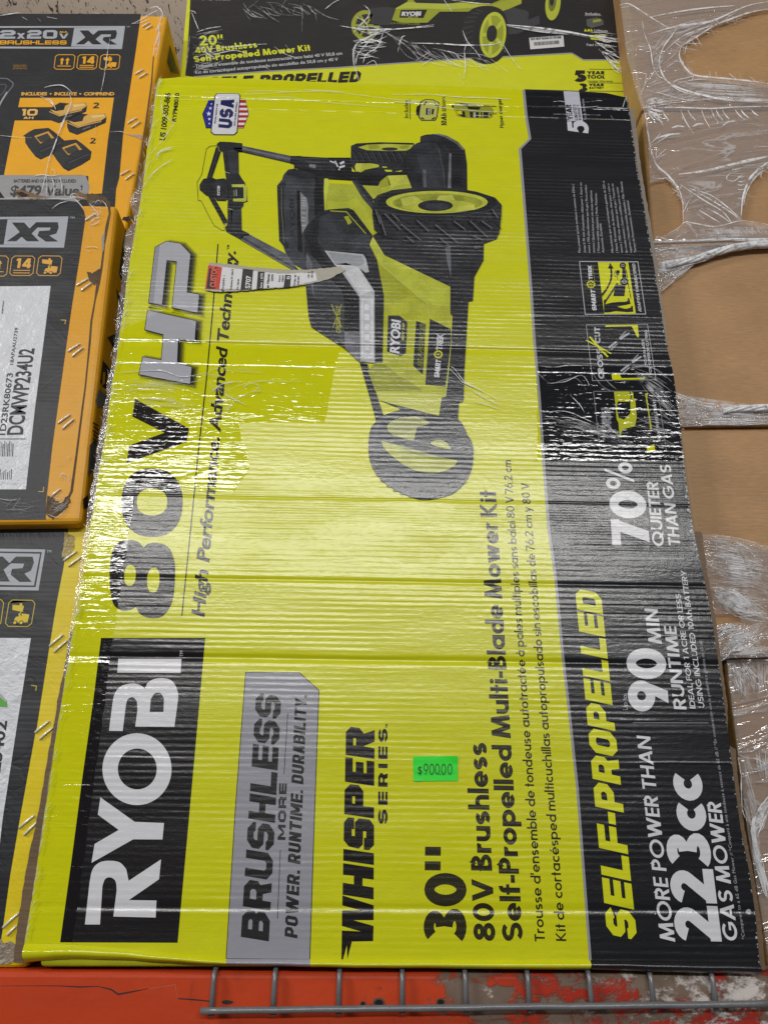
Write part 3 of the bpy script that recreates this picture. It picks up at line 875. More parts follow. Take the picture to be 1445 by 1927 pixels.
# ---- grey plate: brushless
mb = MB()
plate = [(972, 310), (1240, 312), (1337, 400), (1312, 1100), (1291, 1752), (874, 1748), (920, 1000)]
mb.poly(FRONT, c7(grow(plate, 4)), D, 1)
mb.poly(FRONT, c7(plate), G, 2)
mb.glyphs(FRONT, blk('BRUSHLESS', .235, .74, .13, .07), *c7([(1087, 1663), (1150, 430), (946, 1640)]), ink((40, 38, 40)), 3)
mb.glyphs(FRONT, blk('MORE', .25, .95, .14, .2), *c7([(1170, 1153), (1177, 868), (1131, 1152)]), ink((44, 42, 44)), 3)
mb.glyphs(FRONT, blk('POWER. RUNTIME. DURABILITY.', .21, .58, .1, .1, .3), *c7([(1230, 1648), (1278, 424), (1166, 1636)]), ink((44, 42, 44)), 3)
mb.line(FRONT, c7([(1145, 1203), (1130, 1550)]), 1.3, ink((60, 58, 62)), 3)
mb.line(FRONT, c7([(1182, 515), (1163, 822)]), 1.3, ink((60, 58, 62)), 3)
mb.build('motor_plate', carton)

# ---- whisper series
cw = crop(620, 1340, 3.856)
mb = MB()
Wp = [[(86, 1838), (90, 1585), (228, 1592), (90, 1552), (91, 1440), (228, 1438), (93, 1403), (94, 1330), (320, 1402), (320, 1510), (174, 1510), (320, 1552), (316, 1662), (163, 1665), (129, 1793), (127, 1690)]]
Wp += [[(97, 1238), (177, 1250), (177, 1188), (98, 1180), (99, 1096), (321, 1130), (321, 1216), (240, 1206), (240, 1260), (320, 1273), (320, 1360), (95, 1325)]]
Wp += [[(101, 993), (322, 1024), (322, 1110), (100, 1078)]]
Wp += [[(105, 800), (135, 764), (179, 768), (180, 850), (162, 848), (162, 898), (184, 900), (184, 800), (212, 771), (290, 780), (323, 822), (323, 965), (286, 1002), (249, 998), (250, 912), (266, 913), (266, 866), (244, 864), (242, 960), (212, 992), (140, 975), (103, 930)]]
for g_ in Wp: mb.poly(FRONT, cw(g_), ink((24, 20, 18)), 1)
mb.poly(FRONT, cw([(107, 740), (110, 565), (150, 524), (212, 530), (246, 575), (245, 683), (323, 690), (323, 772)]), ink((24, 20, 18)), 1, [cw([(165, 663), (185, 666), (186, 612), (166, 610)])])
mb.poly(FRONT, cw([(112, 505), (115, 327), (169, 332), (169, 432), (190, 434), (191, 360), (247, 365), (248, 442), (269, 444), (269, 352), (325, 358), (324, 536)]), ink((24, 20, 18)), 1)
mb.poly(FRONT, cw([(117, 310), (119, 145), (155, 106), (218, 116), (251, 157), (328, 130), (327, 215), (246, 248), (327, 264), (326, 341)]), ink((24, 20, 18)), 1, [cw([(172, 240), (192, 243), (193, 190), (173, 188)])])
mb.glyphs(FRONT, blk('SERIES', .24, .74, .14, .26), *cw([(421, 811), (421, 122), (352, 809)]), ink((36, 32, 22)), 1)
mb.glyphs(FRONT, font('TM', .02), *cw([(421, 118), (421, 88), (404, 118)]), ink((36, 32, 22)), 1)
mb.build('series_lettering', carton)

# ---- product name lines
mb = MB()
TX = ink((44, 40, 18))
cA, cB = crop(600, 1300, 2.89), crop(700, 800, 3.2125)
def two(a, b): return [a, b]
mb.glyphs(FRONT, geo('30"', .235, .05), *cA([(802, 1362), (802, 850), (568, 1360)]), TX, 1)
mb.glyphs(FRONT, geo('80V Brushless', .2, .055, .24), (932, 1771), (915, 1398), (891, 1770), TX, 1)
mb.glyphs(FRONT, geo('Self-Propelled Multi-Blade Mower Kit', .2, .05, .24), (984, 1771), (932.5, 923), (945, 1770.5), TX, 1)
mb.glyphs(FRONT, geo("Trousse d'ensemble de tondeuse autotractée à pales multiples sans balai 80 V 76,2 cm", .155, .075, .26), (1025, 1772), (961, 866), (1006, 1771.5), TX, 1)
mb.glyphs(FRONT, geo('Kit de cortacésped multicuchillas autopropulsado sin escobillas de 76,2 cm y 80 V', .155, .075, .26), (1065, 1771), (995, 909), (1046, 1770.5), TX, 1)
mb.build('product_lettering', carton)

# ---- lettering on the black band
mb = MB()
cD, cE = crop(1040, 1300, 3.504), crop(1000, 850, 3.247)
VL = ink((214, 216, 20))
mb.glyphs(FRONT, blk('SELF-PROPELLED', .25, .74, .13, .075), (1198.5, 1770), (1130, 1117), (1141.5, 1757), VL, 2)
mb.build('headline_lettering', carton)
mb = MB()
mb.glyphs(FRONT, geo('MORE POWER THAN', .165, .085, .3), *cD([(805, 1655), (640, 303), (706, 1645)]), W_, 2)
mb.glyphs(FRONT, geo('223cc', .24, .045), *cD([(1112, 1655), (975, 548), (810, 1645)]), W_, 2)
mb.glyphs(FRONT, geo('GAS MOWER', .175, .085, .3), *cD([(1220, 1652), (1105, 738), (1122, 1640)]), W_, 2)
FINE = ink((170, 170, 176))
mb.glyphs(FRONT, font('*Compared to a 65 dB Gas Mower // *Comparé à une tondeuse à essence de 65 dB // *En comparación con la podadora a gasolina de 65 dB', 0, 1.05, 2), (1401, 1768), (1320, 1206), (1394.5, 1767.5), FINE, 2)
mb.glyphs(FRONT, geo('Up to', .09, .1), *cE([(585, 1580), (580, 1488), (558, 1578)]), W_, 2)
mb.glyphs(FRONT, geo('90', .23, .03), *cE([(838, 1590), (815, 1202), (590, 1586)]), W_, 2)
mb.glyphs(FRONT, geo('MIN', .17, .1), *cE([(795, 1175), (768, 963), (713, 1170)]), W_, 2)
mb.glyphs(FRONT, geo('RUNTIME', .17, .085), *cE([(945, 1576), (880, 1068), (868, 1572)]), W_, 2)
mb.glyphs(FRONT, geo('IDEAL FOR 1 ACRE OR LESS', .15, .085, .3), *cE([(1000, 1570), (908, 870), (966, 1568)]), W_, 2)
mb.glyphs(FRONT, geo('USING INCLUDED 10Ah BATTERY', .15, .085, .3), *cE([(1055, 1567), (942, 728), (1020, 1564)]), W_, 2)
mb.glyphs(FRONT, geo('70', .235, .03), *cE([(722, 576), (692, 240), (492, 572)]), W_, 2)
mb.glyphs(FRONT, geo('%', .19, .03), *cE([(626, 232), (612, 66), (455, 228)]), W_, 2)
mb.glyphs(FRONT, geo('QUIETER', .175, .08), *cE([(810, 580), (770, 185), (738, 576)]), W_, 2)
mb.glyphs(FRONT, geo('THAN GAS', .175, .08, .3), *cE([(908, 577), (848, 82), (836, 570)]), W_, 2)
mb.line(FRONT, [(1150, 1049.6), (1285, 1051)], 1.2, ink((150, 150, 156)), 2)
mb.line(FRONT, [(1190, 1360), (1332.5, 1360.5)], 1.2, ink((150, 150, 156)), 2)
mb.build('claims_lettering', carton)

# ---- small print
mb = MB()
cs = crop(940, 150, 2.861)
rows = [("Plus puissant qu'une tondeuse à essence de 223cc |", 435, 398, 563), ("Jusqu'à 90 min d'exécution, idéal pour 1 d'acre ou", 462, 440, 555), ("moins | 70% plus silencieux que le gaz | Roue arrière", 487, 467, 568),
        ("motrice | Quatre lames pour une coupe supérieure", 512, 495, 597), ("| Vitesse variable adaptative | Mode. Puissance.", 537, 521, 610), ("Autonomie. Durabilité.", 562, 545, 772),
        ("Más potencia que un cortacésped a gasolina de 223 cc", 612, 562, 545), ("| Hasta 90 minutos de duración, ideal para 1 acre o", 637, 588, 560), ("menos | 70% más silencioso que el gas | Tracción en", 662, 610, 560),
        ("las ruedas traseras | Cuatro cuchillas para un corte", 687, 636, 580), ("superior | Velocidad variable adaptable | Más. Potencia.", 711, 657, 547), ("Tiempo de Funcionamiento. Durabilidad.", 735, 692, 650)]
for t_, xa, xb, yb in rows:
    mb.glyphs(FRONT, font(t_, .004, 1.0, 2), *cs([(xa, 932), (xb, yb), (xa - 13, 931)]), ink((186, 186, 192)), 2)
mb.build('small_print', carton)

# ---- warranty mark at the top of the band
cv = crop(1040, 150, 9.031)
mb = MB()
mb.poly(FRONT, cv([(178, 195), (440, 205), (510, 715), (240, 700)]), ink((190, 190, 202)), 2)
BK2 = ink((36, 36, 44))
mb.glyphs(FRONT, geo('YEAR', .26, .05), *cv([(340, 690), (305, 425), (245, 690)]), BK2, 3)
mb.glyphs(FRONT, geo('LIMITED', .16, .1), *cv([(425, 690), (385, 425), (372, 690)]), BK2, 3)
mb.glyphs(FRONT, geo('WARRANTY', .16, .1), *cv([(485, 690), (445, 425), (440, 690)]), BK2, 3)
mb.glyphs(FRONT, geo('Tools & Batteries', .1, .1), *cv([(572, 690), (522, 330), (532, 690)]), ink((190, 190, 202)), 3)
mb.poly(FRONT, cv([(238, 715), (318, 712), (325, 818), (352, 820), (345, 745), (365, 722)] + smooth([(420, 708), (500, 712), (560, 745), (598, 800), (605, 850)], 4, False) + [(598, 915), (500, 905)]
        + smooth([(535, 850), (520, 805), (475, 788), (425, 800), (405, 838)], 4, False) + [(440, 895), (250, 868)]), ink((206, 206, 214)), 4)
mb.build('warranty_mark', carton)

# ---- codes and included items along the top
mb = MB()
c1 = crop(0, 0, 3.0104)
mb.glyphs(FRONT, font('US 1009-503-866', .03, .95), *c1([(935, 797), (968, 528), (902, 792)]), D, 1)
mb.glyphs(FRONT, font('RYPM8010', .03, .95), *c1([(998, 690), (1018, 528), (972, 688)]), D, 1)
ci = crop(740, 170, 6.568)
mb.glyphs(FRONT, geo('Includes', .17, .1), *ci([(188, 345), (183, 122), (135, 343)]), D, 1)
mb.line(FRONT, ci([(203, 110), (210, 360)]), 1.4, D, 1)
mb.glyphs(FRONT, geo('10Ah', .24, .06), *ci([(660, 440), (655, 285), (592, 432)]), D, 1)
mb.glyphs(FRONT, geo('lithion', .17, .1), *ci([(655, 260), (640, 88), (600, 258)]), D, 1)
mb.glyphs(FRONT, geo('Hyper charger', .2, .08), *ci([(1362, 466), (1332, 105), (1312, 464)]), D, 1)
mb.build('contents_lettering', carton); mb = MB()
OL = ink((150, 152, 44)); OD = ink((56, 58, 34)); OK = ink((36, 36, 40)); OLL = ink((186, 188, 92))
mb.poly(FRONT, ci([(345, 130), (400, 108), (490, 112), (570, 150), (545, 330), (520, 378), (345, 378), (305, 330), (322, 165)]), OD, 1)
mb.poly(FRONT, ci([(355, 140), (410, 118), (485, 122), (556, 156), (532, 325), (508, 366), (355, 366), (322, 330), (335, 200)]), OLL, 2)
mb.poly(FRONT, ci([(280, 250), (290, 200), (330, 178), (340, 190), (320, 290), (300, 315), (282, 300)]), OK, 2)
mb.poly(FRONT, ci([(405, 222), (462, 225), (452, 308), (400, 303)]), OK, 3); mb.poly(FRONT, ci([(478, 230), (505, 233), (492, 302), (468, 298)]), OK, 3)
mb.glyphs(FRONT, font('RYOBI', .03), *ci([(445, 302), (452, 232), (420, 300)]), W_, 4)
for q_ in ([(365, 175), (405, 140), (420, 150), (380, 190)], [(500, 150), (545, 178), (535, 200), (500, 168)], [(345, 330), (385, 352), (378, 364), (345, 350)], [(465, 358), (510, 328), (516, 345), (485, 366)]):
    mb.poly(FRONT, ci(q_), OK, 3)
mb.build('battery_picture', carton); mb = MB()
mb.poly(FRONT, ci([(722, 190), (765, 158), (860, 160), (1100, 190), (1215, 210), (1240, 250), (1228, 330), (1190, 350), (960, 345), (850, 335), (790, 320), (760, 250), (738, 222)]), OL, 1)
mb.poly(FRONT, ci([(775, 262), (850, 255), (850, 300), (800, 300)]), ink(YEL), 2)
for q_ in ([(716, 205), (728, 180), (748, 195), (742, 218)], [(812, 160), (910, 172), (920, 200), (850, 192)], [(910, 200), (1075, 208), (1060, 240), (925, 235)], [(845, 258), (880, 262), (892, 332), (850, 328), (800, 295), (850, 300)],
           [(940, 268), (985, 270), (985, 340), (950, 335)], [(1015, 272), (1055, 272), (1055, 338), (1020, 342)], [(1078, 275), (1095, 275), (1095, 345), (1082, 345)], [(1110, 272), (1172, 272), (1172, 340), (1112, 342)],
           [(945, 178), (1270, 196), (1270, 204), (945, 190)], [(1190, 292), (1210, 292), (1210, 316), (1195, 316)], [(1228, 288), (1280, 290), (1280, 295), (1228, 296)]):
    mb.poly(FRONT, ci(q_), OK, 3)
mb.glyphs(FRONT, font('RYOBI', .03), *ci([(1012, 340), (1012, 280), (990, 340)]), W_, 4)
mb.build('charger_picture', carton)

# ---- badge with stars and stripes
cb = crop(370, 160, 12.042)
NAVY, RED = ink((38, 44, 140)), ink((176, 40, 48))
mb = MB()
mb.poly(FRONT, cb([(278, 338), (420, 340), (420, 985), (215, 985), (198, 915), (132, 660)]), ink((26, 26, 34)), 1)
mb.poly(FRONT, cb([(284, 352), (420, 352), (420, 972), (224, 970), (150, 660)]), NAVY, 2)
mb.poly(FRONT, cb([(960, 340), (1115, 342), (1192, 660), (1065, 988), (920, 985)]), ink((26, 26, 34)), 1)
mb.poly(FRONT, cb([(960, 348), (1108, 350), (1178, 660), (1056, 978), (920, 978)]), ink((222, 220, 222)), 2)
def xr(yv):   # right border of the striped side
    return 1108 + (1176 - 1108) * (yv - 350) / 310 if yv < 660 else 1176 + (1056 - 1176) * (yv - 660) / 318
for i in range(6):
    ya = 350 + i * 112; yb = min(ya + 58, 977)
    mb.poly(FRONT, cb([(930, ya), (xr(ya), ya), (xr(yb), yb), (930, yb)]), RED, 3)
def star(cx, cy, r):
    return [(cx + (r if i % 2 == 0 else r * .42) * math.sin(math.pi * i / 5), cy - (r if i % 2 == 0 else r * .42) * math.cos(math.pi * i / 5)) for i in range(10)]
for cx, cy, r in ((342, 432, 24), (318, 532, 40), (282, 655, 60), (294, 775, 40), (292, 878, 26)):
    mb.poly(FRONT, cb(star(cx, cy, r)), ink((222, 222, 228)), 3)
mb.poly(FRONT, cb([(470, 190), (945, 190), (1000, 245), (990, 330), (930, 1080), (855, 1142), (395, 1138), (322, 1075), (400, 290), (410, 245)]), ink((26, 26, 34)), 4)
mb.poly(FRONT, cb([(478, 205), (935, 205), (978, 250), (910, 1068), (848, 1124), (405, 1120), (345, 1065), (430, 255)]), ink((214, 214, 220)), 5)
mb.glyphs(FRONT, blk('USA', .27, .74, .14, .09), *cb([(805, 998), (862, 330), (497, 968)]), ink((36, 38, 92)), 6)
mb.glyphs(FRONT, font('PROUDLY MADE IN THE', .035), *cb([(440, 880), (492, 436), (402, 878)]), ink((30, 30, 36)), 6)
mb.glyphs(FRONT, font('WITH GLOBAL MATERIALS', .035), *cb([(882, 940), (935, 395), (842, 938)]), ink((30, 30, 36)), 6)
mb.build('flag_badge', carton)

# scuffed and fluted right edge: the white liner shows where the ink has rubbed off
mb = MB()
LINER = ink((172, 172, 172))
for i in range(len(RIGHT) - 1):
    (ax, ay), (bx, by) = RIGHT[i], RIGHT[i + 1]
    n_ = int((by - ay) / 5)
    for k_ in range(n_):
        t = (k_ + random.random() * .5) / n_
        x, y = ax + (bx - ax) * t, ay + (by - ay) * t
        pr_ = .75 if y < 480 else (.55 if 700 < y < 1060 else .22)
        if random.random() > pr_: continue
        w_ = random.uniform(.6, 1.7) * (1.8 if 880 < y < 1050 else 1)
        mb.poly(FRONT, [(x - w_, y), (x + .4, y - .3), (x + .8, y + random.uniform(1.5, 3.4)), (x - w_ * random.uniform(.2, .9), y + random.uniform(1.5, 3.5))], LINER, 4)
for x, y, r in ((1407, 1716, 4.5), (1158, 1719, 2.2), (1232, 1719, 1.6), (1303, 1716, 2), (1422, 1764, 2.2), (1300, 1000, 3), (1294, 960, 2.4), (1290, 935, 2.6)):
    mb.poly(FRONT, rough_edge(ell(x, y, r, r * 1.3, 9) + [ell(x, y, r, r * 1.3, 9)[0]], 2, r * .25), LINER, 4)
mb.build('edge_scuff', carton)

# ---- printed picture of the mower
m1, m2, m3, m4 = crop(560, 240, 3.6125), crop(360, 250, 5.5577), crop(560, 380, 3.6125), crop(660, 640, 5.1607)
pic = MB()
def pp(f, pts, col, k): pic.poly(FRONT, f(pts), ink(col, pic=True), k)
def pl(f, pts, w, col, k): pic.line(FRONT, f(pts), w, ink(col), k)
# far wheel
pp(m1, [(362, 125), (400, 108), (560, 100), (790, 105), (800, 320), (560, 320), (400, 310), (362, 262)], (38, 39, 44), 1)
pp(m1, [(412, 135), (470, 118), (600, 112), (785, 118), (775, 140), (740, 158), (600, 160), (470, 155)], (176, 182, 62), 2)
pp(m1, ell(625, 147, 55, 11), (44, 45, 50), 3)
pp(m1, [(480, 122), (545, 120), (560, 140), (490, 148)], (150, 156, 52), 3)
pp(m1, [(690, 128), (760, 122), (750, 140), (700, 146)], (150, 156, 52), 3)
for i in range(9):
    x = 372 + i * 44
    pl(m1, [(x, 165 + 2 * (i % 3)), (x + 22, 200), (x + 38, 235)], 1.5, (66, 68, 74), 2)
    pl(m1, [(x + 14, 165), (x + 34, 205), (x + 48, 240)], 1.6, (20, 20, 24), 2)
# chassis behind
pp(m1, [(0, 195), (190, 205), (360, 205), (370, 300), (560, 318), (760, 310), (790, 430), (510, 500), (400, 365), (180, 352), (0, 305)], (26, 27, 31), 2)
pp(m1, [(0, 200), (180, 208), (250, 240), (265, 290), (180, 300), (80, 285), (0, 270)], (48, 50, 56), 3)
pp(m1, [(85, 250), (125, 252), (120, 280), (82, 276)], (112, 114, 120), 4)
for q in ([(195, 218), (260, 238), (255, 246), (200, 228)], [(258, 225), (290, 290), (280, 292), (250, 232)], [(285, 240), (315, 228), (320, 240), (292, 255)], [(270, 270), (320, 255), (322, 268), (275, 284)]):
    pp(m1, q, (206, 208, 214), 4)
for q in ([(590, 288), (640, 290), (640, 302), (600, 302)], [(660, 300), (712, 292), (700, 303)], [(575, 266), (608, 268), (606, 275), (578, 274)]):
    pp(m1, q, (190, 196, 50), 4)
pp(m1, [(388, 265), (400, 245), (500, 245), (552, 255), (552, 270), (460, 288), (432, 306), (395, 300)], (178, 182, 54), 4)
pp(m1, [(388, 265), (400, 245), (440, 246), (428, 300), (395, 300)], (196, 198, 78), 5)
# motor cover
pp(m1, [(835, 62), (870, 50), (960, 45), (1020, 60), (1090, 100), (1135, 150), (1150, 250), (1152, 432), (850, 430), (775, 420), (745, 330), (720, 270), (735, 190), (770, 140), (800, 112), (832, 100)], (36, 37, 42), 5)
pp(m1, [(740, 200), (800, 115), (900, 103), (955, 128), (985, 235), (1003, 418), (790, 416), (750, 330)], (50, 52, 58), 6)
pp(m1, [(742, 205), (790, 140), (815, 200), (840, 300), (850, 415), (790, 415), (752, 330)], (40, 41, 47), 7)
pp(m1, [(850, 290), (872, 290), (876, 412), (854, 412)], (84, 86, 94), 7)
pp(m1, [(905, 46), (962, 44), (1020, 60), (1092, 104), (1132, 150), (1122, 156), (1078, 114), (1005, 70), (955, 54)], (104, 106, 112), 6)
pp(m1, [(1030, 178), (1043, 178), (1042, 416), (1018, 416)], (108, 110, 116), 7)
pp(m1, [(1043, 178), (1100, 172), (1118, 180), (1115, 425), (1042, 418)], (30, 31, 36), 7)
pp(m1, [(935, 108), (965, 150), (995, 290), (1006, 415), (1000, 415), (985, 290), (955, 150), (928, 108)], (66, 68, 74), 7)
pp(m1, [(840, 66), (900, 55), (960, 70), (1030, 150), (1100, 165), (1040, 172), (1020, 168), (950, 100), (900, 98), (838, 100)], (42, 43, 49), 6)
# yellow deck, upper
pp(m1, [(183, 347), (210, 350), (216, 380), (375, 387), (440, 480), (510, 560), (535, 715), (505, 730), (375, 560), (330, 550), (215, 560), (183, 570), (172, 420)], (168, 174, 54), 3)
pp(m1, [(183, 347), (210, 350), (216, 380), (196, 500), (183, 570), (172, 420)], (190, 196, 70), 4)
pp(m1, [(196, 500), (320, 510), (400, 480), (470, 560), (510, 640), (535, 715), (505, 730), (375, 560), (330, 550), (215, 560)], (178, 184, 50), 4)
pp(m1, [(440, 395), (550, 400), (560, 370), (610, 330), (740, 325), (778, 418), (640, 430), (560, 455), (515, 490)], (172, 178, 58), 6)
pp(m1, [(610, 330), (740, 325), (765, 385), (665, 400), (640, 425), (620, 380)], (188, 192, 74), 7)
pp(m1, [(560, 370), (610, 330), (632, 395), (560, 410)], (152, 156, 44), 7)
pp(m1, [(370, 365), (410, 360), (512, 490), (508, 560), (440, 480)], (44, 46, 52), 5)
pp(m1, [(370, 365), (382, 363), (512, 530), (508, 560), (440, 480)], (62, 64, 70), 6)
# bag
pp(m2, [(898, 555), (950, 490), (965, 440), (1015, 385), (1080, 375), (1290, 440), (1340, 470), (1385, 480), (1380, 600), (1395, 830), (1310, 880), (1260, 960), (1230, 1100), (1240, 1430), (1160, 1430), (1080, 1380), (990, 1260), (960, 1180), (920, 1130), (905, 700)], (58, 61, 67), 4)
pp(m2, [(1010, 392), (1080, 378), (1290, 442), (1300, 480), (1150, 470), (985, 440)], (44, 46, 52), 5)
pp(m2, [(1290, 440), (1390, 480), (1385, 600), (1395, 830), (1290, 870), (1285, 600), (1300, 520)], (28, 29, 34), 5)
pp(m2, [(898, 555), (985, 502), (992, 560), (966, 580), (976, 1110), (1020, 1160), (1012, 1212), (960, 1172), (920, 1122), (902, 700)], (38, 40, 45), 5)
pl(m2, [(945, 570), (945, 800), (960, 1000), (970, 1150)], .9, (128, 130, 100), 6)
pp(m2, [(1105, 598), (1140, 615), (1150, 980), (1162, 1250), (1115, 1240)], (20, 21, 25), 5)
pp(m2, [(1140, 620), (1210, 690), (1225, 780), (1222, 950), (1190, 1010), (1160, 1060), (1145, 900)], (128, 128, 134), 6)
for i in range(12):
    yy = 680 + i * 26
    pp(m2, [(1150 + (i % 3) * 6, yy), (1205 - (i * 7 % 5) * 5, yy + 4), (1203, yy + 13), (1152, yy + 10)], random.choice([(150, 150, 155), (96, 96, 104), (170, 168, 172), (120, 104, 92)]), 7)
pic.glyphs(FRONT, font('RYOBI', .0), *m2([(1082, 1075), (1072, 700), (1032, 1072)]), ink((34, 36, 41)), 6)
# handle arms
pp(m2, [(445, 150), (535, 138), (1050, 245), (1032, 318), (540, 206), (445, 182)], (84, 85, 92), 5)
pp(m2, [(445, 160), (540, 158), (1045, 272), (1040, 288), (540, 178), (445, 172)], (116, 117, 124), 6)
pp(m2, [(445, 176), (540, 194), (1036, 306), (1032, 320), (540, 206), (445, 184)], (56, 57, 63), 6)
pp(m2, [(1040, 245), (1130, 245), (1300, 270), (1445, 262), (1460, 400), (1300, 392), (1075, 372), (1075, 336), (1030, 320)], (36, 37, 42), 7)
pp(m2, [(1040, 262), (1290, 300), (1445, 300), (1445, 318), (1290, 322), (1038, 280)], (56, 58, 64), 8)
pp(m2, [(1238, 330), (1305, 340), (1300, 376), (1232, 362)], (118, 119, 124), 8)
pp(m2, [(520, 1090), (610, 1065), (1000, 1272), (1050, 1345), (1130, 1445), (1070, 1445), (540, 1137)], (90, 92, 98), 6)
pp(m2, [(520, 1105), (560, 1100), (1112, 1425), (1100, 1445), (530, 1132)], (64, 66, 72), 7)
pl(m2, [(530, 1120), (800, 1280), (1095, 1440)], 1.2, (134, 136, 142), 8)
# crossbar
pp(m2, [(272, 115), (300, 95), (420, 100), (535, 112), (535, 205), (495, 205), (500, 430), (535, 490), (560, 520), (575, 570), (590, 720), (550, 732), (545, 770), (525, 790), (530, 1020), (605, 1055), (605, 1075), (545, 1085), (540, 1137), (500, 1110), (370, 1040), (355, 990), (385, 960), (380, 790), (385, 715), (365, 480), (330, 200), (290, 190), (265, 140)], (38, 40, 44), 6)
pp(m2, [(335, 195), (450, 180), (488, 215), (492, 430), (405, 430), (352, 392)], (54, 56, 61), 7)
pp(m2, [(335, 195), (380, 190), (405, 428), (355, 410)], (44, 45, 50), 8)
pp(m2, [(420, 812), (525, 800), (526, 1010), (430, 1030)], (54, 56, 61), 7)
pp(m2, [(388, 812), (432, 808), (428, 1025), (375, 1005)], (44, 45, 50), 7)
pp(m2, [(262, 150), (312, 200), (220, 472), (165, 475)], (32, 33, 37), 6)
pp(m2, [(178, 665), (238, 670), (385, 932), (340, 962), (298, 880)], (32, 33, 37), 6)
pl(m2, [(285, 190), (195, 465)], 1.6, (62, 63, 68), 7)
pp(m2, [(90, 545), (130, 485), (220, 470), (260, 490), (350, 480), (390, 520), (402, 680), (360, 715), (270, 712), (235, 665), (160, 660), (90, 600)], (32, 33, 37), 8)
pp(m2, [(235, 520), (270, 500), (350, 505), (375, 540), (380, 660), (350, 692), (280, 690), (245, 650)], (44, 45, 50), 9)
pic.glyphs(FRONT, font('RYOBI', .03), *m2([(302, 660), (302, 562), (272, 658)]), ink((210, 210, 216)), 10)
pp(m2, [(425, 545), (555, 543), (582, 570), (582, 715), (560, 726), (440, 722), (440, 694), (550, 690), (548, 575), (430, 572)], (180, 186, 74), 9)
pp(m2, [(435, 582), (542, 580), (546, 690), (440, 692)], (36, 37, 41), 9)
pp(m2, [(440, 605), (460, 605), (462, 670), (444, 670)], (92, 96, 60), 10)
pp(m2, [(468, 600), (480, 600), (482, 665), (470, 668)], (140, 142, 150), 10)
pl(m2, [(275, 135), (200, 140), (160, 170), (110, 440), (62, 520), (75, 710), (105, 712), (180, 860), (240, 970), (320, 1020), (350, 1022)], 1.1, (112, 116, 40), 4)
pl(m2, [(355, 412), (405, 430)], .9, (190, 190, 150), 9); pl(m2, [(385, 797), (435, 807)], .9, (190, 190, 150), 9)
pl(m2, [(265, 135), (290, 160), (290, 190), (312, 200)], 1.0, (150, 152, 90), 9); pl(m2, [(378, 948), (345, 955), (350, 1020)], 1.0, (150, 152, 90), 9)
# lower chassis
def cat(*a): return [p for x in a for p in x]
pic.poly(FRONT, cat(m3([(505, 235), (560, 200), (1265, 250), (1262, 400), (1200, 512), (1190, 675), (1160, 680)]), m4([(1115, 80), (1100, 330), (1095, 575), (1086, 600), (1050, 610), (1040, 760), (855, 760), (880, 560)]), m3([(1030, 700), (1035, 585), (590, 372)])), ink((35, 36, 41), pic=True), 7)
pp(m3, [(1000, 310), (1040, 305), (1042, 520), (1012, 400)], (88, 90, 96), 8)
pp(m3, [(510, 235), (600, 262), (900, 305), (990, 330), (1010, 420), (1030, 560), (590, 365)], (42, 43, 48), 8)
pp(m3, [(1192, 305), (1240, 300), (1240, 318), (1200, 322)], (92, 94, 100), 9)
# yellow body
pic.poly(FRONT, cat(m3([(488, 290), (512, 238), (590, 365), (1037, 580), (1036, 762), (1052, 780), (1046, 880)]), m4([(975, 0), (920, 550), (882, 562), (853, 742), (280, 590), (258, 545), (165, 300), (240, 222)]), m3([(577, 1095), (588, 640), (524, 432), (532, 408)])), ink((176, 180, 40), pic=True), 8)
pp(m3, [(488, 290), (512, 238), (592, 368), (566, 432)], (188, 194, 66), 9)
pp(m3, [(566, 432), (592, 368), (1037, 580), (1036, 720), (885, 700)], (182, 188, 56), 9)
pp(m3, [(532, 408), (566, 432), (885, 700), (770, 640), (640, 680), (588, 640), (524, 432)], (164, 168, 34), 9)
pl(m3, [(566, 432), (885, 700), (890, 790)], 1.0, (206, 208, 110), 10)
pic.poly(FRONT, m4([(250, 500), (690, 500), (920, 552), (882, 562), (853, 742), (280, 590)]), ink((194, 198, 70)), 9)
pp(m4, [(165, 300), (240, 222), (330, 240), (470, 350), (690, 480), (690, 502), (250, 498)], (146, 150, 26), 9)
pl(m4, [(975, 0), (945, 330), (920, 552)], 1.2, (196, 200, 90), 10)
# motor housing
pp(m3, [(48, 190), (150, 70), (215, 55), (345, 45), (380, 60), (512, 235), (487, 295), (540, 400), (586, 640), (577, 1096), (520, 1098), (420, 1094), (320, 1000), (95, 855), (75, 780), (55, 560)], (36, 37, 42), 10)
pp(m3, [(150, 110), (220, 78), (280, 215), (480, 225), (502, 242), (486, 292), (538, 395), (440, 350), (190, 335), (140, 280)], (54, 56, 62), 11)
pp(m3, [(215, 75), (325, 65), (475, 220), (285, 215)], (46, 48, 53), 12)
pl(m3, [(222, 66), (332, 72), (465, 222)], 2.0, (160, 164, 44), 13)
pp(m3, [(315, 105), (345, 100), (370, 145), (345, 160)], (166, 170, 40), 13)
pp(m3, [(50, 235), (120, 180), (140, 300), (190, 400), (300, 560), (415, 650), (420, 1090), (405, 1060), (315, 1000), (315, 650), (290, 590), (190, 500), (110, 400)], (24, 25, 29), 11)
pp(m3, [(60, 340), (130, 400), (200, 500), (300, 610), (316, 665), (320, 1000), (95, 855), (75, 780), (55, 560), (45, 430)], (60, 62, 68), 12)
pp(m3, [(58, 560), (110, 655), (235, 690), (240, 830), (320, 1000), (95, 855), (75, 780)], (44, 46, 51), 13)
pp(m3, [(318, 885), (420, 885), (420, 1092), (322, 1000)], (112, 113, 122), 12)
pp(m3, [(62, 350), (100, 420), (112, 650), (100, 600), (60, 440)], (96, 98, 104), 13)
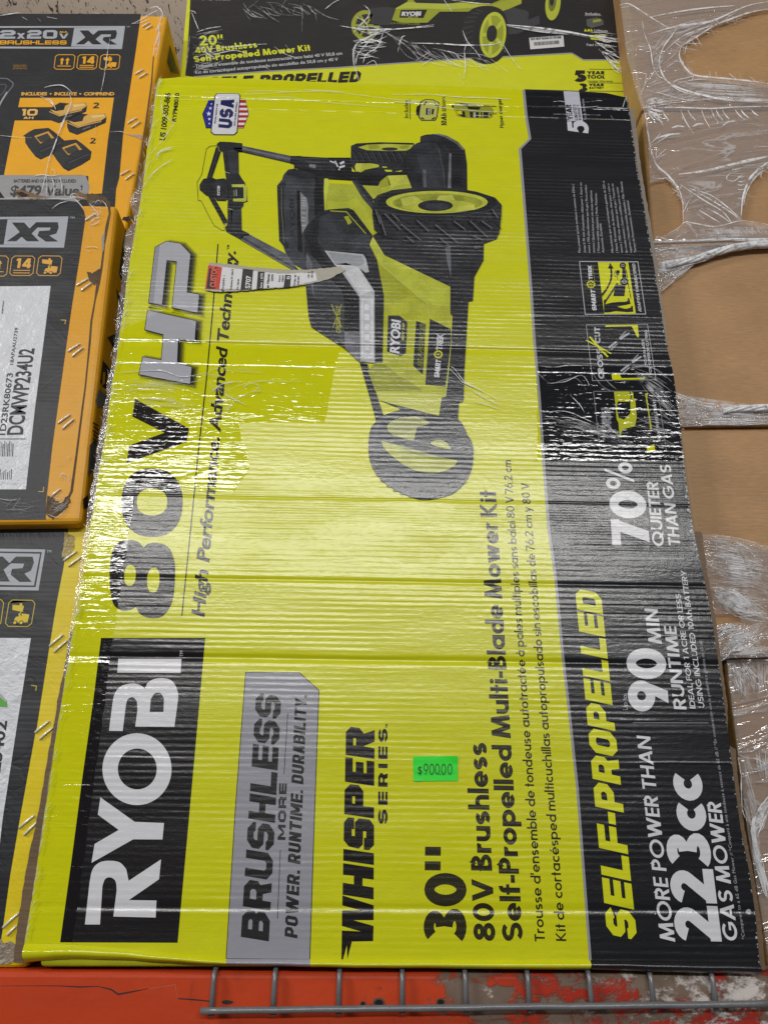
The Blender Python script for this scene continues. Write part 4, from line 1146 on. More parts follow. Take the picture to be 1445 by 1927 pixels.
pp(m3, [(183, 335), (445, 360), (465, 390), (486, 480), (462, 486), (420, 455), (522, 610), (525, 1098), (425, 1086), (420, 650), (300, 480), (250, 430)], (176, 177, 182), 12)
pp(m3, [(205, 345), (435, 372), (455, 420), (420, 440), (260, 430)], (150, 152, 158), 13)
pp(m3, [(250, 430), (330, 420), (420, 455), (515, 605), (430, 640), (320, 480)], (200, 200, 204), 13)
pp(m3, [(430, 660), (516, 660), (516, 1068), (432, 1060)], (206, 207, 212), 13)
pp(m3, [(448, 680), (495, 680), (495, 1040), (450, 1036)], (188, 189, 196), 14)
for i in range(5):
    pp(m3, [(455, 700 + i * 68), (488, 700 + i * 68), (488, 742 + i * 68), (455, 742 + i * 68)], (216, 216, 220), 15)
pic.glyphs(FRONT, blk('CROSS CUT', .2), *m3([(292, 895), (292, 712), (262, 893)]), ink((160, 160, 60)), 14)
pl(m3, [(230, 700), (300, 860)], 1.2, (190, 196, 40), 15); pl(m3, [(300, 700), (240, 860)], 1.0, (190, 196, 40), 15)
# plates on the deck
pp(m3, [(615, 775), (690, 775), (745, 820), (735, 1030), (700, 1052), (607, 1020)], (48, 50, 56), 10)
pic.glyphs(FRONT, font('RYOBI', .035), *m3([(688, 1035), (698, 812), (622, 1022)]), ink((216, 216, 222)), 11)
pic.glyphs(FRONT, font('80V HP', .03), *m3([(722, 945), (728, 826), (704, 943)]), ink((190, 192, 90)), 11)
pp(m3, [(805, 812), (870, 835), (850, 1177), (785, 1116)], (36, 37, 42), 10)
pic.glyphs(FRONT, blk('SELF-PROPELLED', .2), *m3([(845, 1130), (866, 845), (812, 1110)]), ink((120, 124, 40)), 11)
pic.poly(FRONT, cat(m3([(898, 798), (1040, 868)]), m4([(972, 20), (918, 455), (722, 436), (750, 60)])), ink((36, 37, 42)), 10)
pic.glyphs(FRONT, blk('SMART', .24), *m4([(858, 372), (876, 200), (806, 362)]), ink((216, 216, 222)), 11)
pic.glyphs(FRONT, blk('TREK', .24), *m3([(984, 1012), (990, 905), (940, 1008)]), ink((196, 198, 204)), 11)
pic.poly(FRONT, m3(ell(955, 1040, 30, 28, 20)), ink((190, 194, 60)), 11, [m3(ell(955, 1040, 18, 16, 16))])
pic.poly(FRONT, m3(ell(955, 1040, 8, 7, 10)), ink((190, 194, 60)), 12)
# struts and front wheel
pp(m4, [(88, 225), (165, 238), (212, 420), (322, 745), (250, 805), (195, 600)], (28, 29, 33), 7)
pp(m4, [(285, 590), (380, 620), (700, 690), (860, 745), (1040, 760), (1050, 800), (470, 720), (475, 668)], (30, 31, 35), 7)
pic.poly(FRONT, m4(smooth([(240, 800), (320, 735), (480, 682), (640, 690), (850, 738), (1040, 775), (1108, 870), (1132, 925), (1172, 990), (1190, 1100), (1175, 1240), (1120, 1370), (1010, 1480), (900, 1525), (760, 1552), (640, 1545), (480, 1482), (360, 1412), (270, 1330), (210, 1240), (175, 1120), (175, 960), (195, 860)], 4)), ink((46, 47, 53), pic=True), 9)
pp(m4, [(180, 960), (225, 850), (290, 790), (250, 960), (255, 1120), (330, 1280), (470, 1420), (640, 1520), (640, 1545), (480, 1482), (360, 1412), (270, 1330), (210, 1240), (177, 1120)], (66, 68, 75), 10)
for i in range(16):
    a = math.radians(190 - i * 9.4)
    x0, y0 = 690 + 500 * math.cos(a), 1110 + 430 * math.sin(a)
    pl(m4, [(x0, y0), (690 + 425 * math.cos(a - .12), 1110 + 360 * math.sin(a - .12))], 2.6, (22, 23, 27), 11)
    pl(m4, [(690 + 498 * math.cos(a - .04), 1110 + 428 * math.sin(a - .04)), (690 + 430 * math.cos(a - .15), 1110 + 366 * math.sin(a - .15))], 1.4, (96, 98, 104), 11)
pp(m4, smooth([(352, 840), (400, 790), (470, 762), (560, 750), (650, 750), (760, 800), (730, 828), (640, 850), (615, 900), (608, 980), (430, 932), (375, 895)], 3), (150, 154, 84), 10)
pp(m4, [(640, 850), (632, 900), (610, 960), (608, 980), (430, 932), (520, 925)], (170, 174, 100), 11)
pp(m4, [(298, 985), (450, 1020), (700, 1090), (860, 1140), (1037, 1172)] + smooth([(1005, 1225), (900, 1278), (780, 1290), (640, 1272), (500, 1205), (380, 1112), (315, 1040)], 4, False), (172, 176, 66), 10)
pp(m4, [(460, 1022), (700, 1090), (860, 1140), (960, 1160), (760, 1150), (560, 1090)], (140, 144, 60), 11)
pp(m4, smooth([(770, 1005), (840, 974), (905, 985), (952, 1030), (966, 1062), (870, 1050)], 3), (176, 180, 90), 10)
# near rear wheel
pp(m1, [(508, 520), (540, 465), (640, 430), (800, 412), (950, 412), (1100, 420), (1215, 440), (1340, 480), (1385, 530), (1383, 600), (1370, 720), (1350, 760), (1265, 792), (1100, 812), (900, 802), (760, 790), (620, 750), (560, 730), (520, 700), (508, 600)], (42, 43, 48), 11)
pp(m1, ell(945, 517, 405, 92, 40), (30, 31, 35), 12)
pp(m1, ell(945, 512, 345, 76, 44), (184, 190, 66), 13)
pp(m1, ell(950, 517, 305, 62, 40), (150, 155, 48), 14)
pp(m1, ell(950, 538, 250, 42, 36), (178, 184, 62), 15)
for q in ([(700, 490), (790, 470), (832, 495), (790, 530), (715, 545)], [(960, 470), (1050, 465), (1068, 500), (1000, 512), (945, 500)], [(1085, 545), (1200, 528), (1205, 565), (1080, 580)]):
    pp(m1, q, (192, 196, 82), 16)
for q in ([(700, 490), (715, 545), (670, 535), (665, 505)], [(1050, 465), (1120, 470), (1130, 500), (1068, 500)], [(832, 495), (945, 470), (945, 500), (850, 508)]):
    pp(m1, q, (138, 142, 44), 16)
pp(m1, ell(935, 537, 118, 37), (38, 39, 44), 17)
pp(m1, ell(950, 545, 85, 24), (54, 56, 62), 18)
for q in ([(590, 590), (700, 700)], [(555, 600), (600, 740)], [(700, 660), (835, 770)], [(810, 635), (890, 710)], [(935, 665), (1090, 790)], [(965, 755), (1030, 808)], [(1060, 640), (1140, 700)], [(1170, 640), (1290, 750)], [(1250, 640), (1320, 690)], [(740, 745), (790, 785)], [(640, 590), (690, 640)], [(530, 560), (560, 660)], [(1320, 560), (1360, 620)], [(1190, 740), (1260, 770)]):
    (ax, ay), (bx, by) = q
    pl(m1, [(ax - 14, ay + 6), ((ax + bx) / 2 - 14, (ay + by) / 2 + 8), (bx - 16, by + 4)], 4.6, (14, 14, 17), 12.5)
    pl(m1, [(ax, ay), ((ax + bx) / 2, (ay + by) / 2), (bx, by)], 2.2, (98, 100, 106), 13.2)
for i in range(7):
    x = 560 + i * 118
    pl(m1, [(x, 590 + (i % 2) * 8), (x + 30, 640), (x + 60, 640), (x + 110, 690)], 2.6, (30, 31, 35), 12.7)
pl(m1, [(520, 560), (640, 590), (800, 605), (950, 607), (1150, 598), (1300, 570), (1370, 530)], 2.0, (60, 62, 68), 13.4)
pic.build('printed_mower_picture', carton)

# ---- feature tiles
ct = crop(1080, 480, 9.031)
def frame(mbx, f, q, w, col, k):
    q = f(q)
    mbx.line(FRONT, [q[0], q[1], q[2], q[3], q[0]], w, ink(col), k)
mb = MB()
frame(mb, ct, [(88, 110), (1078, 115), (1212, 1003), (185, 1010)], 1.6, (176, 176, 184), 2)
mb.poly(FRONT, ct([(400, 122), (915, 124), (1045, 1000), (508, 1004)]), VL, 2)
mb.glyphs(FRONT, blk('SMART', .24), *ct([(380, 948), (352, 595), (302, 938)]), W_, 3)
mb.glyphs(FRONT, blk('TREK', .24), *ct([(310, 420), (292, 178), (245, 415)]), W_, 3)
mb.line(FRONT, ct([(345, 450), (315, 185)]), 1.0, ink((140, 142, 40)), 3)
gear = [(282 + (80 if (i // 2) % 2 else 68) * math.cos(2 * math.pi * i / 40), 500 + (72 if (i // 2) % 2 else 62) * math.sin(2 * math.pi * i / 40)) for i in range(40)]
mb.poly(FRONT, ct(gear), ink((190, 192, 30)), 3, [ct(ell(282, 500, 46, 42, 20))])
mb.poly(FRONT, ct(ell(282, 500, 18, 16, 12)), ink((190, 192, 30)), 4)
for i in range(5):
    a = 2 * math.pi * i / 5 + .3
    mb.line(FRONT, ct([(282 + 12 * math.cos(a), 500 + 11 * math.sin(a)), (282 + 50 * math.cos(a), 500 + 45 * math.sin(a))]), 1.3, ink((190, 192, 30)), 4)
BKK = ink((28, 28, 32))
mb.poly(FRONT, ct([(608, 132), (668, 230), (640, 232)] + smooth([(648, 330), (630, 440), (560, 590), (475, 712)], 5, False) + [(465, 655)] + smooth([(540, 570), (600, 440), (612, 330), (608, 232)], 5, False) + [(570, 228)]), BKK, 3)
mb.poly(FRONT, ct(ell(822, 180, 54, 50, 24)), BKK, 4, [ct(ell(822, 180, 30, 28, 18))]); mb.poly(FRONT, ct(ell(848, 455, 72, 62, 24)), BKK, 4, [ct(ell(848, 455, 44, 38, 20))])
mb.poly(FRONT, ct([(812, 205), (865, 215), (885, 380), (890, 410), (812, 400)]), BKK, 3)
mb.poly(FRONT, ct(ell(822, 180, 30, 28, 18)), ink((150, 150, 156)), 4); mb.poly(FRONT, ct(ell(848, 455, 44, 38, 20)), ink((150, 150, 156)), 4)
mb.poly(FRONT, ct(ell(822, 180, 14, 14, 12)), BKK, 5); mb.poly(FRONT, ct(ell(848, 455, 22, 20, 12)), BKK, 5)
mb.poly(FRONT, ct([(705, 300), (720, 262), (765, 260), (772, 300), (740, 358), (712, 335)]), BKK, 3)
mb.line(FRONT, ct([(765, 265), (700, 268), (682, 320), (690, 362), (730, 375), (735, 420)]), 1.0, BKK, 3)
mb.line(FRONT, ct([(735, 480), (560, 745), (520, 790)]), 3.4, ink((60, 60, 62)), 3)
mb.poly(FRONT, ct([(680, 590), (720, 510), (870, 505), (850, 700), (662, 700)]), BKK, 4)
mb.poly(FRONT, ct([(500, 770), (535, 752), (552, 780), (520, 838), (640, 810), (740, 800), (870, 795), (910, 775), (905, 735), (930, 735), (955, 830), (900, 845), (720, 878), (850, 915), (905, 912), (965, 890), (965, 862), (990, 865), (1000, 965), (900, 972), (700, 955), (600, 975), (505, 980)]), BKK, 4)
mb.line(FRONT, ct([(880, 250), (905, 395)]), 1.2, BKK, 3); mb.line(FRONT, ct([(910, 480), (962, 740)]), 1.4, BKK, 3)
mb.glyphs(FRONT, geo('ADAPTIVE VARIABLE SPEED', .18, .1, .3), *ct([(1142, 968), (1030, 150), (1092, 962)]), W_, 3)
mb.build('feature_tile', carton)
cu = crop(1090, 600, 7.411)
mb = MB()
frame(mb, cu, [(92, 85), (945, 75), (1062, 850), (180, 862)], 1.5, (150, 150, 158), 2)
mb.poly(FRONT, cu([(360, 82), (808, 78), (826, 256), (802, 258), (740, 130), (720, 104), (360, 114)]), VL, 2)
mb.poly(FRONT, cu([(442, 772), (555, 770), (585, 828), (905, 822), (915, 855), (458, 860)]), VL, 2)
mb.glyphs(FRONT, geo('CROSS', .24, .07), *cu([(345, 840), (312, 420), (262, 836)]), ink((190, 190, 196)), 3)
mb.glyphs(FRONT, geo('CUT', .24, .07), *cu([(292, 345), (282, 120), (212, 342)]), ink((190, 190, 196)), 3)
mb.poly(FRONT, cu([(128, 256), (150, 246), (402, 528), (382, 540), (250, 405)]), VL, 4); mb.poly(FRONT, cu([(80, 305), (100, 296), (300, 400), (444, 482), (430, 494), (230, 385)]), VL, 5)
for dx, dy in ((0, 0), (170, 326)):
    for q_, col in (([(395, 395), (505, 310), (530, 325), (410, 418)], (176, 176, 184)), ([(425, 425), (520, 345), (535, 350), (440, 445)], (150, 150, 158)), ([(550, 265), (680, 192), (704, 205), (570, 298)], (176, 176, 184)), ([(548, 262), (635, 170), (655, 178), (575, 255)], (150, 150, 158)), ([(500, 310), (550, 270), (565, 300), (530, 330)], (52, 52, 58))):
        mb.poly(FRONT, cu([(x + dx, y + dy) for x, y in q_]), ink(col), 3 if col[0] > 60 else 4)
mb.glyphs(FRONT, geo('FOUR BLADES', .17, .1, .3), *cu([(940, 642), (895, 290), (905, 640)]), W_, 3)
mb.glyphs(FRONT, geo('FOR SUPERIOR CUTTING', .17, .1, .3), *cu([(1010, 775), (938, 158), (972, 772)]), W_, 3)
mb.build('feature_tile', carton)
mb = MB()
frame(mb, cu, [(195, 1012), (1090, 1005), (1208, 1845), (285, 1850)], 1.4, (128, 128, 134), 2)
mb.poly(FRONT, cu([(478, 1010), (700, 1008), (745, 1030), (750, 1100), (775, 1130), (795, 1380), (770, 1500), (600, 1540), (560, 1660), (540, 1450), (515, 1400), (498, 1180), (490, 1130)]), ink((186, 190, 40)), 2)
mb.poly(FRONT, cu([(530, 1155), (700, 1160), (705, 1320), (620, 1405), (545, 1380), (515, 1250)]), BKK, 3)
mb.line(FRONT, cu([(695, 1010), (720, 1090), (700, 1130), (700, 1300), (600, 1400)]), 1.6, BKK, 4)
mb.line(FRONT, cu([(930, 1040), (930, 1100), (975, 1400), (995, 1540)]), [6, 2.6, 2.2, 4], ink((190, 194, 30)), 3)
mb.poly(FRONT, cu([(935, 1800), (1040, 1745), (1050, 1845), (940, 1850)]), VL, 3)
mb.glyphs(FRONT, geo('TURN', .24, .07), *cu([(455, 1690), (430, 1240), (320, 1690)]), ink((130, 130, 138)), 3)
mb.glyphs(FRONT, geo('REAR WHEEL DRIVE', .17, .1, .3), *cu([(1130, 1690), (1060, 1150), (1088, 1688)]), ink((190, 190, 196)), 3)
mb.build('feature_tile', carton)

# ---- stuck-on labels
def sticker_mat(name, col, rough=.5): return simple(name, srgb(*col), rough, bump=(120, .0003), var=.04, vscale=60)
mb = MB()
cA = crop(600, 1300, 2.89)
stk = sticker_mat('fluorescent_paper', (30, 224, 44))
NU, NV = 16, 10
V_ = []
for j in range(NV + 1):
    for i in range(NU + 1):
        u_, v_ = i / NU, j / NV
        px = cA([(512 + 241 * u_ + 1.5 * v_, 357 - 2 * u_ + (135 - 2 * 0) * v_)])[0]
        w_ = FRONT.uv(*px)
        lift_ = .0007 + .0022 * max(0, u_ + (1 - v_) - 1.62) ** 1.5 * 3 + .0014 * max(0, (1 - u_) + v_ - 1.75) * 2 + .00012 * math.sin(v_ * 11 * math.pi / 2.4)
        V_.append(FRONT.xyz(w_[0], w_[1], lift_))
mb.add(V_, [[j * (NU + 1) + i, (j + 1) * (NU + 1) + i, (j + 1) * (NU + 1) + i + 1, j * (NU + 1) + i + 1] for j in range(NV) for i in range(NU)], stk, True)
pr = mb.build('price_sticker', carton); pr['label'] = 'bright green price sticker reading $900.00'
mb = MB()
mb.glyphs(FRONT, blk('$', .1) if False else font('$', .0), *cA([(537, 452), (560, 452), (537, 408)]), sticker_mat('stamp_ink', (18, 70, 30)), 10)
for i, chx in enumerate((568, 600, 630, 664, 698)):
    mb.glyphs(FRONT, geo('90000'[i], .1, .05), *cA([(chx, 456 + (i % 2) * 2), (chx + 26, 456 + (i % 2)), (chx, 396 + (i % 2))]), sticker_mat('stamp_ink', (18, 70, 30)), 10)
mb.poly(FRONT, cA([(655, 452), (661, 452), (661, 458), (655, 458)]), sticker_mat('stamp_ink', (18, 70, 30)), 10)
mb.build('price_lettering', pr)

cl = crop(340, 220, 2.258)
paper = sticker_mat('label_paper', (214, 214, 216), .6)
mb = MB()
edge = rough_edge([(122, 622), (200, 630), (300, 642), (400, 650), (480, 655), (560, 652), (640, 645), (680, 640)], 8, 1.6)
edge2 = rough_edge([(700, 655), (640, 690), (560, 712), (480, 725), (400, 732), (320, 738), (240, 745), (160, 748), (106, 740)], 8, 1.6)
mb.poly(FRONT, cl(edge + edge2), ink((176, 172, 158)), 20)
mb.poly(FRONT, cl(rough_edge([(118, 634), (240, 650), (330, 662), (430, 672), (520, 668), (575, 668)], 8, 1.4) + rough_edge([(580, 700), (480, 722), (320, 736), (108, 736)], 8, 1.0)), paper, 21)
tl = mb.build('torn_shipping_label', carton); tl['label'] = 'torn white shipping label with a red corner'
mb = MB()
mb.poly(FRONT, cl([(120, 634), (178, 644), (166, 738), (106, 736)]), sticker_mat('label_red', (196, 58, 40)), 22)
INK = sticker_mat('label_black', (30, 30, 32))
mb.poly(FRONT, cl([(124, 648), (158, 650), (148, 736), (112, 734)]), INK, 23)
mb.glyphs(FRONT, font('CUSTOM', .04), *cl([(150, 730), (158, 640), (124, 728)]), sticker_mat('label_red_text', (226, 96, 72)), 24)
mb.glyphs(FRONT, font('From :', .02), *cl([(186, 746), (190, 678), (174, 745)]), INK, 23)
mb.glyphs(FRONT, font('Technology Dr. Suite B', .02), *cl([(219, 742), (226, 652), (210, 742)]), INK, 23)
mb.glyphs(FRONT, font('PA 18640', .02), *cl([(247, 740), (251, 694), (239, 740)]), INK, 23)
mb.poly(FRONT, cl([(266, 650), (310, 655), (302, 738), (256, 740)]), INK, 23)
mb.glyphs(FRONT, font('S707', .03), *cl([(296, 734), (301, 680), (274, 734)]), paper, 24)
mb.poly(FRONT, cl([(330, 662), (358, 664), (352, 736), (324, 737)]), INK, 23)
mb.glyphs(FRONT, font('low : 670', .02), *cl([(348, 732), (352, 670), (337, 732)]), paper, 24)
mb.glyphs(FRONT, font('er Name:', .03), *cl([(376, 732), (380, 672), (364, 732)]), INK, 23)
mb.glyphs(FRONT, font('2099', .02), *cl([(394, 704), (397, 674), (384, 704)]), INK, 23)
mb.glyphs(FRONT, font('Nort', .02), *cl([(424, 706), (426, 678), (415, 706)]), INK, 23)
mb.glyphs(FRONT, font('5860', .02), *cl([(438, 706), (440, 678), (429, 706)]), INK, 23)
mb.poly(FRONT, cl([(446, 676), (470, 678), (466, 728), (438, 730)]), INK, 23)
mb.glyphs(FRONT, font('0', .03), *cl([(464, 696), (466, 682), (450, 696)]), paper, 24)
mb.glyphs(FRONT, font('Order #:', .02), *cl([(488, 724), (492, 676), (478, 724)]), INK, 23)
mb.glyphs(FRONT, font('(GB) 80V', .02), *cl([(503, 720), (506, 680), (495, 720)]), INK, 23)
mb.glyphs(FRONT, font('-26 2', .02), *cl([(547, 692), (549, 664), (538, 692)]), INK, 23)
mb.glyphs(FRONT, font('-30 02', .02), *cl([(562, 692), (564, 660), (553, 692)]), INK, 23)
mb.build('label_lettering', tl)

# ------------------------------------------------------------------ ceiling, rack beam, wire deck
def ceiling_mat():
    mt = bpy.data.materials.new('ceiling_tile'); mt.use_nodes = True
    n = NT(mt.node_tree); b = mt.node_tree.nodes['Principled BSDF']
    co = n.coords()
    fis = n.noise(n.scale(co, (78, 30, 1), (0, 0, .5)), 1.0, 3, .6, dist=1.0)
    pits = n.smooth(fis, .615, .65)
    dots = n.smooth(n.noise(co, 170, 2), .68, .74)
    dk = n.m('MAXIMUM', pits, n.m('MULTIPLY', dots, .6))
    tone = n.noise(co, 5, 3)
    base = n.mixc(tone, srgb(196, 178, 162), srgb(214, 197, 182))
    n.put(b.inputs['Base Color'], n.mixc(dk, base, srgb(92, 78, 66)))
    b.inputs['Roughness'].default_value = .9
    bp = n.node('ShaderNodeBump'); bp.inputs['Strength'].default_value = 1; bp.inputs['Distance'].default_value = 1
    n.put(bp.inputs['Height'], n.m('MULTIPLY', dk, -.004)); n.put(b.inputs['Normal'], bp.outputs[0])
    return mt
mb = MB()
ZC = CAM_LOC.z + 2.55
mb.add([(-3, -1.0, ZC), (3, -1.0, ZC), (3, 8, ZC), (-3, 8, ZC)], [[0, 3, 2, 1]], ceiling_mat())
set_props(mb.build('ceiling'), kind='structure')

def beam_mat():
    mt = bpy.data.materials.new('rack_paint'); mt.use_nodes = True
    n = NT(mt.node_tree); b = mt.node_tree.nodes['Principled BSDF']
    co = n.coords(); x, y, z = n.xyz(co)
    tone = n.noise(n.scale(co, (6, 6, 24)), 1.0, 3)
    base = n.mixc(tone, srgb(176, 54, 20), srgb(204, 70, 26))
    redder = n.smooth(x, .05, .2)
    base = n.mixc(n.m('MULTIPLY', redder, .75), base, srgb(160, 34, 28))
    # scraped patches, more and more to the right
    s1 = n.noise(n.scale(co, (20, 20, 34)), 1.0, 7, .74, dist=.4)
    grow_ = n.m('ADD', s1, n.m('MULTIPLY', n.smooth(x, .0, .25), .13))
    grow_ = n.m('SUBTRACT', grow_, n.m('MULTIPLY', n.m('SUBTRACT', 1.0, n.smooth(x, .015, .035)), .3))
    grow_ = n.m('ADD', grow_, n.m('MULTIPLY', n.m('MULTIPLY', n.smooth(x, .022, .04), n.m('SUBTRACT', 1.0, n.smooth(x, .10, .16))), .09))
    scr = n.smooth(grow_, .575, .655)
    metal = n.mixc(n.noise(n.scale(co, (22, 22, 40)), 1.0, 4, .65), srgb(84, 64, 50), srgb(140, 122, 108))
    white = n.smooth(n.m('ADD', n.noise(n.scale(co, (34, 34, 60)), 1.0, 7, .76), n.m('MULTIPLY', n.smooth(x, .16, .34), .15)), .60, .74)
    metal = n.mixc(white, metal, srgb(206, 198, 194))
    base = n.mixc(scr, base, metal)
    dark = n.smooth(n.noise(n.scale(co, (28, 28, 46)), 1.0, 4, .7), .70, .76)
    base = n.mixc(n.m('MULTIPLY', dark, .85), base, srgb(40, 30, 26))
    grime = n.smooth(n.noise(n.scale(co, (40, 40, 14)), 1.0, 4, .7), .56, .8)
    base = n.mixc(n.m('MULTIPLY', grime, .35), base, srgb(70, 42, 34))
    n.put(b.inputs['Base Color'], base)
    n.put(b.inputs['Roughness'], n.mixf(scr, .5, .7)); b.inputs['Specular IOR Level'].default_value = .3
    bp = n.node('ShaderNodeBump'); bp.inputs['Strength'].default_value = 1; bp.inputs['Distance'].default_value = 1
    n.put(bp.inputs['Height'], n.m('ADD', n.m('MULTIPLY', scr, -.0006), n.m('MULTIPLY', n.noise(co, 30, 3), .0012))); n.put(b.inputs['Normal'], bp.outputs[0])
    return mt
BEAM_Y = .010
ZB = Face((0, BEAM_Y, 0), (0, -1, 0)).at(740, 1829).z + .014
beam = thing('rack_beam', (0, .03, ZB - .13), 'orange steel rack beam, scraped to grey and white on its right', 'rack beam')
mb = MB()
zt = ZB - .014
mb.slab([(-1.3, BEAM_Y, zt), (1.3, BEAM_Y, zt), (1.3, BEAM_Y, zt - .125), (-1.3, BEAM_Y, zt - .125)], (0, .06, 0), beam_mat(), .006, 4)
mb.build('beam_body', beam)
BF = Face((0, BEAM_Y, 0), (0, -1, 0))
mb = MB()
sc = simple('bare_scratch', srgb(44, 34, 32), .7)
mb.poly(BF, line_poly([(2, 1855), (110, 1855), (150, 1857), (185, 1856), (210, 1862), (223, 1871), (250, 1866), (280, 1860)], [.6, 1.5, 2.6, 1.4, 3, 3.4, 2.6, .6]), sc, 2)
mb.poly(BF, line_poly([(280, 1861), (330, 1853), (334, 1876)], [.7, .9, .5]), simple('scratch_edge', srgb(190, 110, 84), .6), 2)
mb.poly(BF, line_poly([(336, 1879), (365, 1881), (405, 1885)], [2.2, 3.0, 2.0]), sc, 2)
mb.poly(BF, smooth([(418, 1884), (428, 1882), (440, 1885), (432, 1890), (420, 1889)], 3), sc, 2)
mb.build('scratch', beam)
for cx, cy, r in ((713, 1888, 8), (829, 1886, 6), (683, 1889, 4)):
    mb = MB()
    hole = simple('bolt_hole', srgb(14, 12, 11), .9)
    mb.poly(BF, ell(cx, cy, r, r * .9, 18), hole, 2)
    mb.poly(BF, ell(cx, cy, r * 1.5, r * 1.35, 20), simple('hole_rim', srgb(84, 66, 54), .7), 1.5, [ell(cx, cy, r, r * .9, 18)])
    mb.build('bolt_hole', beam)

zinc = simple('grey_wire', srgb(116, 117, 120), .32, .15, bump=(60, .0008), var=.3, vscale=30)
deck = thing('wire_deck', (0, .1, ZB - .01), 'grey wire mesh shelf deck hooked over the front of the orange beam', 'wire deck')
WY = BEAM_Y - .0075
WF = Face((0, WY, 0), (0, -1, 0))
for px in (398, 514, 637, 757, 877, 996, 1113, 1230, 1347):
    a = WF.at(px, 1905 - (px - 378) * .0105)
    x = a.x
    m_ = MB()
    zz = zt + .0030
    pts = [(x, .45, zz), (x, .02, zz), (x, WY + .010, zz), (x, WY + .004, zz - .0015), (x, WY + .001, zz - .005), (x, WY, zz - .011), (x, WY, a.z - .003)]
    m_.tube(pts, [.0026] * 6 + [.0031], zinc, 10)
    m_.build('cross_wire', deck)
WF2 = Face((0, WY - .0056, 0), (0, -1, 0))
m_ = MB()
aa, bb_ = WF2.at(378, 1902), WF2.at(1460, 1889)
m_.tube([aa + (bb_ - aa) * (i / 24) + Vector((0, 0, random.uniform(-.0003, .0003))) for i in range(25)], .0031, zinc, 12)
m_.build('front_wire', deck)
for yy in (.06, .16, .26):
    m_ = MB()
    m_.tube([(-.36, yy, zt - .003), (.42, yy, zt - .003)], .0029, zinc, 8)
    m_.build('long_wire', deck)

# ------------------------------------------------------------------ tool cartons on the left
def quad_on(y, pts):
    f = Face((0, y, 0), (0, -1, 0))
    return f, [f.at(*p) for p in pts]
STEEL = simple('staple_wire', srgb(240, 236, 224), .28, .25, var=.1)
SHADOW = simple('staple_shadow', srgb(50, 36, 16), .8)  # dark tone for painted staple shade, not used
def staples(parent, f, pairs):
    for (x0, y0), (x1, y1) in pairs:
        m_ = MB()
        a, b = f.at(x0, y0) + Vector((0, -.0008, 0)), f.at(x1, y1) + Vector((0, -.0008, 0))
        d = (b - a).normalized()
        m_.tube([a + Vector((0, .003, 0)), a, a + d * .0008 + Vector((0, -.0007, 0)), (a + b) / 2 + Vector((0, -.0011, 0)), b - d * .0008 + Vector((0, -.0007, 0)), b, b + Vector((0, .003, 0))], .00125, STEEL, 8)
        m_.build('staple', parent)

ORG, TBK = (234, 168, 22), (33, 35, 40)
YLW = (226, 202, 14)
def T(col): return ink(col, 'tool')

# ---- top carton
t1 = crop(0, 0, 4.129)
t1b = crop(0, 150, 4.129)
F1, q1 = quad_on(.06, [(-380, 20), (316, 29), (236, 440), (-430, 440)])
tool = thing('tool_carton', (q1[0] + q1[1]) / 2 + Vector((0, .2, -.3)), 'orange and black tool carton at the top left, with batteries printed on it', 'carton', 'power tool cartons stacked on the left')
mb = MB(); mb.slab(q1, (0, .42, 0), T(ORG), .005); mb.build('box_body', tool)
mb = MB()
mb.poly(F1, t1([(-1500, 104), (1098, 108), (1060, 380), (1020, 640)]) + t1b([(960, 420), (930, 760), (905, 850), (900, 930), (880, 1200), (-1500, 1200)]), T(TBK), 1)
mb.build('printed_front', tool)
mb = MB()
SIL = (168, 172, 180)
mb.poly(F1, t1([(-200, 205), (975, 203), (950, 382), (-200, 376)]), T(SIL), 2, [t1([(-190, 217), (958, 215), (936, 367), (-190, 362)])])
mb.poly(F1, t1([(580, 218), (958, 215), (936, 367), (556, 362)]), T(SIL), 2)
mb.poly(F1, t1([(622, 238), (690, 238), (726, 272), (768, 238), (905, 236), (912, 262), (900, 300), (855, 312), (912, 347), (848, 347), (800, 312), (808, 290), (862, 286), (866, 268), (790, 268), (745, 305), (795, 346), (722, 346), (690, 318), (655, 346), (592, 346), (666, 292)]), T(TBK), 3)
mb.glyphs(F1, font('TM', .02), *t1([(985, 214), (1012, 214), (985, 204)]), T(SIL), 3)
mb.glyphs(F1, blk('2', .25, .9, .1), *t1([(2, 302), (122, 302), (6, 235)]), T(SIL), 3)
mb.glyphs(F1, geo('x', .2), *t1([(134, 302), (198, 302), (136, 238)]), T(SIL), 3)
mb.glyphs(F1, blk('20', .25, .95, .1, .1), *t1([(212, 302), (446, 302), (218, 235)]), T(SIL), 3)
mb.glyphs(F1, geo('V', .2), *t1([(462, 302), (534, 302), (464, 262)]), T(SIL), 3)
mb.glyphs(F1, geo('MAX', .2), *t1([(466, 256), (528, 256), (467, 244)]), T(ORG), 3)
mb.glyphs(F1, blk('BRUSHLESS', .22, 1.15, .12, .12), *t1([(0, 347), (520, 347), (4, 316)]), T(ORG), 3)
mb.build('series_plate', tool)
mb = MB()
def icon_box(f, c, q, w, col, k):
    q = c(q); mb.line(f, [q[0], q[1], q[2], q[3], q[0]], w, T(col), k)
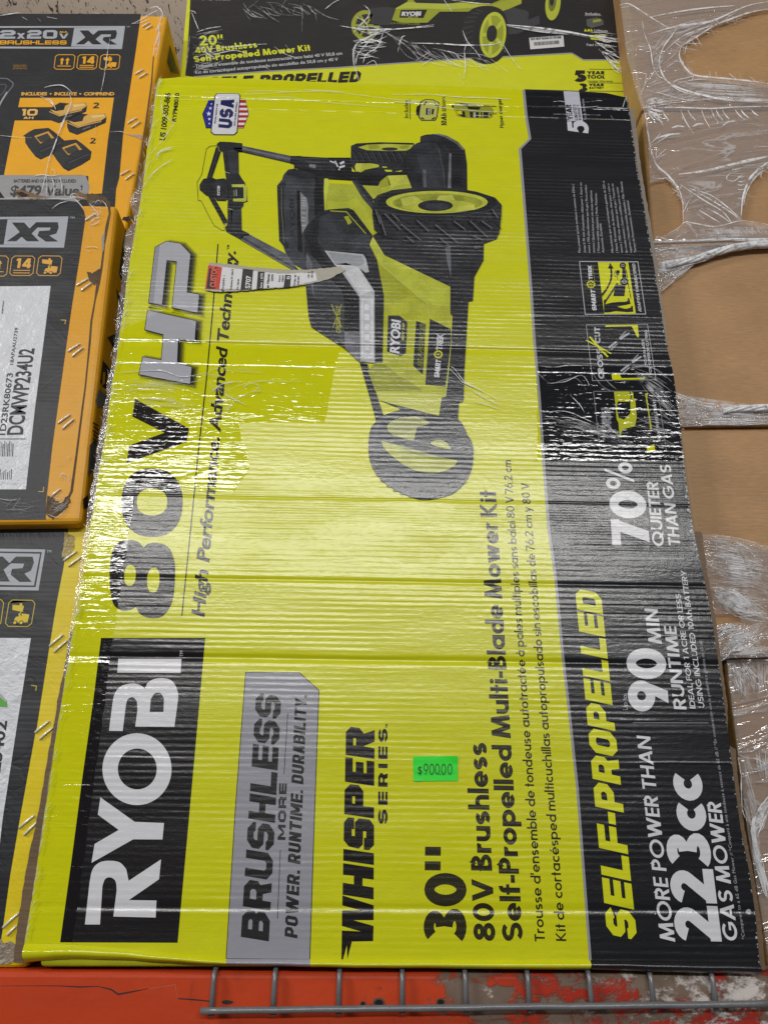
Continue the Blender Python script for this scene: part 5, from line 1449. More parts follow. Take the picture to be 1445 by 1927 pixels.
def icons(f, cf, quads, col, parent):
    for i, q in enumerate(quads):
        mb = MB()
        (ax, ay), (bx, by), (cx_, cy_), (dx, dy) = q
        r = .12
        L = lambda u, v: (ax + (bx - ax) * u + (dx - ax) * v + ((cx_ - bx) - (dx - ax)) * u * v, ay + (by - ay) * u + (dy - ay) * v + ((cy_ - by) - (dy - ay)) * u * v)
        rim = [L(r, 0), L(1 - r, 0), L(1, r), L(1, 1 - r), L(1 - r, 1), L(r, 1), L(0, 1 - r), L(0, r), L(r, 0)]
        mb.line(f, cf(rim), 1.3, T(col), 2)
        kind = (i + 3 - len(quads))
        if kind == 0:
            for u in (.36, .64):
                mb.poly(f, cf([L(u - .05, .68), L(u - .05, .38), L(u - .12, .38), L(u, .2), L(u + .12, .38), L(u + .05, .38), L(u + .05, .68)]), T(col), 2)
            mb.line(f, cf([L(.15, .78), L(.85, .78)]), 1.4, T(col), 2)
        elif kind == 1:
            mb.glyphs(f, geo('14', .24, .1), *cf([L(.22, .62), L(.86, .62), L(.22, .12)]), T(col), 2)
            mb.line(f, cf([L(.14, .74), L(.86, .74)]), 1.5, T(col), 2); mb.line(f, cf([L(.14, .87), L(.86, .87)]), 1.5, T(col), 2)
        else:
            mb.poly(f, cf([L(.15, .18), L(.42, .2), L(.42, .12), L(.52, .12), L(.52, .2), L(.6, .22), L(.58, .45), L(.18, .38)]), T(col), 2)
            mb.poly(f, cf([L(.44, .5), L(.86, .54), L(.84, .84), L(.5, .86), L(.3, .78), L(.36, .64), L(.46, .62)]), T(col), 2)
            mb.line(f, cf([L(.5, .45), L(.56, .6)]), 1.6, T(col), 2)
            for u in (.36, .6):
                mb.poly(f, cf([L(u + .09 * math.cos(a * math.pi / 5), .86 + .09 * math.sin(a * math.pi / 5)) for a in range(10)]), T(TBK), 3)
                mb.poly(f, cf([L(u + .06 * math.cos(a * math.pi / 5), .86 + .06 * math.sin(a * math.pi / 5)) for a in range(10)]), T(col), 4)
        mb.build('handling_icon', parent)
icons(F1, t1, [[(436, 426), (588, 426), (574, 540), (422, 538)], [(612, 426), (764, 426), (750, 538), (598, 538)], [(788, 425), (938, 426), (924, 538), (774, 538)]], ORG, tool)
for i, s_ in enumerate(('LEARN MORE /', 'APRENDE MAS /', 'EN SAVOIR PLUS')):
    mb.glyphs(F1, font(s_, .03), *t1([(104 + (4 - i * 2), 512 + i * 13), (216, 512 + i * 13), (105, 503 + i * 13)]), T((150, 108, 30)), 2)
mb.build('code_caption', tool)
mb = MB()
mb.glyphs(F1, font('INCLUDES  •  INCLUYE  •  COMPREND', .045, .92), *t1b([(168, 122), (890, 122), (172, 96)]), T((226, 170, 70)), 2)
mb.poly(F1, t1b([(160, 142), (888, 140), (840, 480), (795, 885), (690, 890), (690, 750), (640, 742), (35, 742), (118, 318), (430, 318), (470, 214), (145, 214)]), T(ORG), 2)
mb.glyphs(F1, blk('10', .26, 1.0, .12, .12), *t1b([(170, 280), (292, 280), (178, 228)]), T((228, 180, 100)), 2)
mb.glyphs(F1, blk('AH', .24, .9, .1, .1), *t1b([(184, 306), (262, 306), (188, 288)]), T((228, 180, 100)), 2)
mb.glyphs(F1, geo('2', .2), *t1b([(724, 224), (772, 224), (730, 178)]), T((44, 38, 28)), 3)
mb.glyphs(F1, geo('2', .2), *t1b([(700, 498), (745, 498), (706, 452)]), T((44, 38, 28)), 3)
mb.build('contents_panel', tool)
# the two batteries and two chargers
for dx, dy, s_ in ((0, 0, 1.0), (140, 84, 1.04)):
    mb = MB()
    B = lambda pts: t1b([(385 + (x - 385) * s_ + dx, 180 + (y - 180) * s_ + dy) for x, y in pts])
    mb.poly(F1, B([(385, 238), (395, 220), (470, 178), (540, 186), (665, 178), (680, 205), (672, 250), (560, 300), (460, 340), (400, 318), (385, 280)]), T((40, 40, 42)), 3)
    mb.poly(F1, B([(510, 205), (545, 186), (662, 180), (678, 206), (640, 232), (560, 250), (470, 278), (420, 256), (392, 232), (440, 246), (500, 236)]), T((214, 168, 84)), 4)
    mb.poly(F1, B([(395, 225), (475, 182), (512, 190), (490, 238), (440, 244)]), T((30, 31, 34)), 5)
    mb.poly(F1, B([(560, 196), (660, 190), (668, 202), (580, 216)]), T((232, 196, 120)), 5)
    mb.poly(F1, B([(640, 232), (676, 212), (672, 248), (646, 258)]), T((28, 28, 32)), 5)
    mb.line(F1, B([(388, 250), (465, 284), (560, 258), (640, 240)]), 1.6, T((216, 172, 90)), 5)
    mb.line(F1, B([(500, 300), (560, 278)]), 1.6, T((120, 120, 124)), 5)
    mb.build('battery_picture', tool)
for dx, dy in ((0, 0), (215, 90)):
    mb = MB()
    B = lambda pts: t1b([(x + dx, y + dy) for x, y in pts])
    mb.poly(F1, B([(182, 438), (230, 405), (270, 385), (380, 375), (430, 410), (500, 470), (490, 530), (420, 575), (320, 622), (280, 600), (225, 530), (200, 490), (200, 445)]), T((42, 43, 46)), 3)
    mb.poly(F1, B([(265, 450), (375, 405), (425, 458), (390, 462), (340, 490), (310, 500)]), T((58, 56, 50)), 4)
    mb.poly(F1, B([(270, 440), (380, 402), (426, 455), (405, 460), (372, 418), (285, 450), (320, 488), (340, 485), (320, 500)]), T((206, 152, 62)), 5)
    mb.poly(F1, B([(280, 600), (320, 622), (420, 575), (490, 530), (500, 470), (300, 540)]), T((32, 33, 36)), 4)
    mb.line(F1, B([(320, 560), (480, 490)]), 1.2, T((84, 84, 86)), 5)
    mb.build('charger_picture', tool)
mb = MB()
mb.poly(F1, t1b([(-120, 742), (640, 744), (668, 745), (702, 830), (690, 880), (660, 905), (600, 960), (-120, 960)]), T((150, 150, 152)), 3)
mb.glyphs(F1, font('BATTERIES AND CHARGERS INCLUDED:', .03, .9), *t1b([(110, 800), (596, 800), (113, 774)]), T((58, 56, 54)), 4)
mb.glyphs(F1, font('$479 Value', .03, .95), *t1b([(82, 900), (620, 900), (92, 818)]), T((60, 60, 62)), 4)
mb.glyphs(F1, font('†', .04), *t1b([(626, 850), (650, 850), (626, 815)]), T((60, 60, 62)), 4)
mb.poly(F1, t1b([(-10, 850), (40, 920), (-10, 925)]), T((24, 24, 26)), 4)
TORN = simple('torn_paper', srgb(118, 96, 72), .9, bump=(90, .003), var=.45, vscale=45)
mb.poly(F1, t1b(rough_edge([(120, 868), (160, 858), (200, 868), (260, 885), (320, 905), (420, 922), (300, 930), (150, 925)], 9, 4)), TORN, 5)
mb.poly(F1, t1b(rough_edge([(560, 880), (610, 870), (690, 895), (690, 935), (600, 935)], 9, 4)), TORN, 5)
mb.poly(F1, t1b(rough_edge([(130, 880), (170, 872), (230, 900), (180, 918)], 9, 3)), simple('torn_dark', srgb(46, 36, 28), .9), 6)
mb.build('value_banner', tool)
# faint product outline at the left
mb = MB()
mb.line(F1, t1([(-40, 605), (60, 612), (104, 642), (105, 665), (60, 725), (10, 800), (-30, 850)]), 1.8, T((112, 116, 122)), 2)
mb.line(F1, t1([(-40, 660), (40, 655), (55, 668), (30, 720), (-20, 760)]), 1.4, T((92, 96, 102)), 2)
mb.line(F1, t1([(-20, 855), (20, 780), (60, 715)]), 3.2, T((150, 154, 160)), 3)
mb.build('product_outline', tool)
mb = MB()
mb.poly(F1, line_poly(t1([(1195, 440), (1180, 640)]) + t1b([(1150, 240), (1110, 520), (1075, 760), (1060, 860)]), [2, 2.6, 3, 3, 4, 3]), simple('cut_edge', srgb(84, 64, 36), .8), 2)
mb.poly(F1, t1b(rough_edge([(960, 1068), (1000, 1062), (1040, 1076), (1000, 1100), (950, 1092)], 7, 2)), simple('torn_dark', srgb(46, 36, 28), .9), 3)
mb.poly(F1, t1b(rough_edge([(985, 425), (1040, 428), (1108, 430), (1100, 468), (1060, 450)], 9, 2)), simple('torn_flap', srgb(176, 150, 128), .8, bump=(80, .002), var=.25), 4)
mb.build('torn_edge', tool)
staples(tool, F1, [((t1([(1112, 213)])[0]), (t1([(1165, 182)])[0])), (t1([(1140, 232)])[0], t1([(1185, 205)])[0]), (t1([(1056, 580)])[0], t1([(1116, 545)])[0]), (t1([(1085, 610)])[0], t1([(1146, 572)])[0]),
                   (t1b([(998, 342)])[0], t1b([(1066, 302)])[0]), (t1b([(1028, 376)])[0], t1b([(1094, 332)])[0]), (t1b([(944, 744)])[0], t1b([(1012, 706)])[0]), (t1b([(980, 780)])[0], t1b([(1044, 736)])[0])])
S1 = Face(q1[1], (1, 0, 0))
S1 = Face(q1[1] + Vector((.0004, 0, 0)), (q1[1] - q1[2]).cross(Vector((0, 1, 0))).normalized() * (1 if (q1[1] - q1[2]).cross(Vector((0, 1, 0))).x > 0 else -1))
mb = MB()
mb.poly(S1, t1([(1322, 350), (1395, 575), (1330, 560), (1300, 480)]), T(TBK), 1)
mb.build('side_print', tool)

# ---- middle carton
g4 = crop(0, 360, 3.012)
gm = crop(0, 560, 4.814)
g8 = crop(130, 360, 4.82)
F2, q2 = quad_on(.0, [(-400, 372), (216, 381), (157, 985), (-440, 992)])
q2[1] = F2.at(221, 385); q2[2] = F2.at(153, 985)
tool2 = thing('tool_carton', (q2[0] + q2[1]) / 2 + Vector((0, .2, -.3)), 'orange and black tool carton with a big white label, crushed corners, middle of its stack', 'carton', 'power tool cartons stacked on the left')
mb = MB(); mb.slab(q2, (0, .44, 0), T((224, 160, 22)), .007); mb.build('box_body', tool2)
mb = MB()
mb.poly(F2, g4([(-1200, 52), (330, 46), (440, 60), (478, 110), (487, 150), (455, 370), (410, 650), (360, 1010), (300, 1440), (272, 1690), (265, 1745), (262, 1860), (-1200, 1870)]), T(TBK), 1)
mb.build('printed_front', tool2)
mb = MB()
mb.poly(F2, g4([(-300, 148), (390, 143), (365, 320), (-300, 316)]), T(SIL), 2, [g4([(-290, 160), (372, 157), (350, 305), (-290, 302)])])
mb.poly(F2, g4([(46, 160), (372, 157), (350, 305), (24, 302)]), T(SIL), 2)
XR = [(70, 178), (140, 178), (170, 212), (208, 176), (330, 176), (335, 205), (322, 240), (282, 252), (332, 285), (262, 286), (215, 252), (225, 226), (285, 222), (290, 206), (215, 206), (182, 240), (225, 284), (155, 284), (125, 258), (95, 284), (42, 284), (115, 232)]
mb.poly(F2, g4(XR), T(TBK), 3)
mb.glyphs(F2, font('TM', .02), *g4([(398, 156), (425, 156), (399, 144)]), T(SIL), 3)
mb.build('series_plate', tool2)
mb = MB()
icons(F2, g4, [[(-80, 365), (52, 368), (40, 482), (-95, 480)], [(72, 367), (202, 368), (188, 478), (56, 477)], [(224, 366), (356, 368), (342, 479), (208, 477)]], (226, 170, 70), tool2)
mb.line(F2, gm([(556, 203), (600, 206), (592, 240)]), 1.6, T((206, 160, 70)), 2)
mb.line(F2, gm([(400, 1715), (396, 1758), (352, 1758)]), 1.6, T((206, 160, 70)), 2)
mb.build('corner_mark', tool2)
PAPER = simple('white_label', srgb(212, 214, 220), .38, bump=(34, .006), var=.05, vscale=30)
mb = MB()
mb.poly(F2, g4([(-600, 545), (290, 537), (262, 760), (200, 1240), (150, 1690), (-600, 1690)]), PAPER, 3)
lab = mb.build('carton_label', tool2)
mb = MB()
LI = simple('label_ink', srgb(40, 41, 45), .5, var=.5, vscale=120)
mb.glyphs(F2, font('DCMWP234U2', .022, 1.0), *gm([(208, 1242), (316, 462), (56, 1246)]), LI, 5)
mb.glyphs(F2, font('1D23RK80673', .015, 1.0), *gm([(52, 1246), (122, 686), (-6, 1246)]), LI, 5)
mb.glyphs(F2, font('18APAAU2739', .01, 1.0), *gm([(124, 610), (170, 275), (92, 608)]), LI, 5)
mb.glyphs(F2, font('DCMWP234U2', .02), *gm([(32, 148), (44, 30), (18, 147)]), LI, 5)
mb.line(F2, gm([(0, 1282), (238, 1282)]), 1.4, LI, 5)
for i in range(9):
    x = 4 + i * 15
    mb.line(F2, gm([(x, 1300 + (i % 3) * 12), (x - 6, 1440)]), [1.2, .7, 1.6][i % 3], LI, 5)
for i in range(7):
    x = 8 + i * 17
    mb.line(F2, gm([(x, 1555 + (i * 5 % 3) * 14), (x - 5, 1650)]), [1.4, .8][i % 2], LI, 5)
mb.build('label_lettering', lab)
mb = MB()
ct_ = simple('crush_edge', srgb(92, 74, 54), .9, bump=(120, .002), var=.5, vscale=60)
mb.poly(F2, line_poly(g8([(360, 90), (372, 200), (345, 330), (322, 480), (300, 680), (268, 830), (240, 980), (205, 1180), (190, 1380), (172, 1560), (150, 1780), (130, 1927)]) + g4([(435, 1500), (408, 1700), (380, 1760)]), [5, 4, 6, 3.6, 4, 7, 3, 3.6, 4, 3, 3, 3.4, 4, 5, 4]), ct_, 2)
mb.poly(F2, g8(rough_edge([(160, 725), (210, 745), (285, 700), (275, 780), (238, 855), (200, 830), (178, 780)], 10, 4)), ct_, 3)
mb.poly(F2, g8(rough_edge([(300, 410), (325, 380), (322, 520), (305, 560)], 10, 3)), simple('pale_tear', srgb(150, 142, 130), .8, var=.3), 3)
mb.poly(F2, g4(rough_edge([(268, 1725), (300, 1735), (345, 1770), (395, 1720), (400, 1765), (370, 1810), (330, 1835), (300, 1860), (262, 1830)], 8, 5)), ct_, 4)
mb.poly(F2, g4(rough_edge([(490, 20), (540, 12), (610, 40), (615, 80), (560, 60), (500, 70)], 8, 4)), ct_, 4)
mb.build('torn_edge', tool2)
staples(tool2, F2, [(g8([(155, 268)])[0], g8([(240, 212)])[0]), (g8([(78, 858)])[0], g8([(178, 798)])[0]), (g8([(118, 905)])[0], g8([(208, 838)])[0]), (g8([(0, 1455)])[0], g8([(102, 1388)])[0]), (g8([(36, 1500)])[0], g8([(128, 1425)])[0]),
                    (gm([(535, 1140)])[0], gm([(638, 1065)])[0]), (gm([(575, 1192)])[0], gm([(672, 1105)])[0]), (gm([(478, 1800)])[0], gm([(548, 1740)])[0])])
nrm = (q2[1] - q2[2]).cross(Vector((0, 1, 0))).normalized(); nrm = nrm if nrm.x > 0 else -nrm
S2 = Face(q2[1] + nrm * .0004, nrm)
mb = MB()
for poly in ([(455, 745), (500, 850), (505, 780), (520, 320), (490, 470)], [(432, 885), (498, 1000), (480, 1240)], [(350, 1325), (480, 1265), (445, 1420), (410, 1425)], [(310, 1535), (400, 1640), (385, 1760), (330, 1800), (285, 1730)]):
    mb = MB(); mb.poly(S2, g8(poly), T(TBK), 1); mb.build('side_mark', tool2)
mb = MB()
mb.poly(S2, g8([(270, 1790), (350, 1860), (330, 1960), (262, 1960), (245, 1900)]), T((120, 122, 128)), 1)
mb.poly(S2, g8([(310, 1640), (330, 1640), (326, 1740), (300, 1760)]), T((224, 160, 22)), 2)
mb.poly(S2, g8([(345, 1680), (372, 1660), (362, 1780), (340, 1790)]), T((224, 160, 22)), 2)
for i in range(6):
    mb.line(S2, g4([(528 + 4 * (i % 2), 1310 + i * 22), (560, 1330 + i * 24)]), 2.6, T((50, 44, 30)), 1)
mb.poly(S2, g4([(510, 1440), (545, 1400), (545, 1560), (500, 1620)]), T((90, 90, 96)), 1)
mb.poly(S2, g4([(470, 1745), (500, 1720), (500, 1790), (476, 1800)]), T(TBK), 2)
mb.build('side_print', tool2)

# ---- lower carton
g5 = crop(0, 940, 3.2121)
gl_ = crop(0, 1180, 3.0141)
F3, q3 = quad_on(.018, [(-400, 985), (182, 980), (52, 1822), (-420, 1822)])
tool3 = thing('tool_carton', (q3[2] + q3[3]) / 2 + Vector((0, .2, 0)), 'yellow and black tool carton at the bottom left, with staples along its yellow edge', 'carton', 'power tool cartons stacked on the left')
mb = MB(); mb.slab(q3, (0, .42, 0), T(YLW), .005); mb.build('box_body', tool3)
mb = MB()
mb.poly(F3, g5([(-1270, 165), (415, 172), (412, 200), (390, 390), (340, 650), (290, 960), (225, 1380)]) + gl_([(205, 590), (120, 1060), (60, 1410), (20, 1700), (0, 1830), (-1240, 1830)]), T(TBK), 1)
mb.build('printed_front', tool3)
mb = MB()
mb.poly(F3, g5([(-300, 292), (277, 302), (235, 550), (-300, 545)]), T(SIL), 2, [g5([(-290, 310), (256, 318), (218, 530), (-290, 526)])])
mb.poly(F3, g5([(-80, 322), (245, 328), (208, 520), (-110, 515)]), T(SIL), 2)
XR3 = [(-70, 345), (20, 345), (60, 385), (100, 345), (200, 346), (208, 380), (190, 430), (150, 448), (195, 498), (120, 498), (68, 455), (75, 420), (140, 415), (150, 388), (70, 385), (25, 425), (62, 496), (-10, 495), (-40, 460), (-75, 495), (-130, 495), (-50, 420)]
mb.poly(F3, g5(XR3), T(TBK), 3)
mb.glyphs(F3, font('TM', .02), *g5([(285, 322), (313, 322), (287, 305)]), T(SIL), 3)
mb.build('series_plate', tool3)
mb = MB()
icons(F3, g5, [[(-120, 606), (28, 606), (5, 766), (-140, 766)], [(60, 607), (217, 610), (190, 768), (33, 766)]], (216, 190, 40), tool3)
mb.line(F3, gl_([(180, 330), (210, 336), (205, 362)]), 1.8, T((190, 172, 40)), 2)
mb.build('corner_mark', tool3)
mb = MB()
mb.poly(F3, g5([(-500, 835), (190, 838), (110, 1340), (20, 1927), (0, 2100), (-500, 2100)]), PAPER, 3)
lab3 = mb.build('carton_label', tool3)
mb = MB()
mb.glyphs(F3, font('25402', .025, 1.0), *g5([(2, 1650), (46, 1338), (-70, 1650)]), LI, 5)
mb.poly(F3, gl_([(-20, 380), (5, 392), (42, 420), (46, 455), (-20, 450)]), simple('green_mark', srgb(88, 168, 66), .5), 5)
mb.poly(F3, gl_([(-20, 372), (8, 378), (44, 418), (40, 428), (4, 398), (-20, 392)]), simple('grey_swoosh', srgb(170, 172, 176), .5), 6)
mb.build('label_lettering', lab3)
mb = MB()
mb.poly(F3, g5(rough_edge([(395, 195), (455, 225), (452, 290), (420, 350), (375, 350), (390, 260)], 9, 3)), simple('tape_scrap', srgb(158, 138, 70), .3, bump=(80, .004), var=.3), 3)
mb.poly(F3, gl_(rough_edge([(0, 1765), (30, 1795), (60, 1780), (90, 1800), (100, 1870), (60, 1910), (10, 1915), (-30, 1900)], 7, 4)), simple('loose_film', srgb(150, 138, 122), .3, bump=(60, .008), var=.4, vscale=60), 8)
mb.build('torn_edge', tool3)
staples(tool3, F3, [(g5([(390, 370)])[0], g5([(466, 316)])[0]), (g5([(420, 404)])[0], g5([(495, 350)])[0]), (g5([(305, 886)])[0], g5([(382, 820)])[0]), (g5([(332, 922)])[0], g5([(408, 856)])[0]),
                    (gl_([(204, 598)])[0], gl_([(280, 536)])[0]), (gl_([(230, 636)])[0], gl_([(300, 575)])[0]), (gl_([(114, 1138)])[0], gl_([(196, 1070)])[0]), (gl_([(142, 1178)])[0], gl_([(210, 1112)])[0]),
                    (gl_([(22, 1702)])[0], gl_([(106, 1626)])[0]), (gl_([(46, 1745)])[0], gl_([(92, 1700)])[0])])

# ------------------------------------------------------------------ the smaller mower carton above
u6 = crop(640, 0, 2.676)
u2 = crop(330, 0, 2.89)
u3 = crop(800, 0, 2.2403)
YU = .10
zt_main = FRONT.at(740, 158).z
FU = Face((0, YU, 0), (0, -1, 0))
zu = zt_main - .002
def Bk(c): return ink(c, 'back')
ua, ub = FU.at(357, -60), FU.at(1156, -60)
top_extra = .35
q = [ua, ub, FU.at(1212, 235), FU.at(330, 235)]
dl = (q[0] - q[3]).normalized(); dr = (q[1] - q[2]).normalized()
upper = thing('mower_carton', (q[2] + q[3]) / 2 + Vector((0, .2, 0)), 'smaller black and yellow mower carton under torn wrap, above the big one', 'carton')
mb = MB(); mb.slab([q[0] + dl * top_extra, q[1] + dr * top_extra, q[2], q[3]], (0, .45, 0), Bk((206, 210, 30)), .004); mb.build('box_body', upper)
mb = MB()
mb.poly(FU, [(362, -120), (1152, -120)] + u6([(1385, 0), (1408, 175), (1415, 302), (1222, 302), (1165, 268), (600, 298), (200, 325), (0, 340)]) + u2([(500, 388), (100, 418), (55, 412), (65, 300), (80, 60)]), Bk((27, 29, 34)), 1)
mb.line(FU, u6([(1415, 302), (1222, 302), (1165, 268), (600, 298), (200, 325), (0, 340)]) + u2([(500, 388), (100, 418)]), 2.2, Bk((150, 150, 156)), 2)
mb.build('printed_front', upper)
UYL = (206, 212, 40)
mb = MB()
mb.glyphs(FU, geo('20"', .2, .06), *u2([(135, 250), (262, 243), (130, 195)]), Bk(UYL), 3)
mb.glyphs(FU, geo('40V Brushless', .22, .06), *u2([(110, 292), (448, 258), (104, 258)]), Bk(UYL), 3)
mb.glyphs(FU, geo('Self-Propelled Mower Kit', .22, .06), *u2([(104, 340), (738, 276), (98, 306)]), Bk(UYL), 3)
mb.glyphs(FU, font("Trousse d'ensemble de tondeuse autotractée sans balai 40 V 50,8 cm", .015), *u2([(110, 370), (908, 298), (109, 352)]), Bk((190, 192, 196)), 3)
mb.glyphs(FU, font('Kit de cortacésped autopropulsado sin escobillas de 50,8 cm y 40 V', .015), *u2([(110, 403), (886, 330), (109, 385)]), Bk((190, 192, 196)), 3)
mb.build('product_lettering', upper)
mb = MB()
mb.glyphs(FU, blk('SELF-PROPELLED', .27, .74, .13, .08), *u2([(170, 480), (1000, 446), (190, 420)]), Bk((24, 24, 26)), 3)
mb.glyphs(FU, geo('POWER', .24, .05), *u2([(150, 2), (300, 2), (150, -22)]), Bk((190, 192, 196)), 3)
mb.build('headline_lettering', upper)
mb = MB()
mb.glyphs(FU, geo('5', .3), *u3([(628, 346), (678, 346), (630, 297)]), Bk((26, 26, 26)), 3)
mb.glyphs(FU, geo('YEAR', .26, .05), *u3([(680, 314), (755, 314), (680, 300)]), Bk((26, 26, 26)), 3)
mb.glyphs(FU, geo('TOOL', .26, .05), *u3([(682, 332), (756, 332), (682, 317)]), Bk((26, 26, 26)), 3)
mb.glyphs(FU, font('Limited Warranty', .01), *u3([(684, 346), (790, 346), (684, 338)]), Bk((60, 62, 30)), 3)
mb.glyphs(FU, geo('3', .3), *u3([(645, 386), (682, 386), (646, 352)]), Bk((26, 26, 26)), 3)
mb.glyphs(FU, geo('YEAR', .26, .05), *u3([(688, 364), (752, 364), (688, 353)]), Bk((26, 26, 26)), 3)
mb.glyphs(FU, geo('BATTERY', .22, .07), *u3([(690, 375), (752, 375), (690, 367)]), Bk((26, 26, 26)), 3)
for yy in (292, 349, 384):
    mb.line(FU, u3([(690, yy), (838, yy + 2)]), .8, Bk((70, 72, 30)), 3)
mb.build('warranty_mark', upper)
mb = MB()
mb.glyphs(FU, geo('Includes', .16, .1), *u6([(1233, 76), (1308, 78), (1234, 63)]), Bk((196, 198, 202)), 3)
mb.line(FU, u6([(1230, 80), (1315, 80)]), .8, Bk((150, 150, 150)), 3)
mb.build('contents_lettering', upper); mb = MB()
mb.poly(FU, u6([(1238, 98), (1290, 88), (1322, 100), (1325, 125), (1265, 142), (1240, 130)]), Bk((84, 88, 84)), 3)
mb.poly(FU, u6([(1270, 102), (1310, 96), (1312, 108), (1272, 116)]), Bk((150, 156, 60)), 4)
mb.build('battery_picture', upper); mb = MB()
mb.glyphs(FU, geo('6Ah', .24, .06), *u6([(1227, 160), (1270, 160), (1228, 147)]), Bk(UYL), 3)
mb.glyphs(FU, geo('Lithium', .16, .1), *u6([(1278, 162), (1345, 164), (1278, 148)]), Bk((196, 198, 202)), 3)
mb.build('contents_lettering', upper); mb = MB()
mb.poly(FU, u6([(1250, 178), (1330, 176), (1340, 184), (1320, 205), (1262, 200)]), Bk((190, 196, 60)), 3)
mb.build('charger_picture', upper); mb = MB()
mb.glyphs(FU, geo('Fast Charger', .16, .1), *u6([(1240, 232), (1354, 234), (1240, 220)]), Bk((196, 198, 202)), 3)
mb.build('contents_lettering', upper)
mb = MB()
mb.poly(FU, u6([(950, 192), (1122, 180), (1127, 236), (956, 250)]), sticker_mat('barcode_paper', (206, 204, 206)), 5)
bs = mb.build('barcode_sticker', upper)
mb = MB()
mb.glyphs(FU, font('DO NOT SCAN AT STORE', .05), *u6([(958, 204), (1112, 194), (957, 193)]), INK, 7)
xx = 975
while xx < 1098:
    w_ = random.choice([1.5, 2.5, 3.5]); k_ = (xx - 975) / 125
    mb.poly(FU, u6([(xx, 214 - 9 * k_), (xx + w_, 214 - 9 * k_), (xx + w_ + 1, 232 - 9 * k_), (xx + 1, 232 - 9 * k_)]), INK, 7)
    xx += w_ + random.choice([1.5, 2, 3])
mb.build('label_lettering', bs)
# its printed mower
mb = MB()
def up(pts, col, k): mb.poly(FU, u6(pts), Bk(col), k)
up([(20, 95), (60, 45), (130, 20), (240, 5), (310, 20), (160, 60), (150, 150), (100, 200), (30, 190), (5, 150)], (30, 31, 35), 3)
up(ell(128, 128, 72, 76, 28), (150, 156, 50), 4); up(ell(130, 130, 52, 58, 24), (44, 46, 44), 5)
for i in range(6):
    a = i * math.pi / 3
    mb.line(FU, u6([(130, 130), (130 + 62 * math.cos(a), 130 + 66 * math.sin(a))]), 4, Bk((150, 156, 50)), 6)
up([(150, 45), (240, 35), (280, 45), (250, 130), (170, 130), (150, 100)], (52, 54, 60), 6)
up([(245, 98), (270, 48), (340, 8), (345, -40), (910, -60), (912, 20), (820, 60), (760, 45), (640, 60), (500, 60), (440, 115), (320, 118)], (150, 158, 44), 4)
up([(270, 48), (340, 12), (560, 20), (640, 5), (760, 30), (700, 40), (520, 50), (450, 45), (330, 44)], (178, 186, 66), 5)
up([(360, -10), (560, -60), (680, -20), (660, 10), (520, 20), (380, 16)], (36, 37, 42), 6)
up([(760, 30), (880, -10), (912, -20), (912, 18), (820, 58)], (160, 166, 50), 6)
up([(640, 12), (760, 20), (900, -40), (780, -30)], (34, 35, 40), 7)
up([(305, 52), (438, 50), (418, 92), (298, 90)], (24, 25, 28), 6)
mb.glyphs(FU, font('RYOBI', .05), *u6([(308, 82), (405, 80), (312, 60)]), Bk((214, 214, 218)), 7)
mb.glyphs(FU, font('40V HP', .04), *u6([(340, 91), (392, 90), (341, 84)]), Bk((170, 172, 120)), 7)
mb.glyphs(FU, blk('SELF-PROPELLED', .2), *u6([(230, 122), (400, 128), (231, 111)]), Bk((120, 124, 50)), 5)
up([(800, 60), (880, 40), (950, 60), (945, 100), (1000, 80), (1005, 120), (900, 170), (820, 180)], (58, 60, 66), 4)
up(smooth([(612, 150), (630, 80), (680, 40), (760, 32), (820, 60), (845, 130), (842, 210), (820, 280), (770, 318), (700, 318), (645, 280), (620, 220)], 4), (32, 33, 37), 7)
up(ell(768, 178, 66, 116, 32, .12), (186, 194, 56), 8); up(ell(768, 178, 52, 98, 32, .12), (150, 158, 44), 9)
up(ell(762, 172, 26, 42, 24, .1), (38, 39, 43), 11)
for i in range(5):
    a = 2 * math.pi * i / 5 + .6
    mb.line(FU, u6([(766 + 26 * math.cos(a), 174 + 42 * math.sin(a)), (768 + 58 * math.cos(a), 178 + 106 * math.sin(a))]), 6.5, Bk((184, 192, 60)), 10)
for i in range(9):
    a = math.radians(140 + i * 13)
    mb.line(FU, u6([(735 + 122 * math.cos(a), 175 + 140 * math.sin(a)), (742 + 76 * math.cos(a + .15), 175 + 118 * math.sin(a + .15))]), 1.8, Bk((60, 62, 68)), 8)
up(ell(1070, 20, 38, 85, 28, .1), (176, 184, 56), 6); up(ell(1067, 10, 20, 50, 20, .1), (110, 116, 44), 7); up(ell(1064, 8, 10, 24, 16), (36, 37, 42), 8)
mb.build('printed_mower_picture', upper)
# white folded edges
mb = MB()
mb.poly(FU, line_poly(u6([(1374, -20), (1385, 60), (1400, 180), (1412, 300), (1425, 420), (1445, 520)]), [3, 4, 5, 4, 3.4, 3]), simple('white_board_edge', srgb(206, 206, 204), .5), 4)
mb.poly(FU, line_poly(u2([(74, 60), (84, 60), (104, 64), (112, 75)]), 1.2), STRAND, 5)
mb.build('cut_edge', upper)

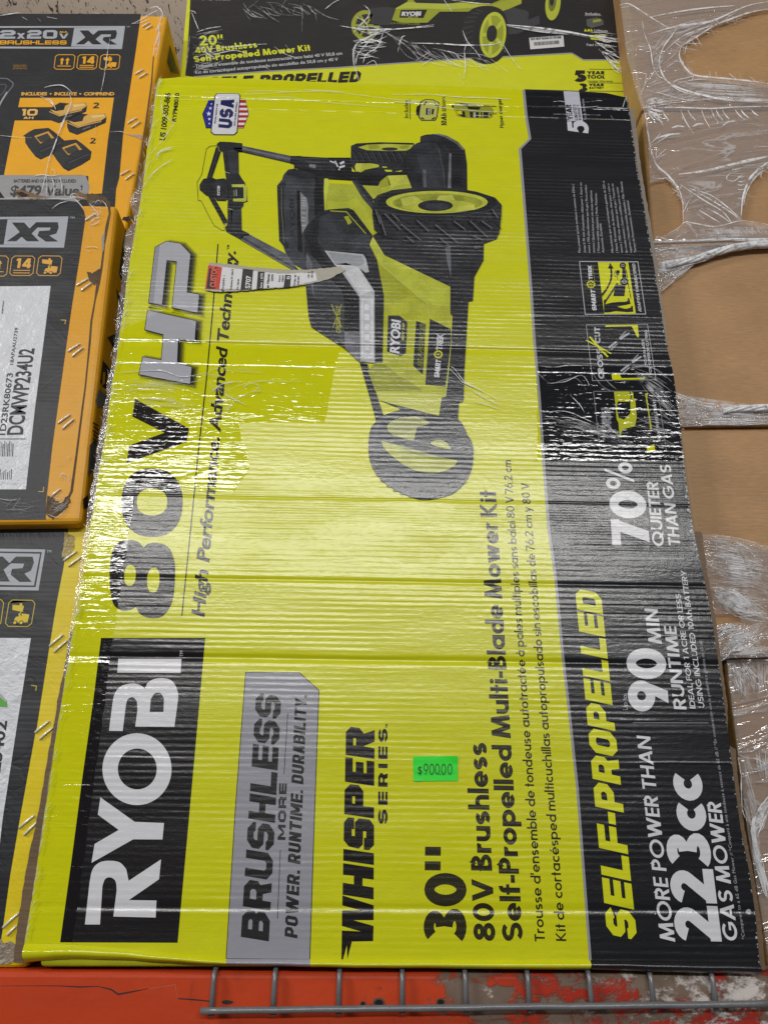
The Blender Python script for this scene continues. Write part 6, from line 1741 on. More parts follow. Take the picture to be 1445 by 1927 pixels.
# ------------------------------------------------------------------ kraft cartons on the right
BY = .035
FBR = Face((0, BY, 0), (0, -1, 0))
def brown(q, label, y=BY, depth=.42):
    f, w = quad_on(y, q)
    t = thing('kraft_carton', (w[2] + w[3]) / 2 + Vector((0, .2, 0)), label, 'carton', 'plain kraft cartons stacked on the right')
    m_ = MB(); m_.slab(w, (0, depth, 0), KRAFT, .006, 4)
    m_.build('box_body', t)
    # taped / folded seam of the board
    return t, f
b1, _ = brown([(1150, -260), (1900, -260), (1990, 200), (1207, 206)], 'plain brown carton, topmost on the right, behind torn clear wrap')
b2, _ = brown([(1208, 208), (1990, 203), (2040, 460), (1228, 466)], 'plain brown carton under the topmost one, clear wrap with two round tears on it')
b3, f3 = brown([(1226, 469), (2040, 464), (2100, 797), (1264, 803)], 'plain brown carton with a bare front between the two white twisted wraps')
b4, f4 = brown([(1262, 806), (2100, 801), (2190, 1228), (1320, 1236)], 'plain brown carton below the lower white twisted wrap, its lower half wrapped')
b5, f5 = brown([(1364, 1240), (2190, 1236), (2300, 1830), (1446, 1824)], 'plain brown carton, lowest on the right, standing on the rack beside the big carton', y=.05)
m_ = MB()
m_.line(f3, [(1275, 519), (1340, 519), (1460, 516)], 1.0, simple('seam_line', srgb(170, 142, 106), .6), 1)
m_.build('score_line', b3)
m_ = MB()
m_.line(f4, [(1284, 806), (1290, 860), (1300, 930), (1310, 1000)], 5, simple('edge_shading', srgb(172, 140, 100), .6), 1)  # vertical shading painted in as a lighter band at the edge
m_.build('edge_shading_band', b4)

# ------------------------------------------------------------------ stretch wrap
def ribbons(mbx, f, pts, w, mat, lift=.0012, n=4, jit=0.0):
    """a folded ridge of film: three-sided ribbon, thickest in the middle"""
    pts = smooth(pts, n, False) if len(pts) > 2 else pts
    if jit:
        pts = [(x + random.uniform(-jit, jit), y + random.uniform(-jit, jit)) for x, y in pts]
    m = len(pts)
    V, Fc = [], []
    for i, (x, y) in enumerate(pts):
        a = Vector(pts[max(i - 1, 0)]); c = Vector(pts[min(i + 1, m - 1)])
        d = (c - a); d = d.normalized() if d.length > 1e-9 else Vector((1, 0))
        t = i / (m - 1)
        ww = (w[0] + (w[1] - w[0]) * t) if isinstance(w, tuple) else w * (math.sin(math.pi * min(max(t, .04), .96)) ** .6)
        ww = ww * random.uniform(.75, 1.2)
        nx, ny = -d.y * ww / 2, d.x * ww / 2
        h = lift
        u0, u1, u2_ = f.uv(x + nx, y + ny), f.uv(x, y), f.uv(x - nx, y - ny)
        V += [f.xyz(u0[0], u0[1], h), f.xyz(u1[0], u1[1], h + .0004 + ww * .00022), f.xyz(u2_[0], u2_[1], h)]
    for i in range(m - 1):
        for j in (0, 1):
            Fc.append([i * 3 + j, i * 3 + j + 1, (i + 1) * 3 + j + 1, (i + 1) * 3 + j])
    mbx.add(V, Fc, mat, True)

def bez(a, b, k=.5, bend=0.0):
    mx, my = (a[0] + b[0]) / 2, (a[1] + b[1]) / 2
    dx, dy = b[0] - a[0], b[1] - a[1]
    return [a, (mx - dy * bend, my + dx * bend), b]

def along(c, t):
    n = len(c) - 1
    i = min(int(t * n), n - 1); u = t * n - i
    return (c[i][0] + (c[i + 1][0] - c[i][0]) * u, c[i][1] + (c[i + 1][1] - c[i][1]) * u)

def fan(mbx, f, ca, cb, n, w, mat, jit=.04, bend=.06, lift=.0012):
    for i in range(n):
        t = (i + random.random()) / n
        a = along(ca, min(max(t + random.uniform(-jit, jit), 0), 1)); b = along(cb, min(max(t + random.uniform(-jit, jit), 0), 1))
        s0, s1 = random.uniform(0, .35), random.uniform(.6, 1)
        p = lambda s: (a[0] + (b[0] - a[0]) * s, a[1] + (b[1] - a[1]) * s)
        ribbons(mbx, f, bez(p(s0), p(s1), .5, random.uniform(-bend, bend)), random.uniform(.5, 1.2) * w, mat, lift + random.uniform(0, .001))

def sheet(mbx, f, outline, mat, lift, holes=()):
    loops = [[f.uv(*p) for p in outline]] + [[f.uv(*p) for p in h] for h in holes]
    mbx.tri(f, loops, mat, lift)

SH_A = film_mat('clear_wrap_smooth', (5, 5, 26), .22, .20, .30, .6, .009)
SH_B = film_mat('clear_wrap_gathered', (9, 9, 120), .08, .18, .45, 1.0, .004)
SH_C = film_mat('clear_wrap_wrinkled', (13, 13, 75), -.45, .15, .40, 1.1, .004)
SH_D = film_mat('clear_wrap_crumpled', (50, 50, 60), .3, .14, .5, 1.2)
TAPE = strand_mat('tape_fold', .62, .2)
k1, k2, k3 = crop(1140, 0, 4.587), crop(1180, 400, 4.381), crop(1240, 700, 3.21)
FW = Face((0, BY - .006, 0), (0, -1, 0))
FW5 = Face((0, .05 - .005, 0), (0, -1, 0))

# ---- torn sheet over the two upper cartons
wrap = thing('stretch_wrap', FW.at(1330, 470), 'torn clear stretch wrap with big holes over the two upper brown cartons', 'stretch wrap', 'stretch wrap round the brown cartons')
mb = MB()
hole1 = [(640, 480), (655, 400), (760, 330), (850, 285), (960, 212), (1250, 110), (1500, 70), (1700, 60), (1700, 760), (1400, 725), (1100, 690), (770, 655), (680, 600)]
sheet(mb, FW, k1([(85, -300), (1700, -300), (1700, 55), (1400, 80), (1250, 108), (960, 210), (850, 284), (760, 328), (650, 400), (636, 480), (676, 600), (770, 657), (1100, 692), (1400, 727), (1700, 765), (1700, 935), (1400, 925), (320, 935), (285, 870), (180, 500)]), SH_A, 0)
sheet(mb, FW, k1([(322, 937), (1400, 927), (1700, 937), (1700, 1300), (1400, 1432), (1290, 1520), (1205, 1640), (1168, 1800), (1160, 1880)]) + k2([(945, 72), (1200, 112), (1300, 120), (1300, 240), (640, 232), (200, 250), (230, 210), (300, 195), (420, 130), (462, 80), (455, 0)]) + k1([(655, 1760), (610, 1640), (520, 1545), (380, 1582), (362, 1250)]), SH_A, .0005)
mb.build('film_sheet', wrap)
mb = MB()
R = lambda c, pts, w, m=STRAND, l=.0012, j=0.0: ribbons(mb, FW, c(pts), w, m, l, 4, j)
# rim of the top tear and the gathers around it
R(k1, [(110, 55), (170, 35), (230, 55), (330, 120), (440, 190), (530, 245)], 2.2)
R(k1, [(380, 152), (600, 110), (850, 75), (1100, 55)], 3.0)
R(k1, [(340, 310), (500, 260), (640, 225), (900, 190), (1200, 60), (1400, 20)], 3.4)
R(k1, [(600, 430), (760, 335), (960, 212), (1250, 110), (1450, 78)], 2.4)
R(k1, [(500, 450), (640, 330), (800, 260), (1000, 200), (1220, 110)], 2.4)
R(k1, [(610, 240), (560, 320), (500, 400), (460, 500), (465, 600), (520, 700), (640, 790), (800, 830)], 3.2)
R(k1, [(640, 420), (630, 500), (690, 600), (770, 655), (1000, 680), (1250, 705), (1450, 735)], 3.6)
R(k1, [(770, 655), (680, 680), (600, 700), (540, 760)], 2.2)
R(k1, [(620, 520), (560, 560), (500, 600)], 1.6)
R(k1, [(600, 460), (540, 520), (480, 560)], 1.4)
R(k1, [(310, 190), (330, 300), (380, 430), (400, 560), (440, 650), (500, 690)], 2.0)
R(k1, [(290, 830), (340, 720), (400, 640), (420, 560)], 1.8)
R(k1, [(300, 830), (330, 740), (345, 640)], 1.3)
R(k1, [(500, 690), (640, 770), (850, 830), (1000, 860), (1250, 870), (1450, 868)], 4.2)
R(k1, [(580, 740), (720, 700), (860, 690)], 1.4)
R(k1, [(340, 780), (500, 820), (700, 870), (900, 860)], 1.6)
fan(mb, FW, k1([(460, 620), (540, 720), (700, 800), (950, 850)]), k1([(330, 700), (340, 800), (420, 880), (700, 910)]), 60, 1.2, STRAND_SOFT, .06, .1)
fan(mb, FW, k1([(370, 470), (400, 640)]), k1([(560, 250), (500, 560)]), 40, 1.2, STRAND_SOFT, .1, .1)
fan(mb, FW, k1([(500, 700), (900, 880)]), k1([(1430, 760), (1430, 900)]), 46, 1.7, STRAND_SOFT, .08, .03)
fan(mb, FW, k1([(420, 260), (560, 400)]), k1([(900, 150), (960, 200)]), 22, 1.6, STRAND_SOFT, .08, .05)
fan(mb, FW, k1([(300, 900), (320, 930)]), k1([(480, 800), (700, 900)]), 22, 1.4, STRAND, .1, .06)
for base, L0, L1 in ((k1([(640, 480), (655, 400), (760, 330), (960, 212), (1250, 110)]), 8, 34), (k1([(640, 480), (690, 600), (770, 655), (1100, 690), (1400, 727)]), 6, 24), (k1([(400, 1360), (520, 1510), (610, 1640), (655, 1760)]), 5, 18), (k1([(1400, 1432), (1290, 1520), (1205, 1640), (1168, 1800)]), 5, 20)):
    for _ in range(46):
        x, y = along(base, random.random()); a = random.uniform(0, 6.28); L = random.uniform(L0, L1)
        ribbons(mb, FW, [(x, y), (x + L * .5 * math.cos(a) + random.uniform(-2, 2), y + L * .4 * math.sin(a)), (x + L * math.cos(a), y + L * .7 * math.sin(a))], random.uniform(.4, 1.0), random.choice([STRAND, STRAND_SOFT, STRAND_SOFT]))
# horizontal edge between the two cartons and the short folds hanging from it
R(k1, [(320, 935), (600, 932), (900, 942), (1100, 930), (1450, 922)], 3.0)
for x, dx, L in ((420, 70, 130), (480, 60, 90), (640, 110, 200), (700, 70, 90), (820, 70, 150), (905, 60, 110), (945, 60, 90), (1000, 60, 80), (1110, 90, 90), (1160, 70, 70), (1250, 60, 50)):
    R(k1, [(x, 955), (x + dx * .4, 955 + L * .5), (x + dx, 955 + L)], random.uniform(1.6, 3.2))
for x0, y0, x1, y1 in ((430, 1200, 640, 1160), (560, 1110, 680, 1102), (740, 1100, 840, 1075), (1000, 1090, 1110, 1050), (640, 1160, 500, 1190)):
    R(k1, [(x0, y0), ((x0 + x1) / 2, (y0 + y1) / 2 - 12), (x1, y1)], 3.6)
fan(mb, FW, k1([(325, 940), (345, 960)]), k1([(560, 985), (420, 1100)]), 16, 1.6, STRAND, .1, .05)
R(k1, [(320, 930), (345, 1050), (362, 1180), (380, 1280), (400, 1360), (440, 1440), (520, 1510), (590, 1590), (640, 1680), (660, 1790), (658, 1930)], 3.2, STRAND, .0015, .5)
for p in ([(370, 1250), (420, 1210), (470, 1150)], [(380, 1260), (450, 1230), (520, 1185), (600, 1150)], [(420, 1380), (470, 1330), (510, 1295)], [(430, 1370), (430, 1320), (460, 1290)], [(440, 1370), (490, 1345), (520, 1330)], [(370, 1580), (430, 1550), (520, 1545)], [(380, 1560), (410, 1520), (400, 1530)], [(640, 1640), (645, 1600)], [(665, 1840), (700, 1760), (730, 1715)], [(555, 1465), (580, 1460)], [(600, 1452), (626, 1444)]):
    R(k1, p, 1.6)
# long folds to the right, their gloss painted as white ribbons
R(k1, [(620, 1510), (850, 1480), (1100, 1420), (1300, 1375), (1450, 1345)], 5.5)
R(k1, [(1000, 1500), (1180, 1450), (1400, 1400)], 3.0, STRAND_SOFT)
R(k1, [(1180, 1320), (1400, 1300)], 3.6, STRAND_SOFT); R(k1, [(1130, 1365), (1300, 1340)], 2.6, STRAND_SOFT); R(k1, [(1270, 1275), (1420, 1268)], 3.0)
R(k1, [(1450, 1370), (1320, 1460), (1230, 1560), (1175, 1720), (1160, 1900)], 4.5, STRAND, .0015)
R(k1, [(1400, 1450), (1290, 1530), (1210, 1660), (1180, 1780)], 2.0)
R(k1, [(1150, 1480), (1070, 1500), (1035, 1545), (1090, 1570), (1140, 1540), (1180, 1500)], 1.8)
for p in ([(640, 1600), (850, 1740), (1000, 1830), (1080, 1930)], [(720, 1630), (900, 1730), (1060, 1830), (1150, 1900)], [(740, 1640), (900, 1690), (1040, 1790), (1150, 1890)], [(800, 1820), (900, 1880), (980, 1927)], [(860, 1800), (960, 1850), (1060, 1920)], [(780, 1850), (850, 1900)]):
    R(k1, p, 2.2)
for yy in (1530, 1570, 1600, 1640, 1715):
    R(k1, [(1130, yy), (1160, yy + 4), (1195, yy - 4)], 1.8)
R(k2, [(300, 195), (420, 130), (470, 85), (560, 95), (700, 120), (820, 100), (945, 72), (1160, 105)], 2.6)
R(k2, [(470, 85), (520, 110), (500, 125)], 1.4); R(k2, [(400, 225), (405, 208), (520, 150)], 1.2)
R(k2, [(230, 235), (240, 205), (290, 215), (340, 235), (400, 225)], 2.2)
fan(mb, FW, k2([(500, 110), (1100, 100)]), k2([(540, 220), (1161, 200)]), 46, 1.5, STRAND_SOFT, .05, .12)
fan(mb, FW, k2([(560, 150), (560, 215)]), k2([(1161, 130), (1161, 210)]), 26, 1.6, STRAND_SOFT, .1, .03)
mb.build('film_folds', wrap)
# ropes of twisted film
def rope(parent, c, pts, r, n=5):
    m_ = MB()
    p = smooth(c(pts), 8, False)
    for k in range(n):
        V = []
        for i, (x, y) in enumerate(p):
            t = i / (len(p) - 1)
            w = FW.at(x, y)
            rr = r[0] + (r[1] - r[0]) * t
            a = i * .10 + k * 2 * math.pi / n + .5 * math.sin(i * .23 + k)
            V.append(w + Vector((0, -.004, 0)) + Vector((0, math.sin(a) * rr * .5, math.cos(a) * rr * .75)))
        m_.tube(V, [(r[0] + (r[1] - r[0]) * (i / (len(p) - 1))) * random.uniform(.5, .62) for i in range(len(p))], ROPE, 8)
    m_.build('twisted_rope', parent)
rope(wrap, k2, [(200, 262), (400, 252), (600, 245), (800, 238), (1000, 240), (1200, 240)], (.0014, .0022))
rope(wrap, k2, [(310, 455), (420, 425), (560, 395), (700, 350), (850, 310), (1000, 285), (1220, 270)], (.0040, .0052), 6)

# ---- fan of film held by the rope, over the third carton
mb = MB()
sheet(mb, FW, k2([(195, 262), (640, 245), (1000, 245), (1000, 285), (850, 318), (700, 360), (560, 400), (520, 450), (430, 520), (330, 600), (262, 665), (225, 420)]), SH_B, .001)
fan(mb, FW, k2([(215, 290), (240, 460), (262, 660)]), k2([(700, 270), (520, 405), (540, 440)]), 50, 1.8, STRAND_SOFT, .05, .05)
fan(mb, FW, k2([(230, 420), (240, 520)]), k2([(420, 395), (440, 440)]), 26, 2.0, STRAND, .1, .06)
R(k2, [(262, 662), (340, 600), (430, 515), (540, 440)], 2.0)
fan(mb, FW, k2([(330, 440), (380, 480)]), k2([(800, 310), (820, 345)]), 18, 2.2, STRAND, .1, .02)
mb.build('film_fan', wrap)

# ---- the band between third and fourth carton
wrap2 = thing('stretch_wrap', FW.at(1350, 780), 'gathered band of clear stretch wrap across the joint of the two middle brown cartons', 'stretch wrap', 'stretch wrap round the brown cartons')
mb = MB()
sheet(mb, FW, k3([(90, 125), (150, 150), (220, 178), (350, 200), (500, 205), (700, 205), (720, 330), (650, 322), (500, 318), (350, 312), (250, 330), (118, 332)]), SH_B, .0006)
fan(mb, FW, k3([(95, 135), (120, 330)]), k3([(700, 230), (700, 320)]), 80, 1.5, STRAND_SOFT, .08, .04)
fan(mb, FW, k3([(95, 130), (110, 300)]), k3([(260, 180), (300, 260)]), 40, 1.5, STRAND_SOFT, .12, .08)
R2 = lambda pts, w, m=STRAND: ribbons(mb, FW, k3(pts), w, m, .0015, 4, .3)
R2([(92, 125), (150, 150), (230, 182), (350, 200), (500, 210), (720, 215)], 2.8); R2([(120, 332), (250, 325), (350, 306), (500, 300), (700, 296)], 1.6)
R2([(100, 130), (200, 190), (300, 215), (400, 240)], 2.0); R2([(350, 262), (420, 238), (480, 222)], 2.2); R2([(150, 180), (260, 205), (400, 225)], 1.6)
R2([(240, 300), (330, 285), (480, 290), (600, 300), (700, 290)], 1.8)
mb.build('film_band', wrap2)
rope(wrap2, k3, [(380, 245), (440, 232), (520, 228), (600, 226), (720, 226)], (.003, .0046), 6)

# ---- wrinkled wrap round the fourth carton
wrap3 = thing('stretch_wrap', FW.at(1380, 1120), 'heavily wrinkled clear stretch wrap low on the fourth brown carton', 'stretch wrap', 'stretch wrap round the brown cartons')
mb = MB()
sheet(mb, FW, k3([(232, 992), (330, 990), (450, 1005), (560, 1030), (720, 1075), (720, 1500), (600, 1540), (490, 1510), (480, 1460), (330, 1465), (310, 1470), (280, 1300), (250, 1150)]), SH_C, .0008)
sheet(mb, FW, k3([(330, 1530), (440, 1515), (490, 1515), (600, 1540), (720, 1500), (720, 1720), (560, 1725), (420, 1730), (350, 1760), (340, 1640)]), SH_D, .0012)
fan(mb, FW, k3([(240, 1010), (290, 1400)]), k3([(700, 1090), (700, 1420)]), 150, 1.3, STRAND_SOFT, .1, .1)
fan(mb, FW, k3([(235, 1000), (260, 1200)]), k3([(560, 1040), (700, 1250)]), 60, 1.1, STRAND, .12, .12)
fan(mb, FW, k3([(300, 1330), (320, 1400)]), k3([(640, 1440), (700, 1520)]), 70, 1.6, STRAND_SOFT, .2, .2)
fan(mb, FW, k3([(300, 1300), (330, 1380)]), k3([(480, 1360), (660, 1480)]), 40, 1.8, STRAND, .2, .25)
fan(mb, FW, k3([(330, 1540), (360, 1700)]), k3([(480, 1520), (640, 1640)]), 70, 1.3, STRAND, .25, .25)
fan(mb, FW, k3([(350, 1740), (400, 1600)]), k3([(650, 1480), (700, 1560)]), 50, 1.4, STRAND_SOFT, .2, .15)
fan(mb, FW, k3([(400, 1720), (430, 1700)]), k3([(700, 1640), (700, 1720)]), 24, 1.8, STRAND_SOFT, .2, .08)
ribbons(mb, FW, k3([(232, 992), (330, 988), (450, 1004), (560, 1030), (720, 1078)]), 1.6, STRAND, .0015)
ribbons(mb, FW, k3([(345, 1755), (400, 1725), (470, 1650), (560, 1600), (720, 1575)]), 2.2, STRAND, .0015)
mb.build('film_sheet', wrap3)

# ---- wrap on the lowest carton
wrap4 = thing('stretch_wrap', FW5.at(1420, 1500), 'clear stretch wrap pulled into creases on the lowest brown carton', 'stretch wrap', 'stretch wrap round the brown cartons')
k4 = crop(1240, 1200, 2.649)
mb = MB()
sheet(mb, FW5, [(1366, 1242), (1500, 1236), (1500, 1850), (1448, 1822), (1405, 1560)], SH_A, .0004)
fan(mb, FW5, k4([(330, 110), (543, 110)]), k4([(370, 330), (543, 300)]), 70, 1.5, STRAND_SOFT, .1, .12)
fan(mb, FW5, k4([(335, 120), (420, 110)]), k4([(400, 320), (543, 240)]), 26, 1.6, STRAND, .15, .1)
fan(mb, FW5, k4([(390, 480), (470, 1000)]), k4([(470, 700), (520, 1300)]), 70, 1.3, STRAND_SOFT, .1, .06)
ribbons(mb, FW5, k4([(385, 580), (430, 600), (480, 605), (520, 625), (560, 632)]), 2.6, STRAND, .0015, 4, .6)
fan(mb, FW5, k4([(450, 930), (480, 1000)]), k4([(543, 800), (543, 880)]), 30, 1.6, STRAND, .2, .12)
fan(mb, FW5, k4([(455, 940), (470, 1040)]), k4([(500, 1240), (545, 1340)]), 50, 1.9, STRAND, .12, .08)
ribbons(mb, FW5, k4([(560, 770), (510, 830), (470, 910), (470, 1000), (490, 1100), (530, 1220), (550, 1330)]), 7, ROPE, .002, 6, .5)
ribbons(mb, FW5, k4([(550, 800), (490, 870), (455, 930), (465, 1050), (500, 1180), (530, 1290)]), 4, ROPE, .003, 6, .5)
fan(mb, FW5, k4([(470, 560), (543, 560)]), k4([(500, 700), (543, 720)]), 20, 1.2, STRAND, .2, .06)
mb.build('film_sheet', wrap4)
FG = Face((0, .03, 0), (0, -1, 0))
mb = MB()
for _ in range(2):
    ribbons(mb, FG, crop(1040, 1300, 3.504)([(1215, 440), (1235, 560), (1240, 740), (1260, 830), (1310, 880)]), 1.6, STRAND, .001, 6, .8)
fan(mb, FG, crop(1040, 1300, 3.504)([(1240, 700), (1250, 800)]), crop(1040, 1300, 3.504)([(1300, 860), (1330, 930)]), 14, 1.6, STRAND_SOFT, .2, .1)
mb.build('film_tail', wrap4)

# ---- film remains on the big carton
cw_ = thing('stretch_wrap', FRONT.at(250, 500), 'clear film remnants clinging to the left edge and middle of the big yellow carton', 'stretch wrap')
mb = MB()
c7c = crop(180, 140, 3.44)
RB = lambda c, pts, w, m=STRAND, l=.0026: ribbons(mb, FRONT, c(pts), w, m, l, 4)
# sparkle on the left border, painted as pale strokes of film
for p in ([(430, 150), (440, 260), (520, 330)], [(365, 520), (440, 430), (510, 330)], [(400, 560), (430, 500), (500, 480)], [(390, 540), (420, 510), (500, 490)], [(330, 690), (420, 610), (500, 560)], [(320, 720), (380, 650), (385, 640)], [(345, 600), (370, 560)]):
    RB(c7c, p, 1.6)
E_L = [(x + 1, y) for x, y in LEFT]
for i in range(150):
    t = random.random() ** .9
    x, y = along(E_L, t)
    L = random.uniform(6, 26)
    a = random.uniform(-1.3, -.75)
    RB(lambda q_: q_, [(x + random.uniform(0, 6), y), (x + L * .4 * math.cos(a) + 1, y + L * .5 * math.sin(a)), (x + L * math.cos(a), y + L * math.sin(a))], random.uniform(.5, 1.4), random.choice([STRAND, STRAND_SOFT]))
# highlight along the cut edge, painted as pale ribbons
for i in range(len(LEFT) - 1):
    (ax, ay), (bx, by) = LEFT[i], LEFT[i + 1]
    RB(lambda q_: q_, [(ax + 1.5, ay), ((ax + bx) / 2 + random.uniform(.5, 2.5), (ay + by) / 2), (bx + 1.5, by)], 1.6, STRAND_SOFT)
# sweep of folds through the middle left
c8 = crop(180, 440, 2.471)
for p in ([(100, 650), (300, 640), (400, 670), (520, 650)], [(110, 690), (260, 700), (420, 730), (500, 760)], [(120, 720), (300, 700), (480, 690), (560, 630), (760, 640)], [(560, 780), (640, 720), (760, 690), (860, 690), (960, 690)], [(540, 740), (600, 700), (680, 690)],
          [(600, 850), (650, 780), (720, 740), (780, 735)], [(90, 780), (250, 770), (420, 800)], [(540, 630), (620, 640), (780, 650)], [(560, 720), (620, 760), (700, 800)], [(690, 720), (720, 700), (760, 710), (740, 740)]):
    RB(c8, p, 1.5, random.choice([STRAND, STRAND_SOFT]))
fan(mb, FRONT, c8([(90, 690), (110, 800)]), c8([(480, 690), (520, 830)]), 26, 1.1, STRAND_SOFT, .15, .1, .0026)
fan(mb, FRONT, c8([(500, 660), (520, 850)]), c8([(640, 690), (680, 800)]), 18, 1.1, STRAND_SOFT, .2, .2, .0026)
# right side
c4 = crop(660, 640, 5.1607); cz = crop(1000, 480, 3.247)
for p in ([(930, 265), (1020, 350), (1090, 420), (1250, 490)], [(940, 262), (1000, 285), (1090, 400), (1200, 470)], [(870, 368), (980, 380), (1100, 430)], [(890, 380), (1000, 410), (1100, 445)], [(1100, 420), (1250, 490), (1445, 600)], [(1110, 450), (1280, 560), (1440, 640)], [(1180, 610), (1300, 630), (1440, 680)], [(1110, 530), (1200, 560)], [(880, 480), (1000, 468), (1160, 484)]):
    RB(c4, p, 1.5, random.choice([STRAND, STRAND, STRAND_SOFT]))
for p in ([(0, 680), (40, 730), (110, 790), (190, 770), (270, 760), (330, 830)], [(80, 690), (150, 690), (230, 680), (400, 684)], [(90, 790), (200, 780), (300, 740), (350, 800)], [(560, 720), (620, 690), (700, 690), (770, 710), (850, 780)], [(370, 730), (420, 800), (480, 840)], [(420, 730), (470, 790), (520, 830)], [(230, 860), (290, 920), (320, 970)], [(600, 700), (720, 690), (820, 760)], [(420, 1090), (440, 1010), (470, 1080)],
          [(430, 1030), (520, 1100), (540, 1120)], [(660, 860), (760, 900), (860, 980)], [(680, 900), (780, 960), (880, 1060)], [(640, 1000), (760, 1060), (880, 1110)], [(60, 970), (200, 960), (330, 1010), (480, 1080)], [(60, 1010), (230, 1000), (400, 1060)], [(300, 1220), (450, 1190), (620, 1160)]):
    RB(cz, p, 1.5, random.choice([STRAND, STRAND_SOFT]))
fan(mb, FRONT, cz([(600, 690), (640, 760)]), cz([(870, 820), (900, 1050)]), 30, 1.3, STRAND_SOFT, .15, .1, .0026)
fan(mb, FRONT, cz([(60, 950), (60, 1080)]), cz([(600, 1100), (640, 1180)]), 24, 1.1, STRAND_SOFT, .2, .12, .0026)
fan(mb, FRONT, cz([(600, 960), (560, 1120)]), cz([(880, 1000), (900, 1180)]), 22, 1.2, STRAND_SOFT, .2, .15, .0026)
mb.build('film_folds', cw_)
# hanging crumple behind the left edge
mb = MB()
FL = Face((0, .004, 0), (0, -1, 0))
lf = rough_edge([(302, 146), (292, 160), (276, 285), (262, 345), (246, 378), (252, 416), (236, 440), (232, 503), (224, 576), (212, 676), (200, 742), (186, 830), (176, 905), (160, 995), (150, 1070), (134, 1173), (120, 1270)], 9, 2.2)
sheet(mb, FL, lf + [(128, 1313), (150, 1173), (180, 995), (206, 830), (228, 676), (250, 503), (268, 416), (280, 345), (300, 225), (310, 150)], SH_D, 0)
for i in range(110):
    x, y = along([(296, 155), (266, 330), (246, 430), (224, 600), (200, 760), (176, 920), (150, 1090), (132, 1220)], random.random())
    a = random.uniform(1.2, 2.2); L = random.uniform(5, 22)
    ribbons(mb, FL, [(x - 3 + random.uniform(-6, 4), y), (x + L * .5 * math.cos(a) + random.uniform(-3, 3), y + L * .5), (x + L * math.cos(a), y + L)], random.uniform(.5, 1.3), random.choice([STRAND_SOFT, STRAND_SOFT, STRAND]), .0005)
mb.build('loose_film', cw_)
# loose clump at the bottom left corner
mb = MB()
FC = Face((0, -.002, 0), (0, -1, 0))

# ---- tape along the top of the big carton: raised wrinkles, highlights painted as pale ribbons
mb = MB()
cv = crop(1040, 150, 9.031); ci = crop(740, 170, 6.568)
for p, w in ((cv([(0, 460), (200, 462), (450, 480), (700, 470), (760, 455)]), 1.2), (cv([(740, 480), (900, 490), (1100, 495), (1270, 500)]), 2.2), (cv([(0, 595), (230, 600), (500, 605), (800, 615)]), 1.1), (cv([(980, 620), (1020, 690)]), .8), (cv([(0, 385), (120, 375), (200, 390)]), 1.4), (cv([(480, 400), (620, 385), (760, 365), (830, 370)]), 1.3), (cv([(1180, 480), (1200, 420), (1225, 330)]), 1.6), (cv([(1230, 290), (1260, 400), (1270, 500)]), 1.3),
             (ci([(0, 60), (200, 60), (400, 55), (600, 70), (800, 90), (1100, 100), (1300, 110), (1445, 120)]), 1.6), (ci([(0, 150), (200, 155), (320, 150)]), 2.0), (ci([(450, 200), (700, 235), (900, 250), (1100, 268), (1445, 275)]), 1.3), (ci([(600, 120), (800, 150), (1000, 165), (1300, 180)]), .9), (ci([(560, 210), (700, 225)]), 1.0)):
    ribbons(mb, FRONT, p, w * 1.15, TAPE, .0012)
c22 = crop(330, 0, 2.89)
for p, w in (([(150, 505), (400, 515), (600, 505), (800, 500), (1000, 520), (1200, 545), (1445, 555)], 1.8), ([(0, 545), (200, 548), (400, 545), (560, 555)], 1.6), ([(420, 545), (600, 530), (760, 555), (1000, 575), (1200, 590)], 1.2), ([(700, 490), (860, 500), (930, 505)], 1.6), ([(380, 500), (520, 498), (640, 505)], 1.3)):
    ribbons(mb, FRONT, c22(p), w, STRAND_SOFT, .0012)
mb.build('tape_folds', carton)

# ---- wrap on the upper mower carton
wu = thing('stretch_wrap', FU.at(700, 60), 'torn clear stretch wrap with bright streaks over the smaller mower carton', 'stretch wrap')
mb = MB()
RU = lambda c, pts, w, m=STRAND, l=.002: ribbons(mb, FU, c(pts), w, m, l, 4)
u6 = crop(640, 0, 2.676); u2 = crop(330, 0, 2.89)
for p, w in (([(0, 135), (60, 145), (150, 155), (300, 150), (470, 130)], 2.6), ([(200, 150), (330, 148), (470, 138)], 1.6), ([(100, 140), (150, 70), (120, 30)], 1.4), ([(75, 330), (72, 260), (90, 220), (150, 190), (210, 160)], 2.0), ([(90, 410), (80, 330), (95, 270), (160, 200), (215, 150)], 1.6), ([(80, 90), (130, 120), (140, 180)], 1.6), ([(60, 180), (120, 110), (150, 90)], 1.6),
             ([(350, 222), (500, 225), (620, 232), (760, 230), (810, 215)], 2.6), ([(615, 158), (640, 215), (680, 260), (705, 295)], 2.0), ([(640, 215), (625, 260), (630, 340), (620, 400)], 1.8), ([(810, 212), (850, 280), (880, 320), (910, 355)], 1.8), ([(800, 215), (830, 270)], 1.2), ([(835, 130), (1000, 145), (1200, 175), (1400, 218)], 3.2), ([(840, 135), (1000, 165), (1150, 178)], 1.6), ([(1100, 160), (1300, 190), (1400, 200)], 2.0),
             ([(540, 262), (580, 275), (600, 300)], 1.8), ([(415, 335), (440, 315), (465, 298)], 2.2), ([(380, 310), (430, 280), (450, 265)], 1.2), ([(290, 270), (300, 215), (320, 185)], 1.4), ([(520, 0), (545, 40), (562, 62)], 1.6), ([(560, 5), (680, 20), (755, 25)], 1.8), ([(130, 330), (170, 310), (190, 350)], 1.2), ([(600, 380), (625, 430)], 1.2), ([(1400, 150), (1410, 200), (1415, 260)], 2.4)):
    RU(u6, p, w)
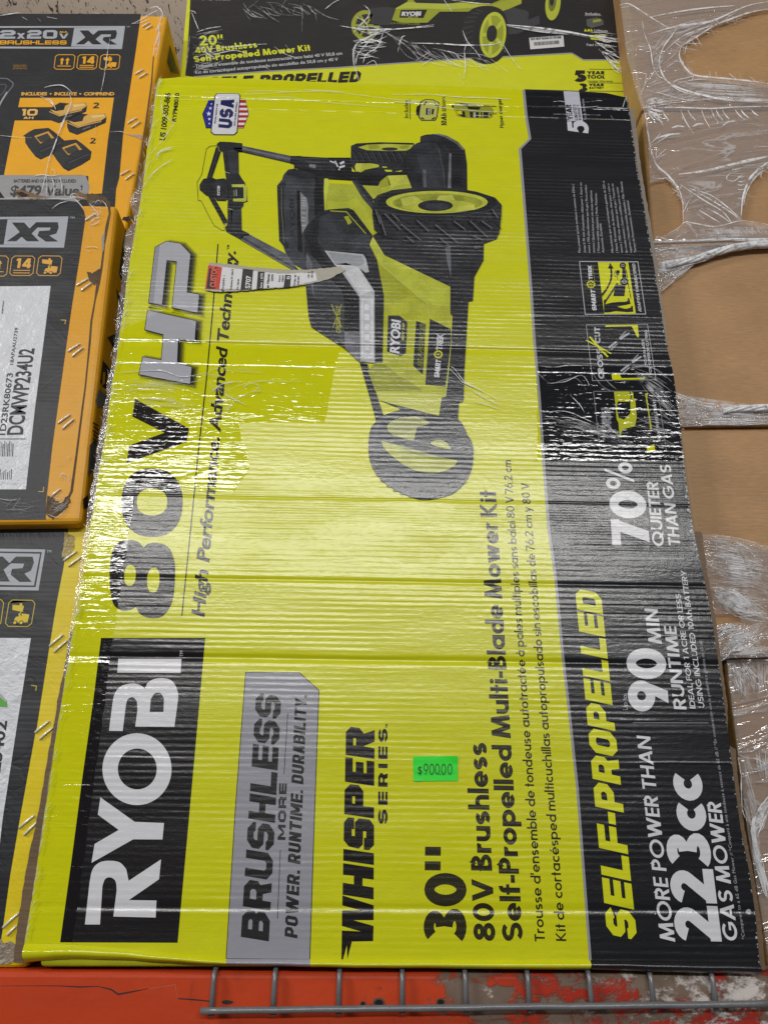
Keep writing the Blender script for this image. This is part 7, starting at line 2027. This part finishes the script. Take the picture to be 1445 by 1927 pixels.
for p, w in (([(200, 270), (300, 262), (400, 250), (500, 245)], 1.6), ([(180, 310), (260, 290), (330, 280), (400, 300)], 1.5), ([(120, 180), (180, 160), (250, 150)], 1.5), ([(90, 70), (110, 120), (130, 170)], 1.6), ([(130, 250), (180, 300), (230, 320)], 1.5), ([(540, 260), (600, 300), (660, 320)], 1.3), ([(480, 365), (520, 390)], 1.6), ([(600, 250), (640, 300)], 1.2), ([(690, 90), (690, 180)], 1.2), ([(400, 50), (450, 10)], 2.0), ([(580, 50), (600, 5)], 1.6), ([(815, 55), (860, 20), (900, 0)], 1.8), ([(660, 40), (640, 80), (690, 90)], .9), ([(60, 380), (70, 300), (80, 200)], 2.2), ([(100, 400), (140, 360), (200, 340)], 1.4), ([(1000, 440), (970, 350), (980, 250), (1100, 180)], 1.8), ([(1020, 350), (1040, 300), (1100, 260), (1130, 180)], 2.4), ([(1220, 260), (1230, 210), (1250, 200)], 1.6), ([(1330, 340), (1390, 300)], 1.6), ([(1280, 240), (1440, 245)], 2.0)):
    RU(u2, p, w, random.choice([STRAND, STRAND, STRAND_SOFT]))
fan(mb, FU, u2([(90, 180), (80, 400)]), u2([(300, 160), (260, 400)]), 26, 1.2, STRAND_SOFT, .2, .15, .002)
fan(mb, FU, u2([(940, 150), (960, 330)]), u2([(1200, 160), (1120, 330)]), 18, 1.5, STRAND, .25, .15, .002)
fan(mb, FU, u6([(200, 160), (640, 300)]), u6([(420, 330), (900, 380)]), 26, 1.3, STRAND_SOFT, .2, .2, .002)
fan(mb, FU, u6([(1240, 170), (1330, 300)]), u6([(1410, 180), (1440, 420)]), 24, 1.4, STRAND, .2, .15, .002)
fan(mb, FU, u2([(300, 20), (700, 10)]), u2([(420, 140), (900, 120)]), 22, 1.3, STRAND_SOFT, .2, .2, .002)
fan(mb, FU, u6([(835, 130), (850, 140)]), u6([(1250, 190), (1260, 200)]), 8, 1.6, STRAND_SOFT, .2, .02, .002)
mb.build('film_folds', wu)

# ---- film on the top and middle tool cartons
wt = thing('stretch_wrap', F1.at(120, 330), 'torn strings of clear film hanging down the battery picture on the top left carton', 'stretch wrap')
mb = MB()
t1 = crop(0, 0, 4.129); t1b = crop(0, 150, 4.129)
RT = lambda c, pts, w, m=STRAND, l=.002: ribbons(mb, F1, c(pts), w, m, l, 4)
for p, w in (([(320, 135), (370, 165), (420, 200), (440, 240)], 2.0), ([(330, 140), (390, 160), (430, 200)], 1.4), ([(540, 95), (560, 180), (530, 260), (480, 370), (430, 520), (390, 620), (365, 740), (330, 860)], 2.2), ([(560, 200), (500, 340), (440, 480), (400, 600)], 1.2), ([(330, 880), (350, 800), (365, 740)], 1.8), ([(370, 915), (372, 830), (368, 750)], 1.6), ([(425, 920), (425, 830), (405, 760)], 1.8), ([(490, 920), (488, 830), (470, 760)], 1.8), ([(260, 760), (330, 745), (400, 755), (470, 745)], 1.6), ([(400, 720), (420, 700), (440, 745)], 1.2), ([(350, 70), (420, 52), (500, 55), (570, 110)], 1.8), ([(860, 415), (940, 410), (985, 425)], 1.0), ([(0, 440), (150, 455), (260, 460)], 1.0), ([(750, 360), (735, 470)], 1.2)):
    RT(t1b, p, w)
for p, w in (([(1030, 195), (1100, 160), (1180, 110), (1230, 90)], 1.6), ([(1030, 190), (1090, 185), (1160, 155)], 1.4), ([(1160, 75), (1220, 60), (1260, 95), (1275, 160)], 2.0), ([(1210, 250), (1240, 200), (1260, 120)], 2.2), ([(1195, 440), (1210, 350), (1240, 270), (1230, 200)], 2.4), ([(1215, 460), (1235, 380), (1250, 280)], 2.0), ([(0, 130), (80, 118), (160, 106)], 1.8), ([(180, 140), (220, 165)], 1.2), ([(300, 150), (325, 175)], 1.4), ([(370, 140), (450, 155)], 1.6), ([(860, 300), (840, 420), (815, 600), (790, 720)], 1.6), ([(740, 108), (780, 115)], 1.4)):
    RT(t1, p, w)
fan(mb, F1, t1([(1210, 200), (1200, 440)]), t1([(1270, 130), (1250, 420)]), 30, 1.2, STRAND_SOFT, .15, .2, .002)
fan(mb, F1, t1b([(330, 760), (500, 760)]), t1b([(320, 910), (500, 915)]), 16, 1.2, STRAND_SOFT, .1, .1, .002)
mb.build('film_folds', wt)
wt2 = thing('stretch_wrap', F2.at(190, 400), 'scraps of clear tape and film on the crushed corners of the middle left carton', 'stretch wrap')
mb = MB()
g8 = crop(130, 360, 4.82); g4 = crop(0, 360, 3.012)
R3 = lambda c, pts, w, m=STRAND, l=.002: ribbons(mb, F2, c(pts), w, m, l, 4)
for p, w in (([(0, 70), (60, 60), (150, 75)], 1.8), ([(60, 80), (110, 130), (155, 190)], 1.6), ([(30, 80), (20, 45), (60, 30), (110, 70)], 1.2), ([(190, 300), (240, 255), (280, 250)], 3.0), ([(200, 315), (260, 300), (290, 265)], 2.2), ([(190, 120), (260, 200), (270, 240)], 1.6), ([(150, 520), (220, 510), (270, 525)], 1.2), ([(170, 545), (200, 555)], 3.0), ([(240, 120), (270, 90), (300, 110)], 1.4), ([(300, 90), (340, 130), (350, 180)], 1.4)):
    R3(g8, p, w)
for p, w in (([(300, 105), (340, 75), (390, 62)], 1.4), ([(0, 46), (120, 44), (260, 45), (420, 48)], 1.6), ([(40, 1790), (80, 1750)], 1.4), ([(80, 1800), (120, 1745)], 1.4), ([(0, 1745), (60, 1755), (110, 1748)], 1.2), ([(340, 1640), (360, 1600), (380, 1640)], 1.2), ([(330, 1560), (370, 1540), (400, 1500)], 1.0), ([(270, 1830), (330, 1850), (380, 1800)], 1.6), ([(350, 1600), (390, 1620), (400, 1680)], 1.2)):
    R3(g4, p, w)
fan(mb, F2, g8([(160, 90), (200, 300)]), g8([(330, 90), (330, 280)]), 22, 1.1, STRAND_SOFT, .3, .3, .002)
fan(mb, F2, g4([(270, 1740), (290, 1850)]), g4([(400, 1720), (400, 1800)]), 22, 1.1, STRAND_SOFT, .3, .3, .002)
fan(mb, F2, g4([(0, 1740), (0, 1850)]), g4([(260, 1750), (240, 1850)]), 8, 1.1, STRAND_SOFT, .3, .1, .002)
mb.build('film_folds', wt2)
